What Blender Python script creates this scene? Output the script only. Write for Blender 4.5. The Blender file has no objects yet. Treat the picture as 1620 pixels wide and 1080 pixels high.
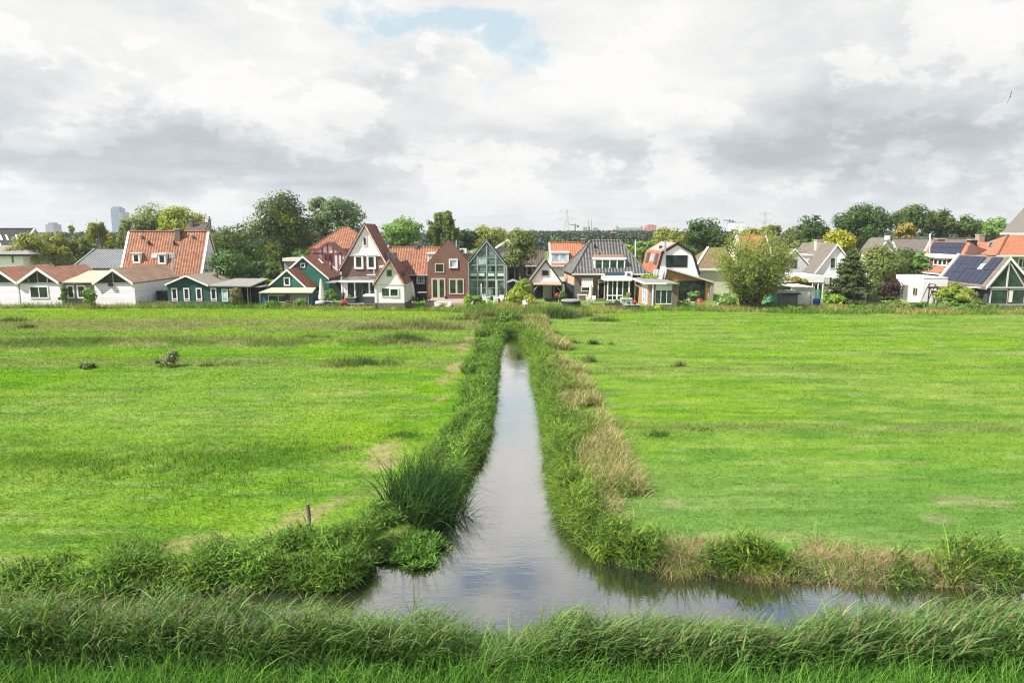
import bpy, bmesh, math, random
import numpy as np
from mathutils import Vector
R = math.radians
sc = bpy.context.scene
COL = sc.collection
rng = np.random.default_rng(7)
random.seed(5)
# ------------------------------------------------------------------ camera model (1620 x 1080 photograph, 24 mm lens)
CH, TH, F = 9.5, R(9.05), 1080.0
CT, ST = math.cos(TH), math.sin(TH)
def ray(u, v): return (u - 810.0, F * CT + (540 - v) * ST, -F * ST + (540 - v) * CT)
def at(u, v, Y):
    r = ray(u, v); t = Y / r[1]
    return Vector((t * r[0], Y, CH + t * r[2]))
def gp(u, v, z=0.0):
    r = ray(u, v); t = (z - CH) / r[2]
    return Vector((t * r[0], t * r[1], z))
def onplane(u, v, p0, n):
    r = Vector(ray(u, v)); o = Vector((0, 0, CH))
    t = (p0 - o).dot(n) / r.dot(n)
    return o + r * t
cam = bpy.data.objects.new('camera', bpy.data.cameras.new('camera')); COL.objects.link(cam)
cam.location = (0, 0, CH); cam.rotation_euler = (math.pi / 2 - TH, 0, 0)
cam.data.sensor_width = 36; cam.data.lens = 24; cam.data.clip_end = 12000; cam.data.clip_start = .1
sc.camera = cam
# ------------------------------------------------------------------ node helpers
class NT:
    def __init__(s, tree): s.t = tree; s.n = tree.nodes; s.l = tree.links; s.n.clear()
    def add(s, typ, **kw):
        n = s.n.new(typ); ins = kw.pop('ins', {})
        for k, v in kw.items(): setattr(n, k, v)
        for k, v in ins.items(): s.put(n.inputs[k], v)
        return n
    def put(s, sock, v):
        if isinstance(v, bpy.types.NodeSocket): s.l.new(v, sock)
        elif isinstance(v, (tuple, list)) and len(v) == 3 and sock.type == 'RGBA': sock.default_value = (*v, 1)
        else: sock.default_value = v
    def m(s, op, a, b=0.0, c=0.0, clamp=False):
        n = s.add('ShaderNodeMath', operation=op, use_clamp=clamp)
        for i, x in enumerate((a, b, c)): s.put(n.inputs[i], x)
        return n.outputs[0]
    def mix(s, f, a, b, mode='MIX'):
        n = s.add('ShaderNodeMix', data_type='RGBA', blend_type=mode)
        s.put(n.inputs[0], f); s.put(n.inputs[6], a); s.put(n.inputs[7], b)
        return n.outputs[2]
    def noise(s, vec, scale, detail=3.0, rough=.55):
        n = s.add('ShaderNodeTexNoise', ins={'Scale': scale, 'Detail': detail, 'Roughness': rough})
        if vec is not None: s.l.new(vec, n.inputs['Vector'])
        return n.outputs['Fac']
    def ramp(s, f, lo, hi):
        n = s.add('ShaderNodeMapRange'); s.put(n.inputs[0], f); n.inputs[1].default_value = lo; n.inputs[2].default_value = hi
        return n.outputs[0]
MATS = {}
def mat(name, fn):
    if name in MATS: return MATS[name]
    m = bpy.data.materials.new(name); m.use_nodes = True
    N = NT(m.node_tree); out = N.add('ShaderNodeOutputMaterial')
    sh = fn(N)
    N.l.new(sh, out.inputs['Surface']); MATS[name] = m
    return m
def bsdf(N, color, rough=.7, height=None, dist=.05, spec=.4, **kw):
    b = N.add('ShaderNodeBsdfPrincipled', ins={'Base Color': color, 'Roughness': rough, 'Specular IOR Level': spec})
    for k, v in kw.items(): N.put(b.inputs[k.replace('_', ' ')], v)
    if height is not None:
        bp = N.add('ShaderNodeBump', ins={'Strength': 1.0, 'Distance': dist, 'Height': height})
        N.l.new(bp.outputs[0], b.inputs['Normal'])
    return b.outputs[0]
def uvxy(N):
    uv = N.add('ShaderNodeUVMap', uv_map='UVMap').outputs[0]
    s = N.add('ShaderNodeSeparateXYZ'); N.l.new(uv, s.inputs[0])
    return uv, s.outputs[0], s.outputs[1]
def dirt(N, uv, col, dark, amt=.5, scale=.7):
    f = N.ramp(N.noise(uv, scale, 5, .65), .42, .75)
    return N.mix(N.m('MULTIPLY', f, amt), col, dark)
def M_plain(name, c, rough=.7, var=.25, dark=None, spec=.3, metal=0.0):
    def fn(N):
        uv, x, y = uvxy(N)
        d = dark or tuple(v * .55 for v in c)
        k = dirt(N, uv, c, d, var, .9)
        return bsdf(N, k, rough, N.noise(uv, 6, 3), .01, spec, Metallic=metal)
    return mat(name, fn)
def M_tile(name, c1, c2, pitch=.37, row=.36, moss=(.09, .09, .05), mossy=.45, dist=.07, trough_shade=.35, rough=.75, spec=.25):
    def fn(N):
        uv, x, y = uvxy(N)
        a = N.m('DIVIDE', x, pitch); b = N.m('DIVIDE', y, row)
        wave = N.m('MULTIPLY_ADD', N.m('SINE', N.m('MULTIPLY', a, 6.2832)), .5, .5)
        saw = N.m('SUBTRACT', 1.0, N.m('FRACT', b))
        h = N.m('ADD', N.m('MULTIPLY', wave, .75), N.m('MULTIPLY', saw, .3))
        cb = N.add('ShaderNodeCombineXYZ'); N.l.new(N.m('FLOOR', a), cb.inputs[0]); N.l.new(N.m('FLOOR', b), cb.inputs[1])
        wn = N.add('ShaderNodeTexWhiteNoise', noise_dimensions='2D'); N.l.new(cb.outputs[0], wn.inputs['Vector'])
        col = N.mix(wn.outputs['Value'], c1, c2)
        col = dirt(N, uv, col, moss, mossy, .55)
        col = N.mix(N.m('MULTIPLY', N.m('SUBTRACT', 1.0, N.ramp(wave, .1, .6)), trough_shade), col, tuple(v * .35 for v in c2))  # troughs between the ribs darkened in colour, painted shade
        return bsdf(N, col, rough, h, dist, spec)
    return mat(name, fn)
def M_board(name, c, pitch=.3, axis='y', var=.25, dist=.035, dark=None, rough=.6):
    def fn(N):
        uv, x, y = uvxy(N)
        k = N.m('DIVIDE', y if axis == 'y' else x, pitch)
        saw = N.m('SUBTRACT', 1.0, N.m('FRACT', k))
        wn = N.add('ShaderNodeTexWhiteNoise', noise_dimensions='1D'); N.l.new(N.m('FLOOR', k), wn.inputs['W'])
        d = dark or tuple(v * .6 for v in c)
        col = N.mix(N.m('MULTIPLY', wn.outputs['Value'], .3), c, d)
        col = N.mix(N.m('MULTIPLY', N.m('GREATER_THAN', N.m('FRACT', k), .86), .55), col, tuple(v * .5 for v in c))  # dark line along each board lap, its shadow put in the colour
        col = dirt(N, uv, col, d, var, .6)
        return bsdf(N, col, rough, saw, dist, .3)
    return mat(name, fn)
def M_brick(name, c1, c2, mortar=(.35, .33, .3)):
    def fn(N):
        uv, x, y = uvxy(N)
        b = N.add('ShaderNodeTexBrick', ins={'Scale': 1.0, 'Mortar Size': .012, 'Brick Width': .24, 'Row Height': .075, 'Color1': c1, 'Color2': c2, 'Mortar': mortar})
        N.l.new(uv, b.inputs['Vector'])
        col = dirt(N, uv, b.outputs['Color'], tuple(v * .5 for v in c1), .45, .8)
        return bsdf(N, col, .85, N.m('SUBTRACT', 1.0, b.outputs['Fac']), .008, .2)
    return mat(name, fn)
def M_rib(name, c, pitch=.25, dist=.06, var=.35, dark=None, rough=.5, metal=0.0):
    def fn(N):
        uv, x, y = uvxy(N)
        wave = N.m('SINE', N.m('MULTIPLY', x, 6.2832 / pitch))
        col = dirt(N, uv, c, dark or tuple(v * .5 for v in c), var, .5)
        return bsdf(N, col, rough, wave, dist, .3, Metallic=metal)
    return mat(name, fn)
def M_glass(name, c=(.02, .03, .03), rough=.06):
    def fn(N):
        uv, x, y = uvxy(N)
        f = N.ramp(N.noise(uv, 1.1, 2), .4, .62)
        col = N.mix(f, c, tuple(v * 2.0 + .006 for v in c))
        return bsdf(N, col, rough, N.noise(uv, .8, 1), .02, .38)
    return mat(name, fn)
def M_leaf(name, ca, cb, cc=None, trans=.4):
    def fn(N):
        g = N.add('ShaderNodeNewGeometry'); tc = N.add('ShaderNodeTexCoord')
        n1 = N.ramp(N.noise(tc.outputs['Object'], .45, 3), .35, .65)
        col = N.mix(N.m('MULTIPLY_ADD', n1, .6, N.m('MULTIPLY', g.outputs['Random Per Island'], .4)), ca, cb)
        if cc: col = N.mix(N.ramp(N.noise(tc.outputs['Object'], .28, 2), .52, .68), col, cc)
        b = bsdf(N, col, .55, None, 0, .25)
        t = N.add('ShaderNodeBsdfTranslucent', ins={'Color': N.mix(1.0, col, (1.25, 1.2, .55), 'MULTIPLY')})
        mx = N.add('ShaderNodeMixShader', ins={0: trans}); N.l.new(b, mx.inputs[1]); N.l.new(t.outputs[0], mx.inputs[2])
        return mx.outputs[0]
    return mat(name, fn)
def M_tint(name, trans=.3, rough=.55, spec=.3, rnd=.5):
    def fn(N):
        a = N.add('ShaderNodeAttribute', attribute_name='tint'); g = N.add('ShaderNodeNewGeometry')
        k = N.m('MULTIPLY_ADD', g.outputs['Random Per Island'], rnd, 1 - rnd * .5)
        cx = N.add('ShaderNodeCombineXYZ')
        for i in range(3): N.l.new(k, cx.inputs[i])
        col = N.mix(1.0, a.outputs['Color'], cx.outputs[0], 'MULTIPLY')
        b = bsdf(N, col, rough, None, 0, spec)
        t = N.add('ShaderNodeBsdfTranslucent', ins={'Color': N.mix(1.0, col, (1.2, 1.2, .6), 'MULTIPLY')})
        mx = N.add('ShaderNodeMixShader', ins={0: trans}); N.l.new(b, mx.inputs[1]); N.l.new(t.outputs[0], mx.inputs[2])
        return mx.outputs[0]
    return mat(name, fn)
# ------------------------------------------------------------------ mesh helpers
def org(o):
    p = Vector((0, 0, 0))
    while o is not None: p = p + o.location; o = o.parent
    return p
class MB:
    def __init__(s): s.v = []; s.f = []
    def face(s, pts):
        b = len(s.v); s.v += [Vector(p) for p in pts]; s.f.append(tuple(range(b, b + len(pts)))); return s
    def extr(s, pts, vec):
        pts = [Vector(p) for p in pts]; vec = Vector(vec); n = len(pts); b = len(s.v)
        s.v += pts + [p + vec for p in pts]
        s.f.append(tuple(range(b, b + n))); s.f.append(tuple(range(b + 2 * n - 1, b + n - 1, -1)))
        for i in range(n):
            j = (i + 1) % n; s.f.append((b + i, b + n + i, b + n + j, b + j))
        return s
    def slab(s, pts, th, lift=0.0):
        pts = [Vector(p) for p in pts]
        n = (pts[1] - pts[0]).cross(pts[2] - pts[0]).normalized()
        if n.z < 0: n = -n
        return s.extr([p + n * lift for p in pts], n * -th)
    def box(s, x0, x1, y0, y1, z0, z1):
        return s.extr([(x0, y0, z0), (x1, y0, z0), (x1, y1, z0), (x0, y1, z0)], (0, 0, z1 - z0))
    def bar(s, p, q, w, h):
        p, q = Vector(p), Vector(q); d = (q - p).normalized()
        a = d.cross(Vector((0, 0, 1)));
        if a.length < .05: a = Vector((1, 0, 0))
        a.normalize(); b = d.cross(a).normalized()
        a *= w / 2; b *= h / 2
        return s.extr([p + a + b, p - a + b, p - a - b, p + a - b], q - p)
    def tube(s, pts, rad, n=6, cap=True):
        pts = [Vector(p) for p in pts]; base = len(s.v)
        for i, p in enumerate(pts):
            d = (pts[min(i + 1, len(pts) - 1)] - pts[max(i - 1, 0)]).normalized()
            a = d.cross(Vector((.31, .95, .05)) if abs(d.z) > .7 else Vector((0, 0, 1))).normalized(); b = d.cross(a)
            for k in range(n):
                t = 2 * math.pi * k / n
                s.v.append(p + (a * math.cos(t) + b * math.sin(t)) * rad[i])
        for i in range(len(pts) - 1):
            for k in range(n):
                k2 = (k + 1) % n
                s.f.append((base + i * n + k, base + i * n + k2, base + (i + 1) * n + k2, base + (i + 1) * n + k))
        if cap:
            s.f.append(tuple(base + k for k in reversed(range(n)))); e = base + (len(pts) - 1) * n
            s.f.append(tuple(e + k for k in range(n)))
        return s
    def lathe(s, c, prof, n=14):
        return s.tube([Vector(c) + Vector((0, 0, z)) for r, z in prof], [max(r, .003) for r, z in prof], n)
    def blob(s, c, r, squash=(1, 1, 1), seed=0, amp=.25):
        bm = bmesh.new(); bmesh.ops.create_icosphere(bm, subdivisions=2, radius=1); rr = random.Random(seed); b = len(s.v)
        for v in bm.verts:
            k = r * (1 + rr.uniform(-amp, amp)); s.v.append(Vector(c) + Vector((v.co.x * k * squash[0], v.co.y * k * squash[1], v.co.z * k * squash[2])))
        for f in bm.faces: s.f.append(tuple(b + v.index for v in f.verts))
        bm.free(); return s
    def build(s, name, m, parent=None, smooth=False, loc=None):
        o0 = org(parent) if parent is not None else Vector(loc or (0, 0, 0))
        me = bpy.data.meshes.new(name)
        me.from_pydata([tuple(p - o0) for p in s.v], [], s.f)
        bm = bmesh.new(); bm.from_mesh(me); bmesh.ops.recalc_face_normals(bm, faces=bm.faces)
        uvl = bm.loops.layers.uv.new('UVMap')
        for f in bm.faces:
            n = f.normal; f.smooth = smooth
            if abs(n.z) > .98: a, b = Vector((1, 0, 0)), Vector((0, 1, 0))
            else:
                a = Vector((-n.y, n.x, 0)).normalized(); b = n.cross(a)
                if b.z < 0: b = -b
            for l in f.loops:
                p = l.vert.co + o0; l[uvl].uv = (p.dot(a), p.dot(b))
        bm.to_mesh(me); bm.free()
        me.materials.append(m)
        o = bpy.data.objects.new(name, me); COL.objects.link(o)
        if parent is not None: o.parent = parent
        else: o.location = o0
        return o
def thing(name, label, cat, loc=(0, 0, 0), group=None):
    o = bpy.data.objects.new(name, None); COL.objects.link(o); o.location = loc; o.empty_display_size = .3
    return tag(o, label, cat, group)
def tag(o, label, cat, group=None, kind=None):
    if label: o['label'] = label
    if cat: o['category'] = cat
    if group: o['group'] = group
    if kind: o['kind'] = kind
    return o
def copy_thing(o, loc, label=None, rotz=None):
    c = o.copy(); COL.objects.link(c); c.location = loc
    if label: c['label'] = label
    if rotz is not None: c.rotation_euler = (0, 0, rotz)
    for ch in o.children:
        d = ch.copy(); COL.objects.link(d); d.parent = c
        for g in ch.children:
            e = g.copy(); COL.objects.link(e); e.parent = d
    return c
# fast numpy mesh of quads with a per-point tint
def np_mesh(name, V, Q, m, tint=None, parent=None, loc=(0, 0, 0), smooth=False):
    me = bpy.data.meshes.new(name); V = np.asarray(V, np.float32) - np.asarray(loc, np.float32); Q = np.asarray(Q, np.int32)
    me.vertices.add(len(V)); me.vertices.foreach_set('co', V.ravel())
    me.loops.add(Q.size); me.loops.foreach_set('vertex_index', Q.ravel())
    me.polygons.add(len(Q)); me.polygons.foreach_set('loop_start', np.arange(0, Q.size, Q.shape[1], dtype=np.int32))
    if smooth: me.polygons.foreach_set('use_smooth', np.ones(len(Q), bool))
    if tint is not None:
        a = me.attributes.new('tint', 'FLOAT_COLOR', 'POINT')
        a.data.foreach_set('color', np.concatenate([tint, np.ones((len(tint), 1))], 1).astype(np.float32).ravel())
    me.update(calc_edges=True); me.validate()
    me.materials.append(m)
    o = bpy.data.objects.new(name, me); COL.objects.link(o)
    if parent is not None: o.parent = parent
    else: o.location = loc
    return o
# lattice value noise
def _h(ix, iy, s):
    n = (ix.astype(np.int64) * 374761393 + iy.astype(np.int64) * 668265263 + s * 974634777) & 0x7fffffff
    n = ((n ^ (n >> 13)) * 1274126177) & 0x7fffffff
    return ((n ^ (n >> 16)) & 0xffff) / 65535.0
def vn(x, y, s=0):
    ix, iy = np.floor(x), np.floor(y); fx, fy = x - ix, y - iy
    fx = fx * fx * (3 - 2 * fx); fy = fy * fy * (3 - 2 * fy)
    return (_h(ix, iy, s) * (1 - fx) + _h(ix + 1, iy, s) * fx) * (1 - fy) + (_h(ix, iy + 1, s) * (1 - fx) + _h(ix + 1, iy + 1, s) * fx) * fy
def fbm(x, y, s=0, o=4):
    t, a, k = 0, .5, 0
    for i in range(o): t = t + a * vn(x * 2 ** i, y * 2 ** i, s + i); k += a; a *= .55
    return t / k
def sstep(a, b, x):
    t = np.clip((x - a) / (b - a), 0, 1); return t * t * (3 - 2 * t)
# ------------------------------------------------------------------ light, sky
SUN = Vector((-.610, -.250, .750)).normalized()
sun = bpy.data.objects.new('sun', bpy.data.lights.new('sun', 'SUN')); COL.objects.link(sun)
sun.data.energy = 4.6; sun.data.angle = R(.5); sun.data.color = (1, .955, .87)
sun.rotation_euler = SUN.to_track_quat('Z', 'Y').to_euler()
EXPO = 1.0
sc.view_settings.view_transform = 'Standard'; sc.view_settings.look = 'None'; sc.view_settings.exposure = EXPO; sc.view_settings.gamma = 1
def build_world():
    w = bpy.data.worlds.new('World'); sc.world = w; w.use_nodes = True
    N = NT(w.node_tree); out = N.add('ShaderNodeOutputWorld')
    sky = N.add('ShaderNodeTexSky', sky_type='NISHITA', sun_disc=False, sun_elevation=math.asin(SUN.z), sun_rotation=math.atan2(SUN.x, SUN.y))
    bg1 = N.add('ShaderNodeBackground', ins={'Color': sky.outputs[0], 'Strength': .10})
    d = N.add('ShaderNodeTexCoord').outputs['Generated']
    s = N.add('ShaderNodeSeparateXYZ'); N.l.new(d, s.inputs[0]); X, Y, Z = s.outputs
    az = N.m('ARCTAN2', X, Y); el = N.m('ARCSINE', Z)
    zc = N.m('ADD', N.m('MAXIMUM', Z, 0.0), .10)
    q = N.add('ShaderNodeCombineXYZ'); N.l.new(N.m('DIVIDE', X, zc), q.inputs[0]); N.l.new(N.m('DIVIDE', Y, zc), q.inputs[1])
    # wobble for the edges of the cloud masses
    a3 = N.add('ShaderNodeCombineXYZ'); N.l.new(az, a3.inputs[0]); N.l.new(N.m('MULTIPLY', el, 1.7), a3.inputs[1])
    tx = N.add('ShaderNodeTexNoise', ins={'Scale': 5.5, 'Detail': 6, 'Roughness': .62}); N.l.new(a3.outputs[0], tx.inputs['Vector'])
    sc3 = N.add('ShaderNodeSeparateColor'); N.l.new(tx.outputs['Color'], sc3.inputs[0])
    w1 = N.m('SUBTRACT', sc3.outputs[0], .5); w2 = N.m('SUBTRACT', sc3.outputs[1], .5); w3 = N.m('SUBTRACT', sc3.outputs[2], .5)
    azw = N.m('MULTIPLY_ADD', w1, .46, az); elw = N.m('MULTIPLY_ADD', w2, .22, el)
    def blob(u, v, su, sv, amp):
        r = Vector(ray(u, v)).normalized(); a0 = math.atan2(r.x, r.y); e0 = math.asin(r.z); sa, se = su / 1080 / 1.0, sv / 1080
        p = N.m('POWER', N.m('DIVIDE', N.m('SUBTRACT', azw, a0), sa), 2.0); t = N.m('POWER', N.m('DIVIDE', N.m('SUBTRACT', elw, e0), se), 2.0)
        return N.m('MULTIPLY', N.m('EXPONENT', N.m('MULTIPLY', N.m('ADD', p, t), -1.0)), amp)
    def total(L):
        t = None
        for b in L:
            x = blob(*b); t = x if t is None else N.m('ADD', t, x)
        return t
    shade = total([(80, 222, 170, 40, .62), (310, 248, 220, 46, .78), (540, 268, 150, 34, .7), (40, 128, 95, 52, .7), (592, 108, 70, 42, .62), (770, 200, 150, 36, .34), (1050, 238, 160, 34, .6), (1260, 235, 200, 50, .80),
                   (1470, 218, 170, 48, .72), (1610, 250, 110, 46, .6), (1380, 120, 170, 55, .3), (330, 322, 400, 16, .12), (1250, 318, 480, 14, .12)])
    light = total([(160, 170, 50, 30, .5), (470, 50, 190, 55, .22), (880, 150, 170, 60, .3), (690, 240, 50, 20, .35), (1110, 60, 150, 60, .2), (340, 175, 90, 26, .3)])
    blue = total([(665, 20, 95, 24, .85), (800, 75, 60, 44, 1.1), (745, 40, 60, 32, .9), (1590, 5, 60, 25, .6), (1205, 55, 30, 22, .35)])
    hi = N.ramp(el, .38, .50)
    fine = N.noise(q.outputs[0], 1.5, 6, .62)
    blue = N.m('ADD', blue, N.m('MULTIPLY', hi, N.ramp(fine, .38, .54)))
    sh = N.m('ADD', shade, N.m('MULTIPLY', N.m('SUBTRACT', fine, .5), 1.5))
    sh = N.m('ADD', sh, N.m('MULTIPLY', w3, 1.5))
    edge = N.m('MULTIPLY', N.ramp(N.m('ADD', w3, N.m('MULTIPLY', w2, .6)), -.01, -.05), .40)
    sh = N.m('SUBTRACT', N.m('SUBTRACT', sh, light), edge)
    sh = N.ramp(sh, -.40, 1.45)
    k = .5 ** EXPO
    c = N.add('ShaderNodeValToRGB'); N.l.new(sh, c.inputs[0]); cr = c.color_ramp
    cr.elements[0].position = 0; cr.elements[0].color = (.99, .98, .96, 1)
    cr.elements[1].position = 1; cr.elements[1].color = (.485, .53, .57, 1)
    e = cr.elements.new(.24); e.color = (.885, .885, .875, 1)
    e = cr.elements.new(.55); e.color = (.675, .71, .73, 1)
    # thin air over the horizon
    hz = N.ramp(el, .06, -.01)
    cl = N.mix(N.m('MULTIPLY', hz, .75), c.outputs[0], (.76, .79, .77))
    bg2 = N.add('ShaderNodeBackground', ins={'Color': cl, 'Strength': k})
    # clear gaps: sky blue as seen through thin cloud
    bl = N.ramp(N.m('ADD', blue, N.m('MULTIPLY', w1, 1.6)), .30, 1.0)
    veil = N.add('ShaderNodeBackground', ins={'Color': (.66, .80, .86), 'Strength': k})
    mb = N.add('ShaderNodeMixShader', ins={0: N.m('MULTIPLY_ADD', hi, .7, .15)}); N.l.new(veil.outputs[0], mb.inputs[1]); N.l.new(bg1.outputs[0], mb.inputs[2])
    mx = N.add('ShaderNodeMixShader', ins={0: bl}); N.l.new(bg2.outputs[0], mx.inputs[1]); N.l.new(mb.outputs[0], mx.inputs[2])
    N.l.new(mx.outputs[0], out.inputs['Surface'])
build_world()
sc.world.cycles.sampling_method = 'MANUAL'; sc.world.cycles.sample_map_resolution = 512
# ------------------------------------------------------------------ ditch plan
WZ = -.35
LY = [17.5, 18.2, 18.75, 19.3, 20.15, 21.5, 23.7, 27, 31.3, 36, 45.4, 55, 62, 66]
LX = [-4.6, -4.4, -4.2, -4.0, -3.5, -2.7, -2.05, -1.7, -1.10, -1.0, -1.05, -1.1, -.85, -.4]
RY = [18.0, 18.2, 18.75, 19.3, 20.15, 21.5, 23.7, 27, 31.3, 36, 45.4, 55, 62, 66]
RX = [8.0, 5.8, 3.9, 2.65, 2.15, 1.82, 1.60, 1.52, 1.58, 1.6, 1.5, 1.4, 1.0, .2]
FX = [-60, -30, -12, -4.6, 0, 5.8, 7.7, 10, 14, 60]
FY = [17.0, 17.2, 17.3, 17.7, 18.2, 18.5, 18.2, 17.9, 17.6, 16.5]
def nearbank(x): return 14.35 + .25 * np.sin(x * .6) + .0 * x
def sd_water(x, y):
    wob = (fbm(x * .9, y * .9, 3, 3) - .5) * .5
    d1 = np.maximum.reduce([np.interp(y, LY, LX) - x, x - np.interp(y, RY, RX), 17.0 - y, (y - 64.5)])
    d2 = np.maximum(nearbank(x) - y, y - np.interp(x, FX, FY))
    return np.minimum(d1, d2) + wob * .8
def gz(x, y):
    sd = sd_water(x, y)
    h = -1.0 + .62 * sstep(-.6, .05, sd) + .38 * sstep(.0, .7, sd)
    und = (fbm(x * .12, y * .25, 11, 3) - .5) * .16 + (fbm(x * .8, y * .8, 12, 2) - .5) * .05
    near = sstep(120, 90, y)
    ridge = .18 * np.exp(-((y - 59) / 2.2) ** 2) * sstep(-6, -10, x)
    return h + (und + ridge) * sstep(.2, 1.2, sd) * near
TRAIL = [(-30, 17.9), (-14, 18.6), (-7.4, 21.0), (-5.2, 24.5), (-5.6, 28.0), (-6.2, 31.2), (-4.9, 34.5), (-4.2, 38), (-4.4, 43), (-3.6, 50), (-4.2, 57), (-3.4, 66)]
def trail_d(x, y):
    d = np.full(x.shape, 99.0)
    for (ax, ay), (bx, by) in zip(TRAIL, TRAIL[1:]):
        ux, uy = bx - ax, by - ay; t = np.clip(((x - ax) * ux + (y - ay) * uy) / (ux * ux + uy * uy), 0, 1)
        d = np.minimum(d, np.hypot(x - ax - t * ux, y - ay - t * uy))
    return d
def lerp(a, b, t): return a + (np.asarray(b) - a) * t[:, None]
def band(y, c, w): return np.exp(-((y - c) / w) ** 2)
def field(x, y):
    """colour of the sward and how long it stands (0 short .. 1 long)"""
    left = sstep(2, -2, x)
    n1 = fbm(x * .10, y * .28, 21, 4); n2 = fbm(x * .35, y * 1.1, 22, 3); n3 = fbm(x * .05, y * .05, 23, 2)
    c = np.tile(np.array([[.112, .226, .008]]), (len(x), 1))
    c = lerp(c, (.188, .238, .040), (1 - left) * .8 * sstep(16, 45, y))
    c = lerp(c, (.150, .245, .014), sstep(.42, .66, n1) * .9)
    c = lerp(c, (.070, .160, .016), sstep(.52, .74, n2) * .7)
    c = lerp(c, (.185, .240, .055), sstep(.5, .7, n3) * (.3 + .4 * (1 - left)))
    c = lerp(c, (.165, .250, .012), left * band(y, 80, 6) * .7)
    c = lerp(c, (.092, .178, .030), sstep(34, 20, y) * (1 - left) * .7)
    st = fbm(x * .22, y * 2.6, 33, 3); c = lerp(c, (.055, .135, .014), sstep(.55, .72, st) * .5); c = lerp(c, (.23, .26, .07), sstep(.62, .74, fbm(x * .3, y * 2.2, 34, 3)) * .45)
    # cut-grass swaths on the right meadow, parallel to the houses
    sw = .5 + .5 * np.sin(y * 2.1 + 1.5 * n1 * 6 + x * .02)
    c = lerp(c, (.07, .165, .014), sw * (1 - left) * .35)
    wob = (n1 - .5) * 5
    rough = left * (band(y + wob * .5, 59, 2.6) * 1.1 + band(y + wob, 71, 5) * .9 + band(y + wob * .6, 49.5, 1.8) * .55)
    rough = rough * sstep(.3, .6, fbm(x * .18, y * .3, 24, 3) + .15)
    c = lerp(c, (.185, .185, .060), np.clip(rough * 1.2, 0, 1) * .85)
    dk = left * np.maximum(band(y + wob * .4, 58, 1.5) * sstep(.45, .6, fbm(x * .25, y * .4, 25, 3)), band(y + wob * .5, 28.5, 2.4) * .75 * sstep(-5, -11, x) * sstep(.3, .6, fbm(x * .3, y * .5, 36, 3)))
    c = lerp(c, (.07, .155, .012), np.clip(dk, 0, 1) * .7)
    rt = (1 - left) * (band(y + wob * .15, 47 + (x - 8) * .03, .7) + band(y + wob * .2, 32.5, .8)) * sstep(.35, .6, n2 + .1)
    c = lerp(c, (.12, .14, .035), np.clip(rt, 0, 1) * .6)
    dry = .6 * sstep(.73, .82, fbm(x * .35, y * .6, 27, 3)) * sstep(.45, .6, n1)
    c = lerp(c, (.27, .23, .10), dry * .7)
    td = trail_d(x, y) + (fbm(x * .5, y * .5, 28, 3) - .5) * 2.2
    tr = sstep(.9, .0, td) * sstep(.42, .68, fbm(x * .7, y * .55, 29, 3) + .06 + .14 * (x < -9)) * .85
    c = lerp(c, (.25, .195, .075), tr * .8)
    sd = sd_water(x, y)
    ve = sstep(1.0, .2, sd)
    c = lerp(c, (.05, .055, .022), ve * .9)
    c = c * (.9 + .2 * vn(x * 2.2, y * 3.5, 30))[:, None]
    c = c * np.array([[1.04, 1.05, 1.5]])
    long = np.clip(rough * .45 + dk * .9 + rt * .3, 0, 1) * (1 - tr)
    return c, long, tr, sd
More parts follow.
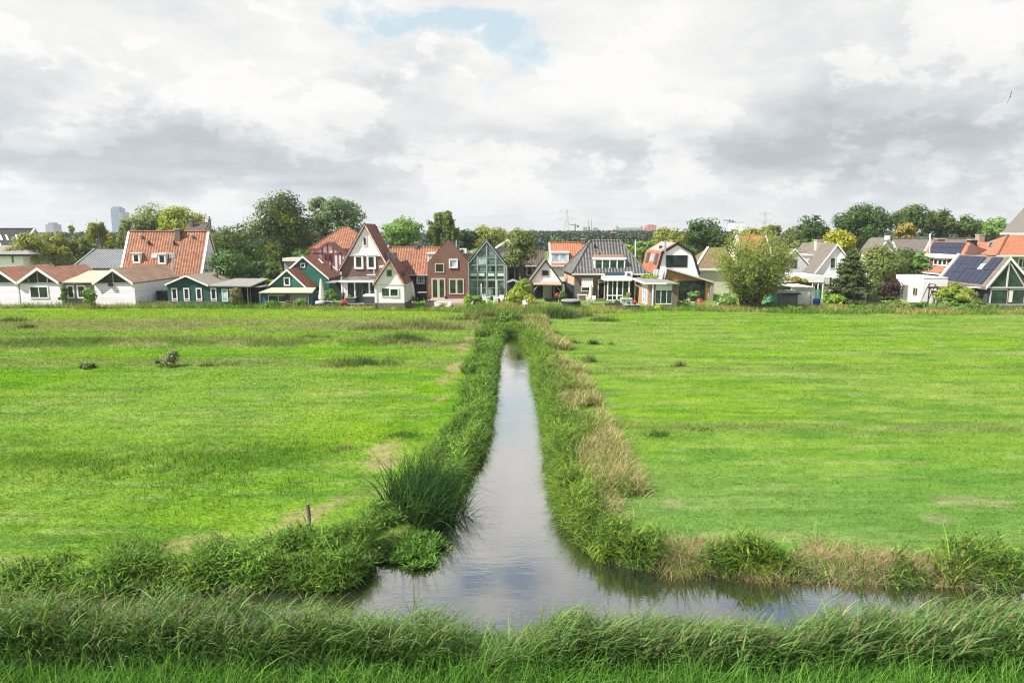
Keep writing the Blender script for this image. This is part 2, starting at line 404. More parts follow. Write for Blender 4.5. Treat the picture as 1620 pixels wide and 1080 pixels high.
# ------------------------------------------------------------------ ground sheet
def ground():
    def axis(a, b, st, far, k=1.35):
        m = list(np.arange(a, b, st)); g = st; p = m[0]
        lo = []
        while p > -far: g *= k; p -= g; lo.append(p)
        g = st; p = m[-1]; hi = []
        while p < far: g *= k; p += g; hi.append(p)
        return np.array(lo[::-1] + m + hi)
    xs = np.unique(np.concatenate([axis(-64, 64, .5, 6000), np.arange(-14, 14, .2)]))
    ys = np.unique(np.concatenate([axis(12, 92, .45, 7000), np.arange(14, 26, .2)]))
    ys = ys[ys > -60]
    X, Y = np.meshgrid(xs, ys); x, y = X.ravel(), Y.ravel()
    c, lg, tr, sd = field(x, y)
    farg = sstep(95, 130, y); c = c * (1 - farg[:, None]) + np.array([[.09, .17, .02]]) * farg[:, None]
    z = gz(x, y)
    nx = len(xs); i = np.arange(len(ys) - 1)[:, None] * nx + np.arange(nx - 1)[None]
    Q = np.stack([i, i + 1, i + nx + 1, i + nx], -1).reshape(-1, 4)
    def fn(N):
        a = N.add('ShaderNodeAttribute', attribute_name='tint'); g = N.add('ShaderNodeNewGeometry')
        mp = N.add('ShaderNodeMapping', ins={'Scale': (1, 2.6, 1)}); N.l.new(g.outputs['Position'], mp.inputs[0])
        n1 = N.noise(mp.outputs[0], 3.2, 5, .6); n2 = N.noise(mp.outputs[0], .9, 4, .6)
        k = N.m('MULTIPLY_ADD', n1, .9, N.m('MULTIPLY_ADD', n2, .7, .2))
        cx = N.add('ShaderNodeCombineXYZ')
        for q in range(3): N.l.new(k, cx.inputs[q])
        col = N.mix(1.0, a.outputs['Color'], cx.outputs[0], 'MULTIPLY')
        h = N.m('MULTIPLY_ADD', N.noise(g.outputs['Position'], 7, 4, .65), .5, n2)
        return bsdf(N, col, .9, h, .10, .0)
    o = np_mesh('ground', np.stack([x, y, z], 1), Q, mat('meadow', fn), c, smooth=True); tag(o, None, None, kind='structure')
    # water of the ditch
    b = MB(); b.face([(-70, 13.5, WZ), (70, 13.5, WZ), (70, 19.4, WZ), (7, 19.4, WZ), (-6, 19.4, WZ), (-70, 19.4, WZ)]); b.face([(-6, 19.4, WZ), (7, 19.4, WZ), (3.2, 67, WZ), (-3, 67, WZ)])
    def fw(N):
        g = N.add('ShaderNodeNewGeometry')
        mp = N.add('ShaderNodeMapping', ins={'Scale': (.75, 2.2, 1)}); N.l.new(g.outputs['Position'], mp.inputs[0])
        n1 = N.noise(mp.outputs[0], 6.5, 3, .5); n2 = N.noise(mp.outputs[0], 1.3, 2, .5)
        calm = N.ramp(N.noise(g.outputs['Position'], .30, 2), .38, .62)
        h = N.m('MULTIPLY_ADD', N.m('MULTIPLY', n1, N.m('MULTIPLY_ADD', calm, .8, .2)), .6, N.m('MULTIPLY', n2, .45))
        bp = N.add('ShaderNodeBump', ins={'Strength': .30, 'Distance': .020, 'Height': h})
        b = N.add('ShaderNodeBsdfPrincipled', ins={'Base Color': (.022, .024, .016), 'Roughness': .4, 'Specular IOR Level': 0.0})
        gl = N.add('ShaderNodeBsdfGlossy', ins={'Color': (.97, .95, .93), 'Roughness': .025}); N.l.new(bp.outputs[0], gl.inputs['Normal'])
        fr = N.add('ShaderNodeLayerWeight', ins={'Blend': .5}); N.l.new(bp.outputs[0], fr.inputs['Normal'])
        mx = N.add('ShaderNodeMixShader', ins={0: N.ramp(fr.outputs['Facing'], .22, .90)}); N.l.new(b.outputs[0], mx.inputs[1]); N.l.new(gl.outputs[0], mx.inputs[2])
        return mx.outputs[0]
    w = b.build('water', mat('ditch water', fw)); tag(w, None, None, kind='structure')
ground()
# ------------------------------------------------------------------ blades
def blades(p, h, w, az, lean, bend, tint, segs=3, tipw=.12):
    """strips that start at p, rise along a curve; az is where they bend to. h, w, az, lean, bend are per blade."""
    n = len(p); V = np.zeros((n, segs + 1, 2, 3)); pos = p.copy()
    hx, hy = np.cos(az), np.sin(az); ta = az + np.pi / 2 + rng.uniform(-.9, .9, n); sx, sy = np.cos(ta), np.sin(ta)
    for i in range(segs + 1):
        s = i / segs; ww = w * (1 - s) ** .8 * (1 if i else .75) + w * tipw * (i == segs)
        off = np.stack([sx * ww / 2, sy * ww / 2, np.zeros(n)], 1)
        V[:, i, 0] = pos - off; V[:, i, 1] = pos + off
        a = lean + bend * (s + .5 / segs); st = h / segs
        pos = pos + np.stack([np.sin(a) * hx * st, np.sin(a) * hy * st, np.cos(a) * st], 1)
    base = (np.arange(n) * (segs + 1) * 2)[:, None]
    k = np.arange(segs)[None] * 2 + base
    Q = np.stack([k, k + 1, k + 3, k + 2], -1).reshape(-1, 4)
    T = np.repeat(tint, (segs + 1) * 2, 0)
    return V.reshape(-1, 3), Q, T
class Heap:
    def __init__(s): s.V = []; s.Q = []; s.T = []; s.n = 0
    def add(s, V, Q, T): s.V.append(V); s.Q.append(Q + s.n); s.T.append(T); s.n += len(V)
    def build(s, name, m, kind='stuff', label=None, cat=None, loc=(0, 0, 0)):
        o = np_mesh(name, np.concatenate(s.V), np.concatenate(s.Q), m, np.concatenate(s.T), loc=loc); return tag(o, label, cat, kind=kind)
U = rng.uniform
def pick(cols, n, p=None):
    c = np.array(cols); i = rng.choice(len(c), n, p=p); return c[i] * U(.8, 1.2, (n, 1))
VEG = M_tint('grass blades', .35, .7, .15); LAWN = M_tint('meadow blades', .35, .8, .0, .14); REED = M_tint('reed leaves', .42, .6, .12, .7); DRY = M_tint('dry stems', .2, .8, .1)
def meadow():
    H = Heap(); n = 520000
    y = 17 + 71 * U(0, 1, n) ** 1.15; x = U(-.80, .80, n) * y
    c, lg, tr, sd = field(x, y); keep = (sd > .5) & (U(0, 1, n) > tr * .85) & (y < 84 + 3 * vn(x * .1, x * 0, 2)); x, y, c, lg = x[keep], y[keep], c[keep], lg[keep]; n = len(x)
    h = U(.07, .16, n) * np.where(x > 2, .75, 1) * (.7 + .8 * fbm(x * .6, y * .9, 41, 2)) + lg * U(.05, .40, n); w = np.maximum(.011, y * .0011) * U(.7, 1.3, n)
    az = U(0, 2 * np.pi, n); az = np.where(U(0, 1, n) < .5, U(-.8, .8, n), az)
    H.add(*blades(np.stack([x, y, gz(x, y) - .01], 1), h, w, az, U(.1, .9, n), U(.2, 1.2, n), c * U(1.0, 1.4, (n, 1)), 2))
    H.build('meadow_grass', LAWN)
meadow()
GREENS = [(.05, .12, .018), (.075, .16, .022), (.105, .19, .03), (.045, .10, .02)]
def tussock(x, y, cell):
    """every blade belongs to the nearest of a jittered grid of tussocks and leans away from its middle"""
    gx, gy = np.floor(x / cell), np.floor(y / cell); best = np.full(len(x), 9e9); bx = np.zeros(len(x)); by = np.zeros(len(x)); bh = np.zeros(len(x))
    for i in (-1, 0, 1):
        for j in (-1, 0, 1):
            cx = (gx + i + .15 + .7 * _h(gx + i, gy + j, 5)) * cell; cy = (gy + j + .15 + .7 * _h(gx + i, gy + j, 6)) * cell; d = (x - cx) ** 2 + (y - cy) ** 2; k = d < best
            best = np.where(k, d, best); bx = np.where(k, cx, bx); by = np.where(k, cy, by); bh = np.where(k, _h(gx + i, gy + j, 7), bh)
    return np.sqrt(best) / cell, np.arctan2(y - by, x - bx), bh
def banks():
    H = Heap(); D = Heap()
    n = 330000; y = 16.5 + (82 - 16.5) * U(0, 1, n) ** 1.6
    x = np.where(U(0, 1, n) < .55, U(-7.0, 7.5, n), U(-.80, .80, n) * y)
    sd = sd_water(x, y); long_ = (y > 20.5); right = x > 0
    wl = np.where(long_, np.where(right, 2.0, 2.0), np.where(right, 1.5, np.interp(x, [-16, -10, -6], [1.1, 2.2, 3.0]))) + (fbm(x * .5, y * .5, 51, 3) - .5) * 2.4
    wl = np.where((y > 62), 3.0 + (fbm(x * .3, y * .3, 57, 2) - .5) * 3, wl)
    k = (sd > .02) & (sd < wl) & (right | (sd < .7) | (fbm(x * .8, y * .45, 59, 3) > .40)) & (np.abs(x) < .8 * y)
    x, y, sd, wl, right, long_ = [a[k] for a in (x, y, sd, wl, right, long_)]
    r, ta, th = tussock(x, y, .74)
    k = (U(0, 1, len(x)) < np.clip(1.4 - 1.5 * r, .04, 1) * np.clip(1.3 - .55 * sd / np.maximum(wl, .1), .25, 1)) & (np.hypot((x + 3.15) / 1.5, (y - 22.9) / 1.8) > .9) & (np.hypot((x + 3.4) / 1.3, (y - 20.2) / 1.3) > .85); x, y, sd, wl, right, long_, r, ta, th = [a[k] for a in (x, y, sd, wl, right, long_, r, ta, th)]; n = len(x)
    patch = fbm(x * .55, y * .40, 52, 3); pr = np.where(right & long_, sstep(.42, .58, patch) * sstep(.5, 1.2, sd), 0) + np.where(~long_ & (x > 4.3), sstep(.24, .50, fbm(x * .8, y * .9, 55, 3)) * sstep(14.5, 11, x) * (.55 + .45 * sstep(.2, .8, sd)), 0) + np.where(~right & long_, sstep(.50, .64, patch) * .6 * sstep(.6, 1.2, sd), 0)
    dryz = U(0, 1, n) < pr * .95
    f = fbm(x * .9, y * .9, 53, 3)
    h = U(.55, 1.0, n) * (.40 + .95 * f) * (.55 + .9 * th) * np.clip(1.15 - .4 * sd / np.maximum(wl, .1), .5, 1.1) * np.where(right, 1.2, 1.05) * np.clip(.55 + 1.2 * sd, .6, 1) + .12
    h = np.where(~right & ~long_, h * np.interp(x, [-16, -9, -5], [.5, .78, .95]), h)
    w = np.maximum(U(.020, .052, n), y * .0012)
    toward = np.where(long_, np.where(right, np.pi, 0), -np.pi / 2)
    az = np.where((sd < .45) & (U(0, 1, n) < .35), toward + U(-.9, .9, n), ta + U(-.7, .7, n))
    t = pick(GREENS, n) * 1.25 * (.75 + .55 * fbm(x * .4, y * .4, 54, 3)[:, None] + .35 * (th[:, None] - .4)) * np.where(right, 1.30, 1.05)[:, None]
    t = np.where((th > .72)[:, None] & right[:, None], t * np.array([[1.5, 1.15, .8]]), t)
    t = np.where((U(0, 1, n) < .09)[:, None], pick([(.30, .27, .12), (.24, .23, .08)], n), t)
    p = np.stack([x, y, gz(x, y) - .02], 1); g = ~dryz
    H.add(*blades(p[g], h[g], w[g], az[g], U(.0, .25, g.sum()) + r[g] * .35, U(.5, 2.1, g.sum()), t[g], 4))
    d = dryz; m = d.sum(); td = pick([(.48, .37, .20), (.38, .30, .14), (.30, .28, .11), (.14, .20, .05)], m, [.29, .25, .21, .25])
    D.add(*blades(p[d], h[d] * np.where(long_[d], .8, .66), w[d] * np.where(long_[d], .5, .36), ta[d] + U(-1.8, 1.8, m), U(.1, .7, m) + r[d] * .5, U(.7, 2.3, m), td, 4))
    e = rng.choice(np.nonzero(d & ~long_)[0], 9000); D.add(*blades(p[e] + rng.normal(0, .08, (9000, 3)) * [1, 1, 0], h[e] * .6, w[e] * .34, U(0, 6.283, 9000), U(.2, 1.0, 9000), U(.8, 2.4, 9000), pick([(.46, .35, .19), (.36, .28, .14), (.20, .22, .08), (.40, .29, .17)], 9000), 4))
    # broad-leaved herbs and strappy leaves mixed through
    i = rng.choice(np.nonzero(g & (pr < .5))[0], 62000); q = p[i].copy(); m = len(i); hv = U(.05, 1, m) ** .7 * h[i] * .75
    q[:, 0] += rng.normal(0, .10, m); q[:, 1] += rng.normal(0, .10, m); q[:, 2] += hv
    big = fbm(q[:, 0] * .8, q[:, 1] * .5, 58, 2); tl = pick([(.08, .185, .025), (.11, .225, .035), (.16, .25, .04), (.06, .13, .02)], m) * np.where((q[:, 0] > 0)[:, None], np.array([[1.3, 1.12, 1.1]]), np.array([[1.3, 1.2, 1.1]])) * (.55 + .9 * big)[:, None]
    H.add(*blades(q, U(.10, .34, m), np.maximum(U(.035, .085, m), q[:, 1] * .0016), U(0, 6.283, m), U(.4, 1.5, m), U(.2, 1.3, m), tl, 2))
    H.build('bank_grass', VEG); D.build('dry_grass', DRY)
banks()
def bank_extras():
    # outer fringe of hay-coloured grass beyond the right bank, patchy
    D = Heap(); n = 80000; y = 19 + 56 * U(0, 1, n) ** 1.3; x = np.interp(y, RY, RX) + U(1.0, 3.3, n)
    m = fbm(x * .45, y * .35, 61, 3) + .10 * sstep(2.6, 3.6, x - np.interp(y, RY, RX)); k = (U(0, 1, n) < sstep(.46, .60, m)) & (sd_water(x, y) > .7); x, y = x[k], y[k]; n = len(x)
    f = fbm(x * .8, y * .8, 62, 3)
    D.add(*blades(np.stack([x, y, gz(x, y)], 1), U(.40, .95, n) * (.5 + f), np.maximum(.012, y * .0009), U(0, 6.3, n), U(.1, .9, n), U(.3, 1.7, n), pick([(.52, .41, .22), (.42, .34, .16), (.30, .30, .11), (.14, .20, .05), (.11, .20, .035)], n), 3))
    D.build('dry_grass', DRY)
    # one big dark clump of bulrush leaves on the left corner
    B = Heap(); n = 1050; r = np.sqrt(U(0, 1, n)); a = U(0, 6.283, n); x = -3.15 + r * np.cos(a) * 1.35; y = 22.9 + r * np.sin(a) * 1.6
    B.add(*blades(np.stack([x, y, gz(x, y) - .05], 1), U(1.2, 2.2, n), U(.035, .06, n), np.where(U(0, 1, n) < .45, U(-1.0, 1.0, n), U(0, 6.283, n)), U(.0, .28, n) + r * .12, U(.05, 1.9, n) ** 1.3, pick([(.022, .065, .012), (.032, .09, .018), (.055, .12, .03)], n), 6))
    B.build('bulrush', VEG, kind=None, label='big dark green bulrush clump on the corner where the ditches meet', cat='water plant', loc=(-3.15, 22.9, -.1))
    # floating leafy water plants below it
    L = Heap(); n = 5200; a = U(0, 6.283, n); r = np.sqrt(U(0, 1, n)); x = -3.2 + r * np.cos(a) * 1.25 - .25 * r * np.sin(a); y = 20.2 + r * np.sin(a) * 1.35
    z = WZ + U(0, .22, n) * (1.1 - r) + .03
    k = r < .45 + 1.0 * fbm(x * 1.7, y * 1.7, 63, 3) - .1; x, y, z = x[k], y[k], z[k]; n = len(x)
    L.add(*blades(np.stack([x, y, z], 1), U(.12, .30, n), U(.05, .11, n), U(0, 6.3, n), U(.3, 1.3, n), U(.2, .9, n), pick([(.09, .20, .03), (.13, .25, .04), (.06, .14, .02)], n), 3))
    L.build('leafy_water_plants', VEG)
bank_extras()
# ------------------------------------------------------------------ reeds in front
RHX = [-13, -8, -4, -2.9, -1.75, -1.0, -.3, .6, 2.6, 5.4, 8, 13]
RHH = [1.48, 1.46, 1.38, 1.2, 1.42, .62, .76, 1.02, 1.1, 1.18, 1.26, 1.5]
def reeds():
    H = Heap(); n = 4000; x = U(-13.5, 13.5, n); y = U(12.9, 14.45, n)
    top = np.interp(x, RHX, RHH) * (.62 + .75 * fbm(x * 1.1, y * 1.2, 71, 3)) * U(.68, 1.16, n)
    top += (y - 13.4) * -.38 - .05
    g0 = gz(x, y); wind = .10 + .10 * sstep(-2, 6, x); la = U(-.5, .5, n) + np.where(U(0, 1, n) < .25, U(-3, 3, n), 0); lean = wind * U(.3, 2.2, n)
    dk = [(.055, .14, .022), (.085, .185, .032), (.12, .22, .05), (.155, .25, .07)]
    base = np.stack([x, y, g0], 1); hh = np.maximum(top - g0, .4)
    H.add(*blades(base, hh, np.full(n, .012), la, lean * .6, lean, pick([(.07, .11, .03), (.12, .14, .05)], n), 4))
    for j in range(10):
        s = U(.22, 1.0, n); aa = lean * .6 + lean * s * .55
        p = base + np.stack([np.sin(aa) * np.cos(la) * hh * s, np.sin(aa) * np.sin(la) * hh * s, np.cos(aa) * hh * s], 1)
        bias = sstep(-9, 4, x) * .35 + .42
        az = np.where(U(0, 1, n) < bias, U(-.75, .6, n), U(0, 6.283, n))
        L = U(.36, .80, n) * (1.05 - .35 * np.abs(s - .6))
        pale = sstep(.6, 1.0, s)[:, None] * U(0, .5, (n, 1)); t = pick(dk, n) * (1 - pale) + np.array([[.26, .33, .16]]) * pale
        t = np.where((U(0, 1, n) < .02)[:, None], np.array([[.28, .24, .12]]), t)
        H.add(*blades(p, L, U(.022, .042, n), az, U(.35, .8, n), U(.3, 1.5, n), t, 4))
    H.build('reeds', REED)
    # feathery seed heads above the leaves
    P = Heap(); k = (U(0, 1, n) < np.where(x > 1.5, .26, np.where(x < -3.5, .2, .05))); m = k.sum()
    aa = lean[k] * 1.6; tip = base[k] + np.stack([np.sin(aa) * np.cos(la[k]) * hh[k], np.sin(aa) * np.sin(la[k]) * hh[k], np.cos(aa) * hh[k]], 1)
    for j in range(26):
        s = U(0, 1, m); q = tip + np.stack([s * .17 + U(-.015, .015, m), U(-.02, .02, m), s * .30], 1)
        P.add(*blades(q, U(.06, .15, m) * (1.15 - s), U(.009, .016, m), U(-.9, .9, m), U(.2, .9, m), U(.1, .8, m), pick([(.21, .165, .085), (.15, .115, .06), (.29, .235, .13)], m), 2))
    P.build('reed_plumes', DRY)
    G = Heap(); n = 22000; x = U(-12, 12, n); y = U(11.6, 13.2, n); f = fbm(x * 1.1, y * 1.1, 73, 3); h = U(.5, 1.0, n) * (.55 + .8 * f) + .12
    G.add(*blades(np.stack([x, y, gz(x, y)], 1), h * U(.8, 1.45, n), U(.018, .040, n), U(0, 6.283, n), U(.02, .5, n), U(.2, 1.5, n), pick([(.12, .29, .035), (.09, .23, .026), (.18, .34, .06), (.06, .16, .02)], n), 5))
    G.build('tall_grass', VEG)
reeds()
# ------------------------------------------------------------------ rough tufts in the fields and the weeds along the gardens
def tuft(H, u, v, wpx, hm, n, cols, spread=1.0, widthk=.0011):
    c = gp(u, v); sx = wpx / 1080 * c.y / 2
    x = c.x + rng.normal(0, .5, n) * sx; y = c.y + rng.normal(0, .5, n) * sx * .5 * spread
    k = np.hypot((x - c.x) / max(sx, .01), (y - c.y) / max(sx * spread, .01)); h = hm * U(.45, 1.05, n) * np.clip(1.15 - .5 * k, .3, 1.1) * (.6 + .8 * fbm(x * 1.2, y * 1.2, 81, 2))
    kk = U(0, 1, n) < np.clip(1.5 * fbm(x * 2.2, y * 1.4, 83, 2) - .2, .1, 1); x, y, h = x[kk], y[kk], h[kk]; n = len(x)
    H.add(*blades(np.stack([x, y, gz(x, y)], 1), h, np.maximum(.02, c.y * widthk) * U(.6, 1.2, n), U(0, 6.3, n), U(.03, .5, n), U(.1, 1.2, n), pick(cols, n), 3))
DKG = [(.06, .115, .022), (.085, .155, .03), (.12, .18, .045)]; OLV = [(.16, .18, .06), (.11, .16, .04), (.23, .21, .09)]; TAN = [(.27, .22, .11), (.2, .18, .07), (.12, .14, .04)]
FG1 = [(.09, .20, .015), (.07, .165, .014), (.13, .22, .03), (.06, .14, .015)]
def tufts():
    H = Heap()
    for u, v, w, h, n, c in [(575, 576, 120, .62, 1500, DKG), (540, 580, 70, .45, 600, OLV), (640, 540, 90, .8, 1300, DKG), (600, 520, 100, .7, 1000, OLV), (665, 515, 120, .75, 1300, OLV), (700, 520, 90, .7, 900, OLV), (620, 545, 60, .5, 400, TAN),
                             (740, 505, 70, .8, 800, OLV), (20, 508, 60, .6, 500, DKG), (45, 519, 30, .7, 260, DKG), (60, 543, 150, .5, 900, DKG), (150, 541, 120, .5, 800, DKG), (260, 540, 120, .45, 500, DKG), (400, 541, 140, .45, 500, OLV), (330, 535, 180, .4, 500, TAN), (500, 535, 80, .45, 400, DKG),
                             (138, 582, 40, .45, 220, DKG), (330, 580, 40, .5, 250, TAN), (365, 578, 50, .45, 220, OLV), (420, 575, 70, .3, 200, TAN), (905, 543, 28, .7, 220, DKG), (938, 545, 22, .65, 180, DKG), (965, 545, 16, .55, 120, DKG), (955, 508, 55, .8, 500, DKG), (930, 572, 36, .7, 300, OLV), (1075, 580, 20, .5, 140, TAN),
                             (1110, 681, 60, .25, 160, DKG), (150, 745, 330, .30, 1500, FG1), (330, 750, 260, .32, 1300, FG1), (240, 725, 380, .32, 1500, FG1), (420, 715, 300, .32, 1200, FG1), (300, 790, 300, .3, 900, FG1), (470, 770, 160, .32, 500, FG1), (545, 712, 90, .35, 350, OLV), (640, 690, 80, .35, 350, DKG), (1040, 690, 60, .5, 300, DKG)]:
        tuft(H, u, v, w, h, n, c)
    # reed mound and grass closing the far end of the ditch
    tuft(H, 885, 503, 62, 1.35, 2600, [(.06, .12, .035), (.085, .15, .04), (.14, .17, .07)]); tuft(H, 915, 500, 60, .9, 900, OLV); tuft(H, 850, 512, 40, 1.0, 900, OLV); tuft(H, 790, 512, 60, .9, 1300, DKG); tuft(H, 770, 500, 80, .9, 1200, OLV); tuft(H, 815, 507, 50, 1.0, 900, DKG)
    H.build('rough_tufts', VEG)
    W = Heap(); n = 52000; u = U(-120, 1740, n); Y = U(79.5, 88, n)
    x = (u - 810) / 1086 * Y; edge = np.interp(x, [-70, -30, -12, 0, 10, 22, 40, 70], [85.6, 85.4, 83.0, 79, 81, 83.0, 79.5, 79.5]); k = Y > edge + (fbm(x * .4, Y * 0, 91, 3) - .5) * 2.5; x, Y = x[k], Y[k]; n = len(x)
    hh = np.interp(x, [-70, -40, -30, -26, -14, -6, 0, 7, 9, 22, 25, 40, 70], [1.0, 1.05, 1.1, .5, .55, .8, 1.2, 1.1, .6, .6, .85, .8, .75])
    f = fbm(x * .7, Y * .7, 92, 3); h = hh * (.35 + 1.1 * f) * U(.5, 1.1, n)
    m = sstep(.4, .62, fbm(x * .25, Y * .2, 93, 3))[:, None]
    t = pick([(.13, .235, .035), (.18, .26, .045), (.09, .17, .03)], n) * (1 - m) + pick([(.33, .31, .10), (.26, .28, .07), (.36, .30, .14)], n) * m
    W.add(*blades(np.stack([x, Y, gz(x, Y) * 0], 1), h, U(.04, .10, n), U(0, 6.3, n), U(.05, .7, n), U(.1, 1.2, n), t, 2))
    W.build('weeds', VEG)
tufts()
# ------------------------------------------------------------------ materials of the buildings
WHITE = M_plain('white paint', (.80, .775, .785), .5, .12); CREAM = M_plain('cream paint', (.72, .68, .58), .5, .15); WPLAS = M_plain('white render', (.83, .78, .815), .8, .22, (.55, .53, .53))
WBOARD = M_board('white boards', (.85, .785, .84), .3, 'y', .25); GBOARD = M_board('dark green boards', (.012, .075, .060), .22, 'y', .3, dark=(.006, .035, .03)); G2BOARD = M_board('green boards', (.018, .135, .100), .24, 'y', .3, dark=(.01, .07, .055))
TEAL = M_board('teal boards', (.035, .115, .15), .3, 'y', .4, dark=(.02, .06, .08)); DKBOARD = M_board('black green boards', (.022, .035, .036), .25, 'y', .3, dark=(.01, .014, .014)); WOOD = M_board('larch boards', (.46, .26, .09), .16, 'x', .45, dark=(.28, .14, .05))
GREYW = M_board('grey weathered boards', (.22, .21, .19), .18, 'x', .4); TURQ = M_board('turquoise boards', (.07, .30, .20), .2, 'y', .5, dark=(.05, .17, .13)); SHEDG = M_board('grey shed boards', (.13, .135, .135), .2, 'y', .4, dark=(.07, .09, .09))
BRICK = M_brick('red brown brick', (.22, .085, .060), (.155, .060, .045), (.22, .16, .13)); BRICKD = M_brick('brown brick', (.17, .115, .085), (.12, .08, .06), (.25, .22, .19)); BRICKM = M_brick('mauve brick', (.18, .095, .085), (.14, .075, .07), (.2, .15, .14)); BRICKO = M_brick('orange brick', (.50, .27, .14), (.42, .21, .11), (.45, .38, .3)); SUNBRICK = M_brick('sunlit brick', (.66, .40, .28), (.60, .35, .24), (.55, .45, .36))
ORANGE = M_tile('old orange tiles', (.42, .185, .105), (.24, .095, .055), .40, .36, (.17, .12, .08), .55, .08, .6); ORNEW = M_tile('bright orange tiles', (.45, .175, .095), (.35, .13, .075), .40, .36, (.35, .13, .06), .35); RED = M_tile('red orange tiles', (.31, .13, .075), (.20, .08, .05), .45, .45, (.17, .08, .05), .5)
BRTILE = M_tile('brown red tiles', (.30, .115, .065), (.22, .08, .05), .3, .33, (.13, .08, .05), .5, .03); PINK = M_tile('weathered pink tiles', (.40, .195, .115), (.29, .13, .08), .9, .55, (.26, .20, .15), .6, .05); PINKB = M_tile('faded brown roof sheets', (.40, .27, .19), (.33, .20, .13), .9, .6, (.22, .17, .12), .6, .05)
GRTILE = M_tile('grey glazed tiles', (.175, .17, .165), (.10, .098, .096), .44, .36, (.20, .17, .13), .3, .12, .85, .4, .4); GREYT = M_tile('grey brown tiles', (.195, .17, .15), (.15, .13, .115), .36, .36, (.13, .12, .08), .5, .05); BKTILE = M_tile('black tiles', (.030, .030, .033), (.022, .022, .025), .4, .4, (.05, .05, .045), .3, .04); DKTILE = M_tile('dark brown tiles', (.12, .085, .07), (.09, .065, .055), .36, .36, (.09, .09, .05), .5, .05)
CORR = M_rib('grey corrugated sheets', (.21, .215, .22), .42, .10, .4); CORRB = M_rib('pale corrugated sheets', (.62, .50, .36), .36, .07, .4, (.4, .27, .17)); FELT = M_plain('roof felt', (.25, .22, .175), .9, .5, (.19, .16, .12)); FELTY = M_plain('sandy roof felt', (.46, .41, .27), .9, .4, (.33, .29, .18)); FELTG = M_plain('grey roof felt', (.23, .225, .215), .9, .4)
BLACK = M_plain('black paint', (.018, .018, .02), .5, .1); DKGREY = M_plain('dark grey', (.06, .065, .07), .6, .2); GREY = M_plain('mid grey', (.28, .29, .29), .7, .25); PGREY = M_plain('pale grey boards', (.56, .56, .52), .7, .25); LEAD = M_plain('lead', (.22, .235, .25), .5, .25); BRDARK = M_plain('dark brown timber', (.07, .035, .025), .6, .25); REDT = M_plain('ox red timber', (.26, .05, .04), .55, .2); BEIGE = M_plain('beige frames', (.52, .47, .32), .5, .15)
STONE = M_plain('concrete', (.42, .41, .38), .85, .35); METAL = M_plain('galvanised metal', (.55, .56, .57), .35, .2, metal=.8); CHBRICK = M_brick('chimney brick', (.16, .10, .08), (.11, .075, .06), (.2, .18, .16)); GREENP = M_plain('petrol green paint', (.02, .07, .065), .5, .2); GLASSF = M_plain('green grey frames', (.30, .37, .34), .4, .15)
GLASS = M_glass('window glass', (.014, .022, .020)); GLASSG = M_glass('greenish glass', (.018, .038, .026)); GLASSB = M_glass('pale glass', (.26, .33, .36), .15); INTER = M_plain('dim interior', (.045, .043, .04), .9, .4); SOLAR = M_plain('solar cells', (.020, .026, .050), .18, .2, spec=.5); SOLARP = M_plain('pale solar cells', (.30, .29, .28), .3, .25, spec=.5); GUT = M_plain('zinc gutter', (.5, .5, .5), .45, .2)
BLIND = M_plain('white blind', (.62, .64, .60), .8, .15)
# ------------------------------------------------------------------ building helpers
def window(par, u0, v0, u1, v1, Y, cols=1, rows=1, fm=None, gm=None, fw=.10, pr=.07, name='window', sub='pane', mw=None):
    a, b = at(u0, v0, Y), at(u1, v1, Y)
    return wrect(par, (a.x, Y, b.z), (b.x, Y, a.z), cols, rows, fm, gm, fw, pr, name, sub, mw)
def wrect(par, p, q, cols=1, rows=1, fm=None, gm=None, fw=.1, pr=.07, name='window', sub='pane', mw=None):
    """window in the plane y = const (p, q opposite corners) or, when p.x == q.x, in a left-facing wall"""
    fm = fm or WHITE; gm = gm or GLASS; mw = mw or fw * .7
    side = abs(p[0] - q[0]) < 1e-6
    w0, w1 = (p[1], q[1]) if side else (p[0], q[0]); w0, w1 = min(w0, w1), max(w0, w1); z0, z1 = min(p[2], q[2]), max(p[2], q[2]); d = p[0] if side else p[1]
    def bx(m, a0, a1, c0, c1, d0, d1):
        if side: m.box(d - d1, d - d0, a0, a1, c0, c1)
        else: m.box(a0, a1, d - d1, d - d0, c0, c1)
    m = MB()
    bx(m, w0, w1, z1 - fw, z1, .004, pr); bx(m, w0, w1, z0, z0 + fw, .004, pr)
    bx(m, w0, w0 + fw, z0 + fw, z1 - fw, .004, pr); bx(m, w1 - fw, w1, z0 + fw, z1 - fw, .004, pr)
    for i in range(1, cols):
        x = w0 + (w1 - w0) * i / cols; bx(m, x - mw / 2, x + mw / 2, z0 + fw, z1 - fw, .034, pr - .004)
    for i in range(1, rows):
        z = z0 + (z1 - z0) * i / rows; bx(m, w0 + fw, w1 - fw, z - mw / 2, z + mw / 2, .034, pr - .008)
    f = m.build(name, fm, par)
    g = MB(); bx(g, w0 + fw + .001, w1 - fw - .001, z0 + fw + .001, z1 - fw - .001, .006, .032); g.build(sub, gm, f)
    return f
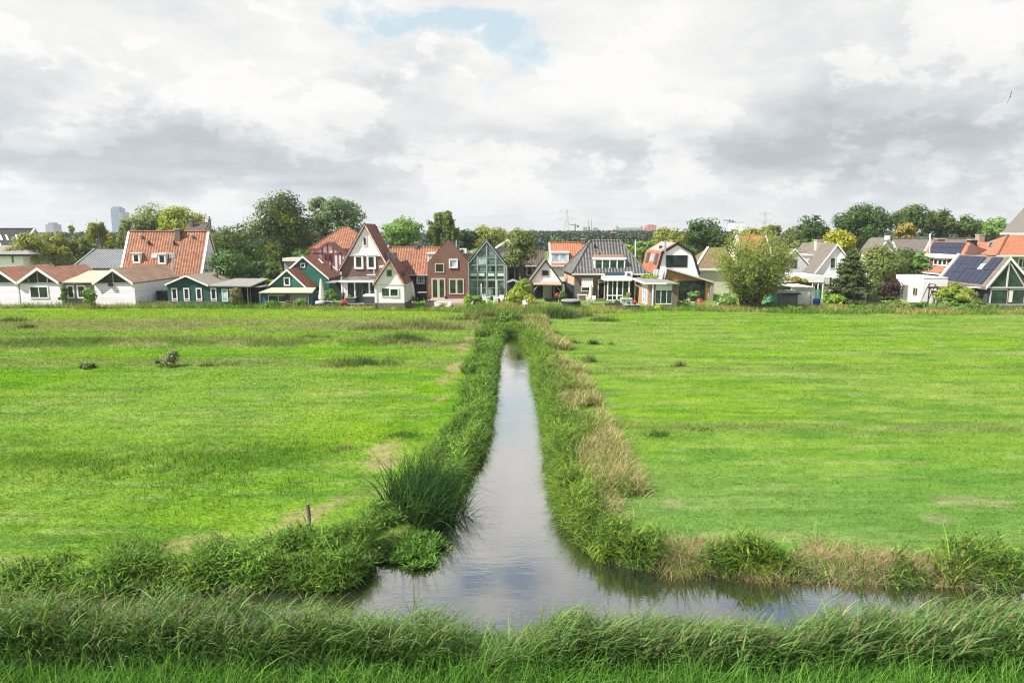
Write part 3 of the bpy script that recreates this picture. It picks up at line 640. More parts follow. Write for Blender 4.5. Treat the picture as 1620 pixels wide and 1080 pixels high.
def gable(par, P, L, E, Y0, Y1, wm, rm, tm=None, th=.16, ov=.25, tw=.28, side=.18, base=0.0, fov=.25, bottom=None):
    """roof lines given as pixels at the front plane: P peak, L left eave, E right eave"""
    p, l, e = at(*P, Y0), at(*L, Y0), at(*E, Y0)
    out = {}
    def off(a, b, k):  # drop of k measured square to the slope
        d = (b - a); c = abs(d.x) / d.length; return k / max(c, .2)
    dl, de = off(l, p, th + .03), off(e, p, th + .03)
    d = max(dl, de)
    sl = (p.z - l.z) / (p.x - l.x); sr = (p.z - e.z) / (e.x - p.x)
    xl, xr = l.x + side, e.x - side
    zl = p.z - d - sl * (p.x - xl); zr = p.z - d - sr * (xr - p.x); b = base if bottom is None else bottom
    if wm is not None:
        out['wall'] = MB().extr([(xl, Y0, b), (xr, Y0, b), (xr, Y0, zr), (p.x, Y0, p.z - d), (xl, Y0, zl)], (0, Y1 - Y0, 0)).build('wall', wm, par)
    ya, yb = Y0 - fov, Y1 + ov
    m = MB()
    zlt, zrt = p.z - dl, p.z - de
    m.extr([(p.x, ya, p.z), (l.x, ya, l.z), (l.x, ya, l.z - dl + .03), (p.x, ya, p.z - d + .03)], (0, yb - ya, 0))
    m.extr([(p.x + .001, ya, p.z), (e.x, ya, e.z), (e.x, ya, e.z - de + .03), (p.x + .001, ya, p.z - d + .03)], (0, yb - ya, 0))
    if rm is not None: out['roof'] = m.build('roof', rm, par)
    if tm is not None:
        t = MB()
        for s, k in ((l, dl), (e, de)):
            t.extr([(p.x, ya - .06, p.z + .03), (s.x, ya - .06, s.z + .03), (s.x, ya - .06, s.z + .03 - tw * (1 + .25 * k)), (p.x, ya - .06, p.z + .03 - tw * (1 + .6 * k))], (0, .057, 0))
        out['bargeboard'] = t.build('bargeboard', tm, par)
    out.update(p=p, l=l, e=e, xl=xl, xr=xr, d=d)
    return out
def ridgex(par, uL, uR, vr, ve, Y0, half, wm, rm, verge=None, th=.16, ov=.3, vw=.22, base=0.0, gut=None):
    """house with its ridge along x; its front slope faces the field"""
    Yr = Y0 + half; a, b = at(uL, vr, Yr), at(uR, vr, Yr); e = at(uL, ve, Y0); zr, ze = a.z, e.z; sl = (zr - ze) / half
    d = (th + .03) * math.sqrt(1 + sl * sl)
    if wm is not None: MB().extr([(a.x + .12, Y0 + .15, base), (a.x + .12, Y0 + .15, ze - d + sl * .15), (a.x + .12, Yr, zr - d), (a.x + .12, Yr + half - .15, ze - d + sl * .15), (a.x + .12, Yr + half - .15, base)], (b.x - a.x - .24, 0, 0)).build('wall', wm, par)
    m = MB()
    m.extr([(a.x, Y0 - ov, ze - sl * ov), (a.x, Yr, zr), (a.x, Yr, zr - d + .03), (a.x, Y0 - ov, ze - sl * ov - d + .03)], (b.x - a.x, 0, 0))
    m.extr([(a.x, Yr + .001, zr), (a.x, Yr + half + ov, ze - sl * ov), (a.x, Yr + half + ov, ze - sl * ov - d + .03), (a.x, Yr + .001, zr - d + .03)], (b.x - a.x, 0, 0))
    m.tube([(a.x, Yr, zr + .02), (b.x, Yr, zr + .02)], [.14, .14], 6)
    m.build('roof', rm, par)
    if verge is not None:
        for x in (a.x - .05, b.x - vw + .05):
            t = MB()
            for s in (-1, 1):
                t.extr([(x, Yr + s * .002, zr + .10), (x, Yr + s * (half + ov + .05), ze - sl * ov + .08), (x, Yr + s * (half + ov + .05), ze - sl * ov - .22), (x, Yr + s * .002, zr - .22)], (vw, 0, 0))
            t.build('verge', verge, par)
    if gut is not None: MB().box(a.x, b.x, Y0 - ov - .14, Y0 - ov - .004, ze - sl * ov - .18, ze - sl * ov - .02).build('gutter', gut, par)
    n = Vector((0, -sl, 1)).normalized()
    return dict(p0=Vector((a.x, Yr, zr)), n=n, zr=zr, ze=ze, Yr=Yr, xl=a.x, xr=b.x, sl=sl)
def roofpane(par, pts, pl, m, name='skylight', lift=.08, th=.1, frame=None, fl=.05):
    q = [onplane(u, v, pl['p0'], pl['n']) for u, v in pts]
    o = MB().slab(q, th, lift).build(name, m, par)
    if frame is not None:
        f = MB()
        for i in range(4): f.bar(q[i] + pl['n'] * (lift + .012), q[(i + 1) % 4] + pl['n'] * (lift + .012), .1, .06)
        f.build('frame', frame, o)
    return o
def dormer(par, u0, v0, u1, v1, pl, cols=1, sidem=None, fm=None, gm=None, roofm=None, depth=3.0, fw=.12, fasc=.22, name='dormer', Yd=None, lowband=0.0):
    """flat-topped dormer standing on a front slope"""
    Yd = Yd or onplane((u0 + u1) / 2, v1, pl['p0'], pl['n']).y - .05
    a, b = at(u0, v0, Yd), at(u1, v1, Yd)
    d = MB().box(a.x, b.x, Yd, Yd + depth, b.z - .4, a.z - fasc).build(name, sidem or WHITE, par)
    MB().box(a.x - .12, b.x + .12, Yd - .18, Yd + depth, a.z - fasc + .003, a.z).build('fascia', roofm or WHITE, d)
    wrect(d, (a.x + .08, Yd, b.z + lowband), (b.x - .08, Yd, a.z - fasc - .03), cols, 1, fm, gm, fw, .07, 'window', 'pane') if False else None
    w = MB(); x0, x1, z0, z1 = a.x + .06, b.x - .06, b.z + lowband, a.z - fasc - .02
    w.box(x0, x1, Yd - .07, Yd - .004, z1 - fw, z1); w.box(x0, x1, Yd - .07, Yd - .004, z0, z0 + fw)
    for i in range(cols + 1):
        x = x0 + (x1 - x0 - fw) * i / cols; w.box(x, x + fw, Yd - .068, Yd - .036, z0 + fw, z1 - fw)
    w.build('window_frame', fm or WHITE, d)
    MB().box(x0 + .02, x1 - .02, Yd - .034, Yd - .005, z0 + fw + .001, z1 - fw - .001).build('pane', gm or GLASS, d)
    return d
def chimney(par, u0, v0, u1, v1, Y, m=None, pots=1, depth=None, capm=None):
    a, b = at(u0, v0, Y), at(u1, v1, Y); dp = depth or (b.x - a.x) * .8; cz = .14
    c = MB().box(a.x, b.x, Y, Y + dp, b.z - .8, a.z - cz).build('chimney', m or CHBRICK, par)
    MB().box(a.x - .07, b.x + .07, Y - .07, Y + dp + .07, a.z - cz + .002, a.z).build('cap', capm or STONE, c)
    for i in range(pots):
        x = a.x + (b.x - a.x) * (i + .5) / pots; MB().lathe((x, Y + dp / 2, a.z + .002), [(.12, 0), (.10, .3), (.13, .32), (.13, .38)], 8).build('chimney_pot', BRDARK, c)
    return c
def pipe(par, u, v0, v1, Y, r=.09, m=None, name='flue', cap=True):
    a, b = at(u, v0, Y), at(u, v1, Y); t = MB().tube([b, a], [r, r], 8)
    if cap: t.tube([a + Vector((0, 0, .04)), a + Vector((0, 0, .10))], [r * 1.8, r * .4], 8)
    return t.build(name, m or METAL, par)
def fbox(par, u0, v0, u1, v1, Y0, Y1, m, name='wall', z0=None):
    a, b = at(u0, v0, Y0), at(u1, v1, Y0)
    return MB().box(a.x, b.x, Y0, Y1, b.z if z0 is None else z0, a.z).build(name, m, par)
def H(label, u, Y, name='house', cat='house'):
    p = at(u, 488, Y); return thing(name, label, cat, (p.x, Y, 0))
def skyl(pl, u0, v0, u1, v1, sk): return [(u0, v0), (u1, v0), (u1 + sk, v1), (u0 + sk, v1)]
# ------------------------------------------------------------------ 1  black roof, white annex
h = H('house with a long black tiled roof and slanted skylights, partly behind olive trees', 10, 112)
pl = ridgex(h, -90, 55, 362, 400, 112, 4.5, WPLAS, BKTILE, WHITE, gut=BLACK)
for q in ([(-2, 372), (1.5, 372), (5, 380), (1.5, 380)], [(8, 372), (11, 372), (14.5, 380), (11.5, 380)], [(-3, 383), (0, 383), (4, 391), (.5, 391)], [(24, 372), (27, 372), (30, 379), (27, 379)]): roofpane(h, q, pl, M_plain('bright skylight', (.62, .68, .74), .2, .1))
h = H('white painted annex with a low hip roof and one narrow window', 10, 105, 'annex', 'annex')
fbox(h, -70, 401, 45, 488, 105, 111, WPLAS, z0=0)
a, b, z = at(-72, 402, 104.5), at(48, 402, 104.5), at(12, 388, 108).z
m = MB(); m.face([(a.x, 104.4, a.z), (b.x, 104.4, a.z), (b.x, 111.5, a.z), (a.x, 111.5, a.z)]); r0, r1 = (a.x + 3.5, 108, z), (b.x - 3.5, 108, z)
A = [(a.x, 104.4, a.z), (b.x, 104.4, a.z), (b.x, 111.5, a.z), (a.x, 111.5, a.z)]
m.v = []; m.f = []
m.v += [Vector(x) for x in A + [r0, r1]]; m.f += [(0, 1, 5, 4), (2, 3, 4, 5), (1, 2, 5), (3, 0, 4), (3, 2, 1, 0)]
m.build('roof', FELTG, h); MB().box(a.x + .001, b.x - .001, 104.32, 104.398, a.z - .32, a.z - .01).build('fascia', BLACK, h)
window(h, 18, 403, 22.5, 416, 105, fm=GREY)
# ------------------------------------------------------------------ 2  white barn with three gables
h = H('white clapboard barn with three low gables, glazed gable tops and pink tiled roofs', 90, 88, 'barn', 'barn')
def barn_gable(P, L, E, rm, Y1, win=None, posts=()):
    g = gable(h, P, L, E, 88, Y1, WBOARD, rm, WHITE, th=.14, tw=.34, side=.05, fov=.35)
    p = at(P[0], P[1] + 4.5, 88); zb = at(P[0], 447, 88).z; sl = (g['p'].z - g['l'].z) / (g['p'].x - g['l'].x); k = (p.z - zb) / sl
    o = MB().extr([(p.x - k, 87.97, zb), (p.x + k, 87.97, zb), (p.x, 87.97, p.z)], (0, .026, 0)).build('gable_window', M_glass('dark gable glass', (.006, .008, .008), .3), h)
    f = MB()
    for u in posts:
        x = at(u, 447, 88).x; t = p.z - abs(x - p.x) * sl; f.box(x - .06, x + .06, 87.9, 87.968, zb, t)
    f.box(p.x - k, p.x + k, 87.88, 87.965, zb - .12, zb - .002); f.build('mullion', GREY, o)
    return g
barn_gable((-5, 423), (-38, 446), (28.5, 446), PINK, 97.5, posts=(-5,))
barn_gable((61, 423), (29.5, 446), (95.5, 446), PINK, 97.5, posts=(46, 61, 76))
barn_gable((180, 424.5), (148, 447), (212.5, 447), PINKB, 102, posts=(180,))
window(h, 46, 452.5, 78, 472, 88, 2, 1, fw=.14)
a, b = at(95, 447, 88.6), at(150, 447, 88.6)
MB().box(a.x + .2, b.x - .05, 88.6, 95, 0, at(95, 450, 88.6).z).build('link_wall', GREYW, h)
zt, zb = at(120, 428.5, 93).z, at(120, 446.5, 88.2).z
MB().slab([(at(98, 447, 88.2).x + .0, 88.2, zb), (b.x + .5, 88.2, zb), (b.x + 1.2, 93.5, zt), (a.x + .9, 93.5, zt)], .10).build('link_roof', CORRB, h)
window(h, 105, 451, 119, 472, 88.6, 1, 1, fw=.18); window(h, 121, 451, 137, 472, 88.6, 1, 1, fw=.18)
fbox(h, 170.5, 447.5, 177, 453, 87.7, 87.97, BLACK, 'lamp')
fbox(h, -60, 484, 212, 488, 87.93, 87.995, STONE, 'plinth', z0=-.2)
pipe(h, 273.5, 407, 434, 96, .16, METAL, 'flue'); fbox(h, 270, 401, 276.5, 409, 95.8, 96.3, METAL, 'flue_cowl')
# ------------------------------------------------------------------ 3  orange tiled house, 4 grey corrugated barn
h = H('house with a big steep orange tiled roof, two small white dormers and a ridge chimney', 260, 100)
pl = ridgex(h, 203, 331, 366, 432, 100, 3.2, WPLAS, ORANGE, WHITE, vw=.3)
for q in ((208.5, 399.5, 222.5, 416), (249, 400.5, 263.5, 417.5)): dormer(h, *q, pl, 1, depth=1.6, fasc=.12, fw=.2)
roofpane(h, [(241.5, 401), (248, 401), (247.5, 408), (241, 408)], pl, GLASSB, frame=WHITE); roofpane(h, [(269, 401), (276, 401), (275.5, 408.5), (268.5, 408.5)], pl, GLASSB, frame=WHITE)
chimney(h, 275.5, 361.5, 284.5, 373, 102.4, pots=2)
for u, v in ((224, 377), (236, 387), (276, 387), (305, 377)):
    p = onplane(u, v, pl['p0'], pl['n']); MB().tube([p, p + Vector((0, -.1, .45))], [.16, .16], 8).tube([p + Vector((0, -.12, .46)), p + Vector((0, -.12, .6))], [.26, .1], 8).build('roof_vent', BRDARK if v == 387 else GREY, h)
h = H('dark tiled roof with two chimneys peeping over the orange tiled roof', 310, 116)
ridgex(h, 298, 330, 353, 372, 116, 3, CREAM, DKTILE); chimney(h, 299, 346.5, 305, 357, 118, pots=2); chimney(h, 329, 346, 333.5, 362, 118, pots=1)
h = H('grey corrugated barn roof with a slanted end, beside the orange tiled house', 160, 104, 'barn', 'barn')
a, b, c, d = at(113, 424, 100), at(197, 424, 100), at(198, 394, 107), at(150, 394, 107)
MB().slab([a, b, c, d], .12).build('roof', CORR, h); e = Vector((d.x - 4.4, 113, a.z)); MB().slab([d, c, Vector((c.x, 113, a.z)), e], .12).slab([a, d, e], .11, -.01).build('roof', CORR, h)
MB().box(a.x + .6, b.x, 100.5, 112.5, 0, a.z - .2).build('wall', WBOARD, h)
MB().bar(a + Vector((0, -.05, .05)), d + Vector((0, -.05, .05)), .2, .14).build('verge', LEAD, h)
# ------------------------------------------------------------------ 5  dark green hut and its open lean-to
h = H('dark green timber hut with a row of white framed windows and a low felt roof', 300, 90, 'hut', 'hut')
g = gable(h, (295, 435.3), (262.5, 449.5), (331, 451), 90, 99, GBOARD, FELT, WHITE, th=.12, tw=.2, side=.1, fov=.3)
a, b = at(328, 450.2, 90), at(366, 450.2, 90)
MB().box(a.x - .1, b.x, 90.0 + .004, 97, 0, a.z - .12).build('side_wall', GBOARD, h)
c = at(398, 450, 90)
MB().slab([(a.x - .1, 89.7, at(328, 452, 89.7).z), (c.x, 89.7, at(328, 452.6, 89.7).z), (c.x, 96.5, a.z + .38), (a.x + 1.2, 96.5, a.z + .42)], .12).build('side_roof', FELTG, h)
for u in (377, 396): x = at(u, 470, 90).x; MB().box(x, x + .12, 89.9, 90.02, 0, a.z - .2).build('post', BRDARK, h)
MB().box(b.x + .02, c.x, 94.5, 94.6, 0, a.z - .1).build('rear_wall', DKBOARD, h)
for u in (271, 290, 309.7, 332.7): window(h, u, 455.5, u + 10.8, 476.5, 90, 1, 1, fw=.14)
for u in (271, 290, 309.7, 332.7): p = at(u + 1.7, 473, 90); MB().box(p.x, p.x + .75, 89.9, 89.97, p.z - .04, p.z + .07).build('transom', WHITE, h)
window(h, 350.5, 457, 361.5, 477, 90, gm=GLASSB)
c = MB().box(at(336.7, 440, 95.5).x, at(342.7, 440, 95.5).x, 95.5, 96.1, 3, at(340, 433.5, 95.5).z).build('chimney', CHBRICK, h); pipe(h, 339.5, 427, 434, 95.8, .1, STONE)
h = H('teal boarded shed with a flat sandy felt roof and a long window', 450, 89, 'shed', 'shed')
a, b = at(411, 463, 89), at(493, 463, 89)
MB().box(a.x, b.x, 89, 93.4, 0, a.z - .1).build('wall', TEAL, h)
MB().slab([(at(409, 462, 88.6).x, 88.6, at(409, 462.3, 88.6).z), (at(494, 462, 88.6).x, 88.6, at(409, 462.3, 88.6).z), (at(500, 455, 93.6).x, 93.6, a.z + .32), (at(430, 455, 93.6).x, 93.6, a.z + .32)], .14).build('roof', FELTY, h)
window(h, 424, 466.5, 456.5, 478.5, 89, 2, 1, fm=PGREY, gm=GLASSG, fw=.09); fbox(h, 450, 466, 457, 478, 88.9, 88.94, INTER, 'shutter'); fbox(h, 458, 466, 487, 478, 88.93, 88.98, GREYW, 'panel'); fbox(h, 410, 463, 411.5, 484, 88.85, 88.95, PGREY, 'post', z0=0); fbox(h, 487, 466, 488.3, 484, 88.85, 88.95, PGREY, 'post', z0=0)
h = H('small dark open shelter with thin flat roof between green hut and teal shed', 400, 91.5, 'shelter', 'shelter')
p, q = at(391, 453, 91.5), at(416, 453, 91.5); MB().box(p.x, q.x, 91.0, 94, p.z - .1, p.z).build('roof', FELTG, h); MB().box(at(402, 460, 92).x, at(411, 460, 92).x - .1, 92, 93.8, 0, p.z - .11).build('wall', DKBOARD, h); MB().box(p.x + .1, p.x + .2, 91.1, 91.2, 0, p.z - .11).build('post', PGREY, h)
# ------------------------------------------------------------------ 7-8 green gabled houses
h = H('lower green timber house with a small square gable window and red orange roof', 456, 94)
gable(h, (454.5, 425.5), (423, 453), (488.5, 457), 94, 98.5, G2BOARD, RED, WHITE, tw=.26, side=.12); window(h, 448.7, 438.5, 459.5, 452, 94, fw=.16)
h = H('higher green timber house set behind its lower twin, small window in the gable', 482, 98.6)
g = gable(h, (479.5, 404.5), (447, 434), (521, 440), 98.8, 105.8, G2BOARD, RED, WHITE, tw=.28, side=.12); window(h, 475, 416, 483, 423.5, 98.8, fw=.13)
pl = dict(p0=g['p'], n=Vector((g['p'].z - g['e'].z, 0, g['e'].x - g['p'].x)).normalized()); roofpane(h, [(503.5, 409.5), (505, 409.3), (512, 416.8), (509.8, 417)], pl, M_plain('bright skylight', (.62, .68, .74), .2, .1))
pipe(h, 524.5, 411, 427, 101, .16, BRDARK)
h = H('plain grey flat roofed block with a white roof edge behind the green houses', 460, 106, 'annex', 'annex')
fbox(h, 449, 413.5, 480, 480, 106, 110, GREY, z0=0); fbox(h, 446.5, 408.5, 482, 413.3, 105.7, 110.3, CREAM, 'roof')
# ------------------------------------------------------------------ 10 villa with red timbering
h = H('white villa with ox red timber framing, a small front gable and an orange pyramid roof', 540, 114)
g = gable(h, (518.5, 383), (487, 404), (547, 402), 112, 118, WPLAS, DKTILE, REDT, tw=.32, side=.3)
m = MB()
for u in (510, 518.5, 527): x = at(u, 400, 112).x; m.box(x - .11, x + .11, 111.93, 111.997, at(u, 420, 112).z, at(u, 386 + abs(u - 518.5) * .75, 112).z)
a, b = at(497, 401, 112), at(541, 401, 112); m.box(a.x, b.x, 111.92, 111.99, a.z - .12, a.z + .12)
for u in (503, 534, 540): x = at(u, 400, 112).x; m.box(x - .08, x + .08, 111.93, 111.996, 2, a.z - .121)
m.build('timber_framing', REDT, h); window(h, 512, 401.5, 527, 413, 112, 2, 1, fm=REDT, fw=.2)
fbox(h, 493, 392, 585, 480, 115.5, 123, WPLAS, z0=0)
A = at(489, 393, 115); B = at(590, 393, 115); zt = at(545, 359.5, 119.5).z; r0, r1 = Vector((at(541, 360, 119.5).x, 119.5, zt)), Vector((at(551, 360, 119.5).x, 119.5, zt)); C, D = Vector((B.x, 124, A.z)), Vector((A.x, 124, A.z))
m = MB(); m.v = [A, B, C, D, r0, r1]; m.f = [(0, 1, 5, 4), (1, 2, 5), (2, 3, 4, 5), (3, 0, 4), (3, 2, 1, 0)]; m.build('main_roof', ORANGE, h)
m = MB(); m.tube([r0, A], [.13, .13], 6).tube([r1, B], [.13, .13], 6).tube([r0, r1], [.13, .13], 6); m.build('ridge', RED, h); fbox(h, 489, 393.2, 590, 396, 114.9, 115.3, REDT, 'fascia')
# ------------------------------------------------------------------ 11 tall house
h = H('tall house with a steep gable, white above mauve brick, and a glazed conservatory', 577, 95)
g = gable(h, (577.2, 353.5), (537, 426), (617, 426), 95, 102, BRICKM, BRTILE, WHITE, tw=.26, side=.3, th=.18)
p = g['p']; zs = at(577, 405.5, 95).z; sl = (p.z - g['l'].z) / (p.x - g['l'].x); k = (p.z - g['d'] - .1 - zs) / sl
MB().extr([(p.x - k, 94.94, zs), (p.x + k, 94.94, zs), (p.x, 94.94, p.z - g['d'] - .1)], (0, .055, 0)).build('upper_wall', WPLAS, h)
m = MB(); m.bar((p.x, 94.66, p.z + .12), (g['l'].x, 94.66, g['l'].z + .12), .12, .1).bar((p.x, 94.66, p.z + .12), (g['e'].x, 94.66, g['e'].z + .12), .12, .1); m.build('verge_tiles', RED, h)
window(h, 560, 403.5, 575.3, 425.5, 95, fw=.26, pr=.12); window(h, 580, 403.5, 595, 425.5, 95, fw=.26, pr=.12); window(h, 573.5, 374.5, 581, 389.5, 94.94, fw=.14)
fbox(h, 578.5, 376.5, 579, 388, 94.83, 94.865, WHITE, 'glazing_bar')
for u in (560, 580): fbox(h, u - .6, 402, u + 15.8, 404, 94.8, 94.99, WHITE, 'lintel')
a, b = at(539, 443.5, 91.5), at(612, 443.5, 91.5)
MB().slab([(a.x - .1, 91.4, a.z), (b.x, 91.4, a.z), (b.x, 94.94, at(560, 437, 94.9).z), (a.x + .7, 94.94, at(560, 437, 94.9).z)], .1).build('conservatory_roof', M_glass('lichened glass', (.10, .10, .085), .4), h)
MB().box(a.x - .2, b.x + .1, 91.1, 91.38, a.z - .25, a.z + .02).build('gutter', WHITE, h)
MB().box(a.x + .1, b.x, 92.9, 93, 0, a.z - .3).build('back_panel', INTER, h)
f = MB()
for u0, u1 in ((539.5, 542), (547.5, 549.8), (560, 562), (583, 585.5), (604, 606)): x, y = at(u0, 450, 91.5).x, at(u1, 450, 91.5).x; f.box(x, y, 91.46, 91.58, 0, a.z - .26)
f.build('conservatory_frame', WHITE, h)
MB().box(at(543, 450, 91.5).x, at(547, 450, 91.5).x, 91.5, 91.56, 0, a.z - .26).build('door_panel', WPLAS, h)
MB().box(at(550, 450, 91.5).x, b.x, 91.50, 91.53, .4, a.z - .27).build('conservatory_pane', GLASS, h)
f = MB()
for u in (562.8, 571.5, 572.8, 581.8): x = at(u, 450, 91.5).x; f.box(x, x + .10, 91.42, 91.495, .4, a.z - .5)
f.build('double_door', DKGREY, h)
fbox(h, 611, 399.5, 622, 410, 96.5, 100, LEAD, 'side_dormer'); chimney(h, 594, 362, 598, 372, 101, BRDARK, 1)
fbox(h, 601, 424, 612, 480, 93.5, 95, BRICKO, 'side_wall', z0=0); fbox(h, 599.5, 420.5, 613, 423.8, 93.2, 95.2, CREAM, 'porch_roof')
m = MB(); za, zb_ = at(590, 435, 93).z, at(590, 430, 93).z
m.box(at(580, 435, 93).x, at(594, 435, 93).x, 92.9, 93.6, za - .04, za + .05).box(at(591.5, 435, 93).x, at(592.6, 435, 93).x, 92.9, 93.0, za + .051, zb_ + .5); m.build('balcony_rail', WHITE, h)
# ------------------------------------------------------------------ 12 small white front house
h = H('small white gabled house with a brick plinth, standing forward at the meadow edge', 616, 85)
g = gable(h, (616.3, 411), (590.5, 450), (640.5, 450), 85, 91, WPLAS, BRTILE, WHITE, th=.14, tw=.14, side=.12)
m = MB(); p = g['p']; m.bar((p.x, 84.6, p.z + .1), (g['l'].x, 84.6, g['l'].z + .1), .1, .1).bar((p.x, 84.6, p.z + .1), (g['e'].x, 84.6, g['e'].z + .1), .1, .1); m.build('verge_tiles', ORNEW, h)
window(h, 603, 455, 617, 469.5, 85, fw=.1, gm=GLASSG); window(h, 616.2, 456, 631, 469.5, 85, fw=.12, gm=GLASSG, pr=.09); window(h, 611.5, 426.5, 620.5, 437.5, 85, fm=GREY, fw=.1, gm=GLASSG)
a, b = at(593, 479, 85), at(638.5, 479, 85); MB().box(g['xl'] - .04, g['xr'] + .04, 84.93, 91, -.1, a.z).build('plinth', BRICKD, h); MB().box(g['xl'], g['xr'], 84.96, 84.997, at(600, 450.5, 85).z - .05, at(600, 450.5, 85).z + .04).build('band', PGREY, h)
fbox(h, 592.5, 452, 593.6, 489, 84.82, 84.92, GUT, 'downpipe', z0=0); fbox(h, 638, 452, 643, 478, 85.6, 91.2, PGREY, 'side_wall'); MB().box(g['e'].x - .05, g['e'].x + .12, 84.8, 91.2, g['e'].z - .22, g['e'].z - .06).build('gutter', GUT, h)
fbox(h, 636.5, 427, 640.5, 436, 87, 87.6, BRDARK, 'chimney')
# ------------------------------------------------------------------ 13 long orange roof
h = H('dark boarded house with a long old orange roof and a white nine pane window', 655, 102)
pl = ridgex(h, 613, 712, 391, 431, 102, 4.2, DKBOARD, ORANGE, gut=PGREY)
window(h, 658.8, 432.5, 672, 449, 102.15, 3, 3, fw=.2, mw=.1); chimney(h, 655.8, 383, 661, 394, 105.8, pots=1); roofpane(h, [(663, 390.5), (671, 390.5), (671, 392.5), (663, 392.5)], pl, METAL, 'skylight')
dormer(h, 676.5, 399.5, 689, 414, pl, 1, depth=2.5, gm=BLIND); pipe(h, 614.5, 389, 398, 106, .12, WHITE); fbox(h, 640, 457, 692, 470, 102.05, 102.14, DKGREY, 'lower_band')
# ------------------------------------------------------------------ 14 brick house
h = H('modern red brick house with a plain parapet gable and uneven beige framed windows', 707, 96)
p, l, e = at(708.6, 378.3, 96), at(676, 416.5, 96), at(740.6, 413.5, 96)
MB().extr([(l.x, 96, 0), (e.x, 96, 0), (e.x, 96, e.z), (p.x, 96, p.z), (l.x, 96, l.z)], (0, .4, 0)).build('front_wall', BRICK, h)
MB().extr([(l.x + .1, 96.401, 0), (e.x - .1, 96.401, 0), (e.x - .1, 96.401, e.z - .25), (p.x, 96.401, p.z - .25), (l.x + .1, 96.401, l.z - .25)], (0, 8, 0)).build('roof', DKTILE, h)
m = MB(); m.bar((p.x, 96.2, p.z + .03), (l.x, 96.2, l.z + .03), .42, .05).bar((p.x, 96.2, p.z + .03), (e.x, 96.2, e.z + .03), .42, .05); m.build('coping', BRDARK, h)
window(h, 688, 416.5, 703, 431.3, 96, fm=BEIGE, fw=.14); window(h, 710.3, 409.5, 724.2, 424, 96, fm=WHITE, gm=GLASSB, fw=.14, pr=.14); window(h, 682.3, 440, 705, 472.5, 96, 2, 1, fm=BEIGE, gm=GLASSG, fw=.2, mw=.36, name='door'); window(h, 710.3, 440.8, 734.2, 465.5, 96, 2, 1, fm=BEIGE, gm=GLASSG, fw=.15, mw=.25)
pipe(h, 721.8, 380, 394, 99, .05, WHITE, 'aerial', False); fbox(h, 674.6, 416, 676, 478, 96.1, 96.25, GUT, 'downpipe', z0=0); fbox(h, 740.8, 414, 742, 476, 95.9, 96.1, GUT, 'downpipe', z0=0)
fbox(h, 703.5, 469, 706, 473, 95.7, 95.99, BLACK, 'wall_lamp'); 
h = H('low flat roofed block with a white air conditioner on top, between brick and glass houses', 738, 101, 'annex', 'annex')
fbox(h, 726, 401, 752, 480, 101, 106, DKTILE, z0=0); d = fbox(h, 727, 393, 738, 400.6, 101.5, 102.3, WHITE, 'air_conditioner'); MB().tube([at(731, 397, 101.5), at(731, 397, 101.44)], [.27, .27], 12).build('fan', DKGREY, d); fbox(h, 740, 397.5, 748, 400.6, 102, 103, GUT, 'roof_vent')
# ------------------------------------------------------------------ 15 glass house
h = H('green glazed house whose whole gable front is glass with a balcony inside', 770, 97)
P, L, E = (770, 380.5), (740.6, 417), (800.3, 418.5)
g = gable(h, P, L, E, 97, 105, DKGREY, DKTILE, GLASSF, th=.2, tw=.18, side=.1)
p = g['p']; xl, xr = g['xl'], g['xr']; sl = (p.z - g['l'].z) / (p.x - g['l'].x); zt = p.z - g['d'] - .05; zl = zt - sl * (p.x - xl)
MB().extr([(xl, 96.9, .3), (xr, 96.9, .3), (xr, 96.9, zl), (p.x, 96.9, zt), (xl, 96.9, zl)], (0, .09, 0)).build('glass_front', M_glass('green grey glass', (.085, .12, .105), .08), h)
f = MB(); T = lambda x: zt - abs(x - p.x) * sl
for u in (742.2, 755.5, 770, 784.5, 797.8): x = at(u, 430, 97).x; f.box(x - .09, x + .09, 96.78, 96.898, .3, T(x))
for v, hh in ((407.5, .10), (419.5, .12), (430.5, .08), (442.5, .24), (455.5, .07), (468, .15)):
    z = at(770, v, 97).z; k = min((zt - z) / sl - .02, p.x - xl); f.box(p.x - k, p.x + k, 96.8, 96.896, z - hh / 2, z + hh / 2)
f.build('glazing_frame', GLASSF, h)
fbox(h, 741.5, 433.5, 799, 441.2, 96.83, 96.893, M_plain('deep green panel', (.02, .065, .045), .3, .2), 'balcony_front')
for u in (744, 756.5, 772, 787): fbox(h, u, 432.2, u + 10, 436.8, 96.79, 96.826, BLIND, 'blind')
for q in ((757, 409.5, 769, 418), (777.5, 420.5, 783.5, 429.3)): fbox(h, *q, 96.80, 96.86, GLASSB if q[0] < 760 else BLACK, 'pane')
for q in ((743.5, 446, 748, 455), (780, 444.5, 783.5, 466), (761, 447, 765, 454), (774, 444, 779, 454), (768, 456, 777, 467)): fbox(h, *q, 96.84, 96.89, {743.5: M_plain('teal curtain', (.16, .30, .29), .8, .2), 768: GREY}.get(q[0], BLACK), 'room_detail')
fbox(h, 783.6, 443.5, 787, 471, 96.3, 96.6, PGREY, 'post', z0=0); fbox(h, 799.6, 420, 802.5, 472, 96.6, 97, GREY, 'downpipe', z0=0)
a, b = at(768, 382, 97), at(745, 414, 97); pl = dict(p0=g['p'], n=Vector((-(g['p'].z - g['l'].z), 0, g['p'].x - g['l'].x)).normalized())
q = Vector((0, 0, 0)); l, pp = g['l'], g['p']
for k0, k1 in ((.03, .3), (.33, .62), (.65, .93)):
    A = pp.lerp(l, k0); B = pp.lerp(l, k1); MB().slab([A + Vector((0, .2, 0)), B + Vector((0, .2, 0)), B + Vector((0, 6, 0)), A + Vector((0, 6, 0))], .08, .30).build('solar_panel', SOLARP, h)
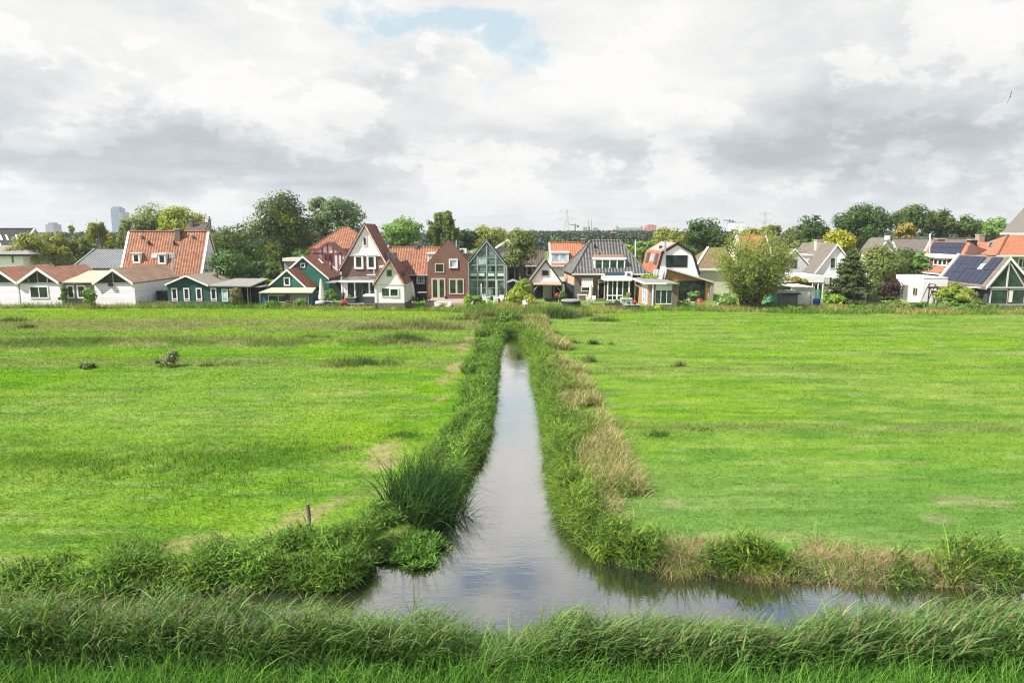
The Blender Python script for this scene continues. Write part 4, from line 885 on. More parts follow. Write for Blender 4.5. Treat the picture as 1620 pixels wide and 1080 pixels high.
pipe(h, 774.5, 378.5, 386, 100, .2, BLACK)
# ------------------------------------------------------------------ 16 low brick building behind and little shed
h = H('low brown brick house with white framed windows, half hidden by the olive tree', 830, 106)
ridgex(h, 797, 862, 396, 418, 106, 4, BRICKD, DKTILE, gut=CREAM); window(h, 803, 422.5, 815, 444, 106.15, 1, 1, fm=CREAM, fw=.16); window(h, 832.5, 418.8, 843, 436, 106.15, fw=.18)
h = H('house with a pale roof edge glimpsed between tree crowns behind the glass house', 792, 122)
gable(h, (803, 378), (783, 391), (823, 391), 122, 128, GREY, GREYT, WHITE, tw=.4)
h = H('little black garden shed with a shallow grey roof beside the glass house', 812, 94.5, 'shed', 'shed')
gable(h, (811.7, 443), (802.5, 446.5), (821, 446.5), 94.5, 97.5, DKBOARD, FELTG, PGREY, th=.08, tw=.1, side=.1); fbox(h, 806, 450, 817, 480, 94.42, 94.49, BLACK, 'door', z0=0)
# ------------------------------------------------------------------ 17 white gabled garden house with open front
h = H('small garden house with a white gable in black trim over an open veranda', 864, 95, 'garden house', 'garden house')
h['category'] = 'garden house'; h.name = 'garden_house'
g = gable(h, (863.7, 410.5), (838.5, 444), (890.5, 447.5), 95, 103, WPLAS, GREYT, BLACK, th=.14, tw=.22, side=.15, bottom=at(864, 447, 95).z)
window(h, 857, 427, 869, 437.2, 95, fm=PGREY, fw=.07)
z0 = at(864, 447, 95).z
MB().slab([(at(843, 450, 94).x, 93.6, at(860, 450, 93.6).z), (at(888, 450, 94).x, 93.6, at(860, 450.5, 93.6).z), (at(887, 445, 95).x, 94.94, z0 + .12), (at(844, 445, 95).x, 94.94, z0 + .12)], .12).build('veranda_roof', M_plain('brown awning', (.34, .25, .17), .8, .3), h)
for u in (842.5, 887.5): x = at(u, 460, 94.9).x; MB().box(x - .07, x + .07, 94.8, 94.94, 0, z0 - .01).build('post', BRDARK, h)
MB().box(at(841, 460, 99).x, at(888, 460, 99).x, 99, 99.2, 0, z0 - .02).build('rear_wall', DKBOARD, h); fbox(h, 859, 451, 874, 472, 98.8, 98.95, PGREY, 'inner_panel', z0=0); fbox(h, 873, 452, 879, 466, 98.7, 98.9, GREENP, 'inner_door', z0=0); fbox(h, 875, 454, 877.5, 464, 98.6, 98.69, GLASSB, 'pane'); fbox(h, 842, 455, 846, 470, 98.3, 98.8, GREENP, 'cupboard', z0=0)
for s, u in ((1, 843), (-1, 887)): x = at(u, 460, 94.9).x; MB().bar((x, 94.87, z0 - 1.2), (x + s * 1.0, 94.87, z0 - .1), .08, .08).build('brace', PGREY, h)
fbox(h, 889.5, 451, 893, 471, 96, 99, WPLAS, 'side_wall', z0=0)
# ------------------------------------------------------------------ 18 white house with bright orange roof behind
h = H('white house with bright orange roof and wide white dormer behind the garden house', 895, 118)
pl = ridgex(h, 868.5, 931, 384, 417.5, 118, 4, WPLAS, ORNEW, WHITE, gut=WHITE); dormer(h, 871.5, 398, 900, 416, pl, 2, depth=3.5, gm=GLASSB, fw=.2); chimney(h, 920, 377.5, 925.5, 388, 121.6)
# ------------------------------------------------------------------ 19 hip roofed house
h = H('brown brick house with a glazed grey hip roof, long white dormer and tall chimney', 955, 97)
zw = at(908, 433, 97).z; A, B, D = at(909, 433, 97), at(1019, 433, 97), at(893, 430, 105.5); D.z = A.z; C = B + (D - A)
fl = lambda q, z: Vector((q.x, q.y, z))
MB().extr([fl(A, 0), fl(B, 0), fl(C, 0), fl(D, 0)], (0, 0, zw)).build('wall', BRICKD, h)
n = Vector((-(D - A).y, (D - A).x, 0)).normalized(); n = -n if n.x > 0 else n
zm = at(900, 449, 100).z
MB().extr([fl(A, zm) + n * .004, fl(D, zm) + n * .004, fl(D, zw - .01) + n * .004, fl(A, zw - .01) + n * .004], n * .05).build('side_wall', SUNBRICK, h); MB().extr([fl(A, 0) + n * .003, fl(D, 0) + n * .003, fl(D, zm - .01) + n * .003, fl(A, zm - .01) + n * .003], n * .3).build('side_boards', DKBOARD, h)  # upper side wall: paler brick, with the sunlight on it put in its colour
o = .45; e = [A + Vector((-o, -o, 0)), B + Vector((o, -o, 0)), C + Vector((o, o, 0)), D + Vector((-o, o, 0))]; e = [fl(q, zw + .02) for q in e]
zr = at(934, 381, 101.3).z; r0, r1 = at(934, 381, 101.3), at(981, 381, 101.3); r0.z = r1.z = zr
m = MB(); m.v = e + [r0, r1]; m.f = [(0, 1, 5, 4), (1, 2, 5), (2, 3, 4, 5), (3, 0, 4), (3, 2, 1, 0)]; m.build('roof', GRTILE, h)
m = MB()
for a, b in ((e[0], r0), (e[1], r1), (r0, r1), (e[3], r0)): m.tube([a + Vector((0, 0, .05)), b + Vector((0, 0, .05))], [.13, .13], 6)
m.build('ridge_tiles', GRTILE, h); MB().box(e[0].x, e[1].x, e[0].y - .13, e[0].y - .004, zw - .14, zw + .03).build('gutter', CREAM, h)
pl = dict(p0=r0, n=(e[1] - e[0]).cross(r0 - e[0]).normalized()); dormer(h, 940, 407.5, 989, 429, pl, 4, sidem=WHITE, depth=4, fw=.14, gm=GLASSG, Yd=97.4); fbox(h, 957.5, 431, 991, 439.5, 96.4, 96.9, GREENP, 'boarding')
chimney(h, 968.5, 367, 973, 385, 102, BRDARK, 1); 
for u, v in ((941, 392), (946, 402)): p = onplane(u, v, pl['p0'], pl['n']); MB().tube([p, p + Vector((0, -.1, .5))], [.15, .15], 8).build('roof_vent', BLACK if v < 400 else METAL, h)
fbox(h, 940, 403.5, 987, 407.4, 97.8, 100, M_plain('terracotta felt', (.36, .2, .14), .9, .3), 'dormer_roof')
window(h, 919.5, 440, 938, 461, 97, fm=CREAM, fw=.14)
aw = MB(); a0, a1 = at(920, 441, 97), at(937.5, 441, 97)
aw.slab([(a0.x, 96.1, a0.z - 1.15), (a1.x, 96.1, a0.z - 1.15), (a1.x, 96.92, a0.z), (a0.x, 96.92, a0.z)], .03)
def fn(N):
    uv, x, y = uvxy(N); s = N.m('GREATER_THAN', N.m('FRACT', N.m('MULTIPLY', x, 3.6)), .55); return bsdf(N, N.mix(s, (.78, .78, .74), (.30, .30, .27)), .8)
aw.build('striped_awning', mat('striped awning', fn), h)
window(h, 946, 442.3, 956.6, 473, 97, 1, 1, fm=CREAM, gm=M_glass('dark doorway', (.006, .006, .007)), fw=.13, name='door'); z = at(950, 446.5, 97).z; MB().box(at(947.3, 446, 97).x, at(955.4, 446, 97).x, 96.9, 96.96, z - .05, z + .1).build('transom', CREAM, h); fbox(h, 943, 473, 958, 480, 96, 96.98, BRICKD, 'step', z0=0)
# conservatory
a, b = at(960.5, 441, 93.2), at(997, 441, 93.2); x0, x1 = a.x, b.x
MB().box(x0 - .4, x1 + .2, 92.9, 96.95, at(970, 444, 93.2).z, at(970, 438.8, 93.2).z).build('conservatory_roof', WHITE, h); zc = at(970, 444, 93.2).z - .005
MB().box(x0 + .1, x1, 94.8, 94.9, 0, zc).build('conservatory_back', INTER, h)
f = MB()
for u, w in ((961.5, .16), (969.5, .10), (976.5, .2), (985.5, .10), (995.5, .2)): x = at(u, 450, 93.2).x; f.box(x - w / 2, x + w / 2, 93.2, 93.32, .35, zc)
for v in (467.3, 475): z = at(970, v, 93.2).z; f.box(x0 - .02, at(985, 450, 93.2).x, 93.205, 93.31, z - .07, z + .07)
f.build('conservatory_frame', WHITE, h); MB().box(x0, x1, 93.25, 93.27, .3, zc).build('conservatory_pane', GLASS, h); MB().box(x0 - .05, x1, 93.1, 93.4, 0, .35).build('conservatory_base', STONE, h)
d = fbox(h, 990, 430, 1000.5, 439, 95.6, 96.3, WHITE, 'air_conditioner'); MB().tube([at(994.5, 434.5, 95.6), at(994.5, 434.5, 95.52)], [.27, .27], 14).build('fan', DKGREY, d)
pipe(h, 952, 400, 407, 99, .1, METAL)
# ------------------------------------------------------------------ 20 glazed brick annex
h = H('flat roofed orange brick garden annex with white framed windows and a white side door', 1045, 87, 'annex', 'annex')
a, b = at(1026, 449.5, 87), at(1070.5, 449.5, 87)
MB().box(a.x, b.x, 87, 100.5, 0, a.z).build('wall', BRICKO, h)
def slab2(u0, v0, u1, v1, Y, dy, m, nm): p, q = at(u0, v0, Y), at(u1, v1, Y); return MB().box(p.x, q.x, Y, Y + dy, q.z, p.z).build(nm, m, h)
slab2(1036.5, 450.2, 1063.5, 458, 86.9, .09, BLIND, 'white_panel'); window(h, 1036.5, 458, 1063.5, 481, 87, 3, 1, fw=.1, gm=GLASSG); slab2(1063.8, 449.6, 1071, 486, 86.88, .11, BRICKD, 'grey_pier'); slab2(1030.5, 450, 1036.2, 486, 86.9, .09, GREYW, 'grey_pier'); slab2(1032, 450, 1033.2, 484, 86.8, .08, WHITE, 'downpipe'); slab2(1036.5, 481.2, 1063.5, 489, 86.9, .09, BRICKD, 'plinth')
pz = at(1055, 446, 90).z
MB().box(a.x - .6, a.x + 2.2, 86.6, 101, a.z + .01, a.z + .22).build('roof', WHITE, h); MB().box(a.x + 2.25, b.x + .1, 86.4, 93, a.z + .004, a.z + .16).build('roof', FELTG, h); MB().box(a.x - .5, a.x + 2.1, 86.7, 101, a.z + .224, a.z + .26).build('roof_felt', FELTG, h)
wrect(h, (a.x, 87.6, .35), (a.x, 90.6, a.z - .45), 2, 1, fw=.16, gm=GLASSB, name='door'); MB().box(a.x - .12, a.x - .005, 87.2, 91, a.z - .42, a.z - .03).build('lintel', WHITE, h); wrect(h, (a.x, 95.5, .9), (a.x, 97.5, a.z - .1), 1, 1, fw=.3, gm=GLASSB)
MB().box(a.x - .5, a.x - .4, 94, 94.1, 0, a.z).build('post', WHITE, h); MB().box(a.x - .06, a.x - .004, 98.5, 100.2, .2, a.z).build('pilaster', WHITE, h)
# ------------------------------------------------------------------ 21 gambrel house
h = H('white house with a black trimmed gambrel gable, orange side roof and dark triple window', 1073, 100)
pts = [at(*q, 100) for q in ((1037, 434), (1046.5, 399), (1071.7, 383.5), (1096.8, 399), (1107.5, 434))]
ins = [p + Vector((s * .2, 0, -.22)) for p, s in zip(pts, (1, .8, 0, -.8, -1))]
MB().extr([Vector((ins[0].x, 100, 0))] + ins + [Vector((ins[4].x, 100, 0))], (0, 11, 0)).build('wall', WPLAS, h)
for i, (m_, nm) in enumerate(((ORNEW, 'lower_roof'), (ORNEW, 'upper_roof'), (ORNEW, 'upper_roof'), (DKTILE, 'lower_roof'))):
    p, q = pts[i], pts[i + 1]; nn = Vector((-(q.z - p.z), 0, q.x - p.x)).normalized(); MB().extr([p, q, q - nn * .14, p - nn * .14], (0, 11.3, 0)).build(nm, m_, h)
t = MB()
for p, q in zip(pts, pts[1:]): nn = Vector((-(q.z - p.z), 0, q.x - p.x)).normalized(); dd = (q - p).normalized() * .03; t.extr([p + nn * .06 - dd, q + nn * .06 + dd, q - nn * .30 + dd, p - nn * .30 - dd], (0, .1, 0))
for v in t.v: v.y -= .2
t.build('bargeboard', BLACK, h)
window(h, 1053.8, 403.8, 1087, 422.8, 100, 3, 1, fm=BLACK, fw=.1, gm=GLASS)
def onroof(i, a0, a1, y0, y1, m_, nm, lift=.06):
    p, q = pts[i], pts[i + 1]; A, B = p.lerp(q, a0), p.lerp(q, a1); return MB().slab([A + Vector((0, y0, 0)), B + Vector((0, y0, 0)), B + Vector((0, y1, 0)), A + Vector((0, y1, 0))], .1, lift).build(nm, m_, h)
onroof(1, .08, .95, 1.2, 10, SOLARP, 'solar_panel'); onroof(0, .42, .92, 1.2, 3.2, DKGREY, 'roof_window'); onroof(0, .42, .92, 7.4, 9.6, DKGREY, 'roof_window'); onroof(0, .52, .88, 4.2, 4.9, GLASSB, 'roof_window'); onroof(0, .52, .88, 5.7, 6.4, GLASSB, 'roof_window')  # upper panel is paled in its base colour for the sun glint
pipe(h, 1052.6, 382, 424, 99.6, .12, METAL); pipe(h, 1045, 389, 396, 104, .22, BRDARK)
h = H('larch clad extension with a slanting white roof edge and wide dark glazing', 1090, 96, 'extension', 'extension')
a, b, c, d = at(1054, 425, 96), at(1125.5, 445.5, 96), at(1125.5, 478, 96), at(1054, 478, 96)
MB().extr([(a.x, 96, 0), (b.x, 96, 0), (b.x, 96, b.z), (a.x, 96, a.z)], (0, 3.9, 0)).build('wall', WOOD, h)
r0, r1 = at(1055, 423, 95.6), at(1129, 445, 95.6); MB().extr([r0, r1, r1 + Vector((0, 0, -.22)), r0 + Vector((0, 0, -.22))], (0, 4.4, 0)).build('roof', PGREY, h)
MB().slab([(r0.x - .01, 95.6, r0.z - .1), (r0.x - .01, 99.9, r0.z - .1), (at(1042, 440, 99).x, 99.9, at(1042, 444, 97).z), (at(1049, 440, 96).x, 95.6, at(1049, 445, 96).z)], .1).build('side_roof', GUT, h)
window(h, 1074, 444, 1114.5, 474, 96, 3, 1, fm=BLACK, gm=GLASS, fw=.1); fbox(h, 1124.5, 447, 1128, 478, 95.8, 97, GREY, 'end_wall', z0=0)
m = MB()
for k in range(4): p = at(1036 + k * 4.4, 426, 96.5); q = at(1033 + k * 4.4, 437, 95.5); m.bar(p, q, .28, .05)
m.build('louvre', METAL, h)
# ------------------------------------------------------------------ 23 brown roof behind willow
h = H('house with a brown hip roof behind the willow, cream wall and white roof edge', 1130, 108)
fbox(h, 1104, 422.5, 1168, 480, 108, 116, M_plain('cream render', (.55, .53, .42), .8, .4, (.3, .33, .2)), z0=0)
A, B = at(1100, 424, 107.5), at(1171, 424, 107.5); C, D = Vector((B.x, 116.5, A.z)), Vector((A.x, 116.5, A.z)); r0, r1 = at(1120, 391.5, 112), at(1146, 391.5, 112); r1.z = r0.z
m = MB(); m.v = [A, B, C, D, r0, r1]; m.f = [(0, 1, 5, 4), (1, 2, 5), (2, 3, 4, 5), (3, 0, 4), (3, 2, 1, 0)]; m.build('roof', M_tile('mossy brown tiles', (.22, .15, .075), (.16, .11, .06), .36, .36, (.15, .15, .06), .6, .04), h); MB().bar(A + Vector((0, 0, .08)), r0 + Vector((0, 0, .08)), .3, .14).build('verge', WHITE, h); fbox(h, 1100, 424.2, 1171, 428, 107.4, 107.9, CREAM, 'gutter')
h = H('orange roofed house almost hidden behind the willow crown', 1190, 112)
ridgex(h, 1165, 1212, 372, 410, 112, 4, CREAM, M_tile('rusty tiles', (.45, .20, .08), (.36, .16, .07), .36, .36, (.22, .16, .07), .6, .05), WHITE)
# ------------------------------------------------------------------ 24-26 white houses and sheds right of the willow
h = H('white boarded gable house with one dark window, right behind the willow', 1257, 108)
gable(h, (1256.8, 393), (1229, 423), (1284, 423), 108, 118, M_board('white upright boards', (.70, .70, .68), .3, 'x', .2, .03), M_tile('brown mossy tiles', (.26, .19, .11), (.2, .15, .09), .36, .36, (.16, .15, .07), .6, .05), WHITE, tw=.2, side=.25); window(h, 1250.5, 410.5, 1260, 424.3, 108, fm=DKGREY, fw=.07)
h = H('white house with a steep grey brown roof, brick chimney and boxy white side dormer', 1322, 104)
g = gable(h, (1324, 385.5), (1287.5, 432), (1360, 432), 104, 116, WPLAS, GREYT, WHITE, tw=.26, side=.2)
chimney(h, 1292.5, 379.5, 1303, 392, 109, M_plain('pale brick', (.45, .40, .34), .9, .3), 2); window(h, 1313.5, 407.5, 1321.5, 425, 104, fw=.1, gm=GLASSG); window(h, 1310.5, 438, 1316, 456, 104, fw=.1)
a, b = at(1269, 402.5, 109), at(1307, 402.5, 109); zl = at(1280, 423, 109).z
d = MB().box(a.x, b.x, 109, 113.5, zl - .3, a.z - .2).build('dormer', WPLAS, h); MB().box(a.x - .15, b.x, 108.85, 113.6, a.z - .198, a.z).build('fascia', WHITE, d); f = window(h, 1285, 405.5, 1290, 420, 109, fw=.1)
h = H('flat white carport with a broad white fascia in front of the white boarded house', 1262, 99, 'carport', 'carport')
a, b = at(1235, 436, 99), at(1304, 436, 99); zf, zb = a.z, at(1250, 446.8, 99).z
MB().box(a.x, b.x, 99, 106, zb, zf).build('roof', WHITE, h); MB().box(a.x + .3, b.x - .3, 101.5, 101.6, 0, zb - .01).build('rear_wall', M_glass('dim green glass', (.05, .07, .055), .2), h); MB().box(a.x + .02, a.x + .2, 99.6, 106, 0, zb - .01).build('side_wall', BRICKO, h)
for u in (1242.5, 1286, 1295, 1302.5): x = at(u, 450, 99).x; MB().box(x - .06, x + .06, 99.05, 99.17, 0, zb - .01).build('post', WHITE, h)
window(h, 1288, 449, 1300, 470, 101.5, 2, 2, fw=.12)
fbox(h, 1303, 438, 1310, 480, 100.5, 103, PGREY, 'end_wall', z0=0)
h = H('pale grey boarded garage with a faint arched door line', 1275, 89.2, 'garage', 'garage')
fbox(h, 1256, 454.3, 1287, 490, 89.2, 94, PGREY, z0=0); fbox(h, 1255, 453.6, 1288, 454.6, 89.0, 94.2, CREAM, 'roof')
m = MB(); ar = [(1261.5, 486), (1261.5, 461), (1264, 458.6), (1279, 458.6), (1282.3, 461), (1282.3, 486)]
for p, q in zip(ar, ar[1:]): m.bar(at(*p, 89.17), at(*q, 89.17), .05, .05)
m.build('door_moulding', GREY, h)
h = H('dark grey boarded shed with turquoise side and a rolled black cover on its flat roof', 1247, 88, 'shed', 'shed')
a, b = at(1232, 464, 88), at(1262.5, 464, 88); MB().box(a.x, b.x, 88, 92.6, 0, a.z).build('wall', SHEDG, h); MB().box(a.x - .06, a.x - .004, 88.05, 92.6, 0, a.z - .3).build('side_wall', TURQ, h)
MB().slab([(a.x - .2, 87.7, a.z + .06), (b.x + .25, 87.7, a.z + .06), (b.x + .25, 92.8, a.z + .55), (a.x - .2, 92.8, a.z + .55)], .1).build('roof', FELT, h); MB().box(a.x - .2, b.x + .25, 87.62, 87.69, a.z - .12, a.z + .05).build('fascia', BLACK, h)
MB().bar((a.x - .12, 87.8, a.z - .02), (a.x - .12, 92.6, a.z + .3), .1, .16).build('verge', WHITE, h)
m = MB(); p, q = at(1226, 459, 90.5), at(1254, 459, 90.5); m.tube([p, p + Vector((.3, 0, .12)), q - Vector((.3, 0, -.12)), q], [.18, .42, .42, .2], 10); m.build('rolled_cover', BLACK, h)
# ------------------------------------------------------------------ 27-29
h = H('distant white stepped gable with a long grey brown roof behind the hedges', 1440, 128)
gable(h, (1404, 376), (1388, 397), (1420, 397), 127, 133, WPLAS, GREYT, WHITE, tw=.5); pipe(h, 1404, 373, 379, 126.7, .5, WHITE, 'finial', False); ridgex(h, 1412, 1545, 377.5, 415, 128, 5, WPLAS, GREYT)
h = H('brick terrace with orange porch roof, white window bands and solar panels', 1490, 110, 'terrace', 'terrace house')
X0 = at(1503, 410, 109).x; za = at(1503, 409, 109).z; zb = at(1503, 421.5, 109).z; zc = at(1500, 431, 109).z; YA, YB = 108.5, 119.5
MB().box(X0, X0 + 9, YA, YB, 0, za).build('wall', BRICK, h); MB().box(X0 - .5, X0 + 3, YA - .1, YB + .2, za + .002, za + .55).build('fascia', WHITE, h)
for y0, y1 in ((109.6, 113.2), (114.6, 118.6)): wrect(h, (X0, y0, zb), (X0, y1, za - .1), 3, 1, fw=.2, mw=.3)
MB().slab([(X0 - 1.5, YA + .5, zc), (X0 - 1.5, YB, zc), (X0 - .01, YB, zb - .1), (X0 - .01, YA + .5, zb - .1)], .15).build('porch_roof', ORNEW, h); MB().box(X0 - 1.6, X0 - 1.4, YA + .4, YB, zc - .35, zc - .16).build('gutter', WHITE, h); MB().box(X0 - 1.2, X0 - 1.1, YA + .6, YB - .2, 0, zc - .36).build('lower_front', M_glass('shopfront glass', (.12, .15, .12), .2), h)
for y in (109.3, 112.2, 115, 118): MB().box(X0 - 1.32, X0 - 1.21, y, y + .5, 0, zc - .36).build('pilaster', WHITE, h)
R0, R1 = at(1535.5, 383.3, 109), at(1535.5, 383.3, 109); R1.y = 119; e0 = at(1524, 404, 109)
MB().slab([R0, R0 + Vector((0, 10.5, 0)), e0 + Vector((0, 10.5, 0)), e0], .16).build('roof', ORNEW, h); MB().slab([R0, R0 + Vector((0, 10.5, 0)), e0 + Vector((6, 10.5, -1)), e0 + Vector((6, 0, -1))], .16, -.01).build('rear_roof', ORNEW, h)
for i in range(6):
    for j in range(2):
        A = R0.lerp(e0, .05 + j * .46); B = R0.lerp(e0, .48 + j * .46); MB().slab([A + Vector((0, .9 + i * 1.42, 0)), B + Vector((0, .9 + i * 1.42, 0)), B + Vector((0, 2.27 + i * 1.42, 0)), A + Vector((0, 2.27 + i * 1.42, 0))], .06, .12).build('solar_panel', SOLAR, h)
MB().bar(R0 + Vector((0, 10.5, .1)), e0 + Vector((0, 10.5, .1)), .3, .2).build('verge', WHITE, h); chimney(h, 1484, 377.5, 1494.5, 388, 120, BRICK, 0, 1.0); chimney(h, 1536.5, 378.5, 1545.5, 391, 112, BLACK, 0, 1.0)
MB().extr([(e0.x, 108.9, 0), (e0.x + 7, 108.9, 0), (e0.x + 7, 108.9, R0.z - 2.2), (R0.x, 108.9, R0.z - .3), (e0.x, 108.9, e0.z - .3)], (0, .2, 0)).build('end_wall', BRICK, h)
h = H('grey house with a large orange hip roof and roof window behind the solar panel house', 1590, 105)
A = at(1577, 404, 105); B = A + Vector((15, 0, 0)); C, D = B + Vector((0, 10, 0)), A + Vector((0, 10, 0)); r0 = at(1594.5, 371.5, 109.5); r1 = r0 + Vector((10, 0, 0)); m = MB(); m.v = [A, B, C, D, r0, r1]; m.f = [(0, 1, 5, 4), (1, 2, 5), (2, 3, 4, 5), (3, 0, 4), (3, 2, 1, 0)]; m.build('roof', ORNEW, h)
MB().box(A.x + .4, B.x - .4, 105.5, 114.5, 0, A.z - .02).build('wall', M_board('grey green boards', (.20, .235, .20), .24, 'y', .3), h); MB().box(A.x - .05, B.x, 104.85, 104.995, A.z - .2, A.z + .04).build('gutter', CREAM, h); window(h, 1611, 408, 1624, 424, 105.5, 2, 1, fw=.14, gm=GLASSG); window(h, 1592, 406, 1599, 423, 105.5, fw=.12, gm=GLASSG)
MB().tube([A + Vector((0, 0, .05)), r0 + Vector((0, 0, .05))], [.16, .16], 6).build('hip_ridge', RED, h); pl = dict(p0=A, n=(D - A).cross(r0 - A).normalized()); pl['n'] = pl['n'] if pl['n'].z > 0 else -pl['n']
roofpane(h, [(1566, 383.5), (1573, 383.5), (1569, 391), (1563, 391)], pl, SOLAR, 'roof_window', frame=GREY)
# lower orange wing to the left of it
p, q = at(1541, 389, 113), at(1557, 381, 116); e0 = at(1523, 404.5, 112); MB().slab([e0, at(1560, 405.5, 108.5), at(1575, 383, 113), at(1550, 383, 116)], .2).build('wing_roof', ORNEW, h); fbox(h, 1509, 404, 1571, 409, 107.5, 108.3, WHITE, 'wing_fascia'); fbox(h, 1512, 409, 1568, 470, 108.2, 109, BRICK, 'wing_wall', z0=0); chimney(h, 1549.5, 370.5, 1557, 384, 117, M_brick('banded brick', (.42, .2, .13), (.5, .36, .3)), 0, 1.0)
h = H('large farmhouse with a steep grey thatch coloured pyramid roof at the picture edge', 1640, 124, 'farmhouse', 'farmhouse')
D = at(1583, 369, 132); A = D + Vector((0, -12, 0)); B = A + Vector((12, 0, 0)); C = D + Vector((12, 0, 0)); ap = Vector((D.x + 6, 126, at(1672, 256, 126).z)); m = MB(); m.v = [A, B, C, D, ap]; m.f = [(0, 1, 4), (1, 2, 4), (2, 3, 4), (3, 0, 4), (3, 2, 1, 0)]; m.build('roof', M_tile('grey slates', (.20, .185, .165), (.17, .16, .145), .3, .3, (.14, .13, .1), .5, .02), h); MB().box(A.x + .4, B.x - .4, 120.4, 131.6, 0, A.z - .02).build('wall', BRICKD, h); MB().box(A.x - .15, A.x - .002, 120, 132, A.z - .25, A.z + .03).build('eave_board', WHITE, h)
# ------------------------------------------------------------------ 30 solar panel house, 31 white block
h = H('dark timber house with a glazed gable and a roof covered in solar panels', 1590, 87)
g = gable(h, (1597, 406.5), (1558, 453.5), (1637, 453.5), 87, 96.5, DKGREY, GREYT, WHITE, th=.2, tw=.34, side=.45, base=.5)
l, pp = g['l'], g['p']; nrm = Vector((-(pp.z - l.z), 0, pp.x - l.x)).normalized()
def pan(a0, a1, y0, y1, m_=None, nm='solar_panel'): A, B = pp.lerp(l, a0), pp.lerp(l, a1); MB().slab([A + Vector((0, y0, 0)), B + Vector((0, y0, 0)), B + Vector((0, y1, 0)), A + Vector((0, y1, 0))], .05, .14).build(nm, m_ or SOLAR, h)
for j in range(5): pan(.50, .93, .75 + j * 1.03, 1.72 + j * 1.03)
for j in range(2): pan(.05, .47, .75 + j * 1.03, 1.72 + j * 1.03)
for j in range(2): pan(.05, .47, 3.95 + j * 1.03, 4.92 + j * 1.03)
for a0 in (.05, .345, .64):
    for y in (5.98 + .0, 7.62): pan(a0 if y < 9 else a0, a0 + .28, y, y + 1.58)
pan(.28, .47, 2.95, 3.8, GLASSB, 'skylight')
t = MB(); t.bar(pp + Vector((0, 9.9, .1)), l + Vector((0, 9.9, .1)), .3, .25); t.build('rear_bargeboard', WHITE, h)
a, b = at(1567.5, 454.5, 87), at(1640, 454.5, 87); p = pp; zt = at(1597, 414, 87).z; sl = (p.z - l.z) / (p.x - l.x); k = (zt - a.z) / sl
o = MB().extr([(p.x - k + .2, 86.94, a.z), (p.x + k - .2, 86.94, a.z), (p.x, 86.94, zt)], (0, .05, 0)).build('gable_glass', GLASSG, h)
f = MB(); f.box(p.x - .09, p.x + .09, 86.84, 86.938, a.z, zt); f.box(p.x - k, p.x + k, 86.83, 86.936, a.z - .10, a.z + .06).bar((p.x - k, 86.88, a.z), (p.x, 86.88, zt), .1, .14).bar((p.x + k, 86.88, a.z), (p.x, 86.88, zt), .1, .14); f.build('frame', PGREY, o)
for u0, u1 in ((1567, 1594), (1594.5, 1620), (1621, 1640)): window(h, u0, 457, u1, 482.5, 87, 1, 1, fm=PGREY, gm=GLASSG, fw=.15, name='door')
fbox(h, 1597, 460, 1601, 478, 86.93, 86.96, CREAM, 'curtain'); MB().box(at(1580, 484, 85.6).x, at(1660, 484, 85.6).x, 85.3, 86.99, .1, .5).build('deck', GREYW, h)
h = H('white rendered flat roofed block with a dark door and small window in its sunny side', 1460, 92, 'annex', 'outbuilding')
a = at(1461.5, 440, 92); b = at(1500, 440, 92); Yb = 98.6
MB().box(a.x, b.x, 92, Yb, 0, a.z).build('wall', WPLAS, h); MB().box(a.x - .05, b.x, 91.95, Yb + .05, a.z + .002, a.z + .1).build('roof_edge', WHITE, h)
wrect(h, (a.x, 95.3, .0), (a.x, 96.8, 2.3), 1, 1, fm=GREY, gm=M_plain('grey door', (.16, .15, .13), .6, .3), fw=.1, name='door', sub='leaf'); wrect(h, (a.x, 93.0, .9), (a.x, 94.2, 2.1), 2, 1, fm=BEIGE, fw=.12)
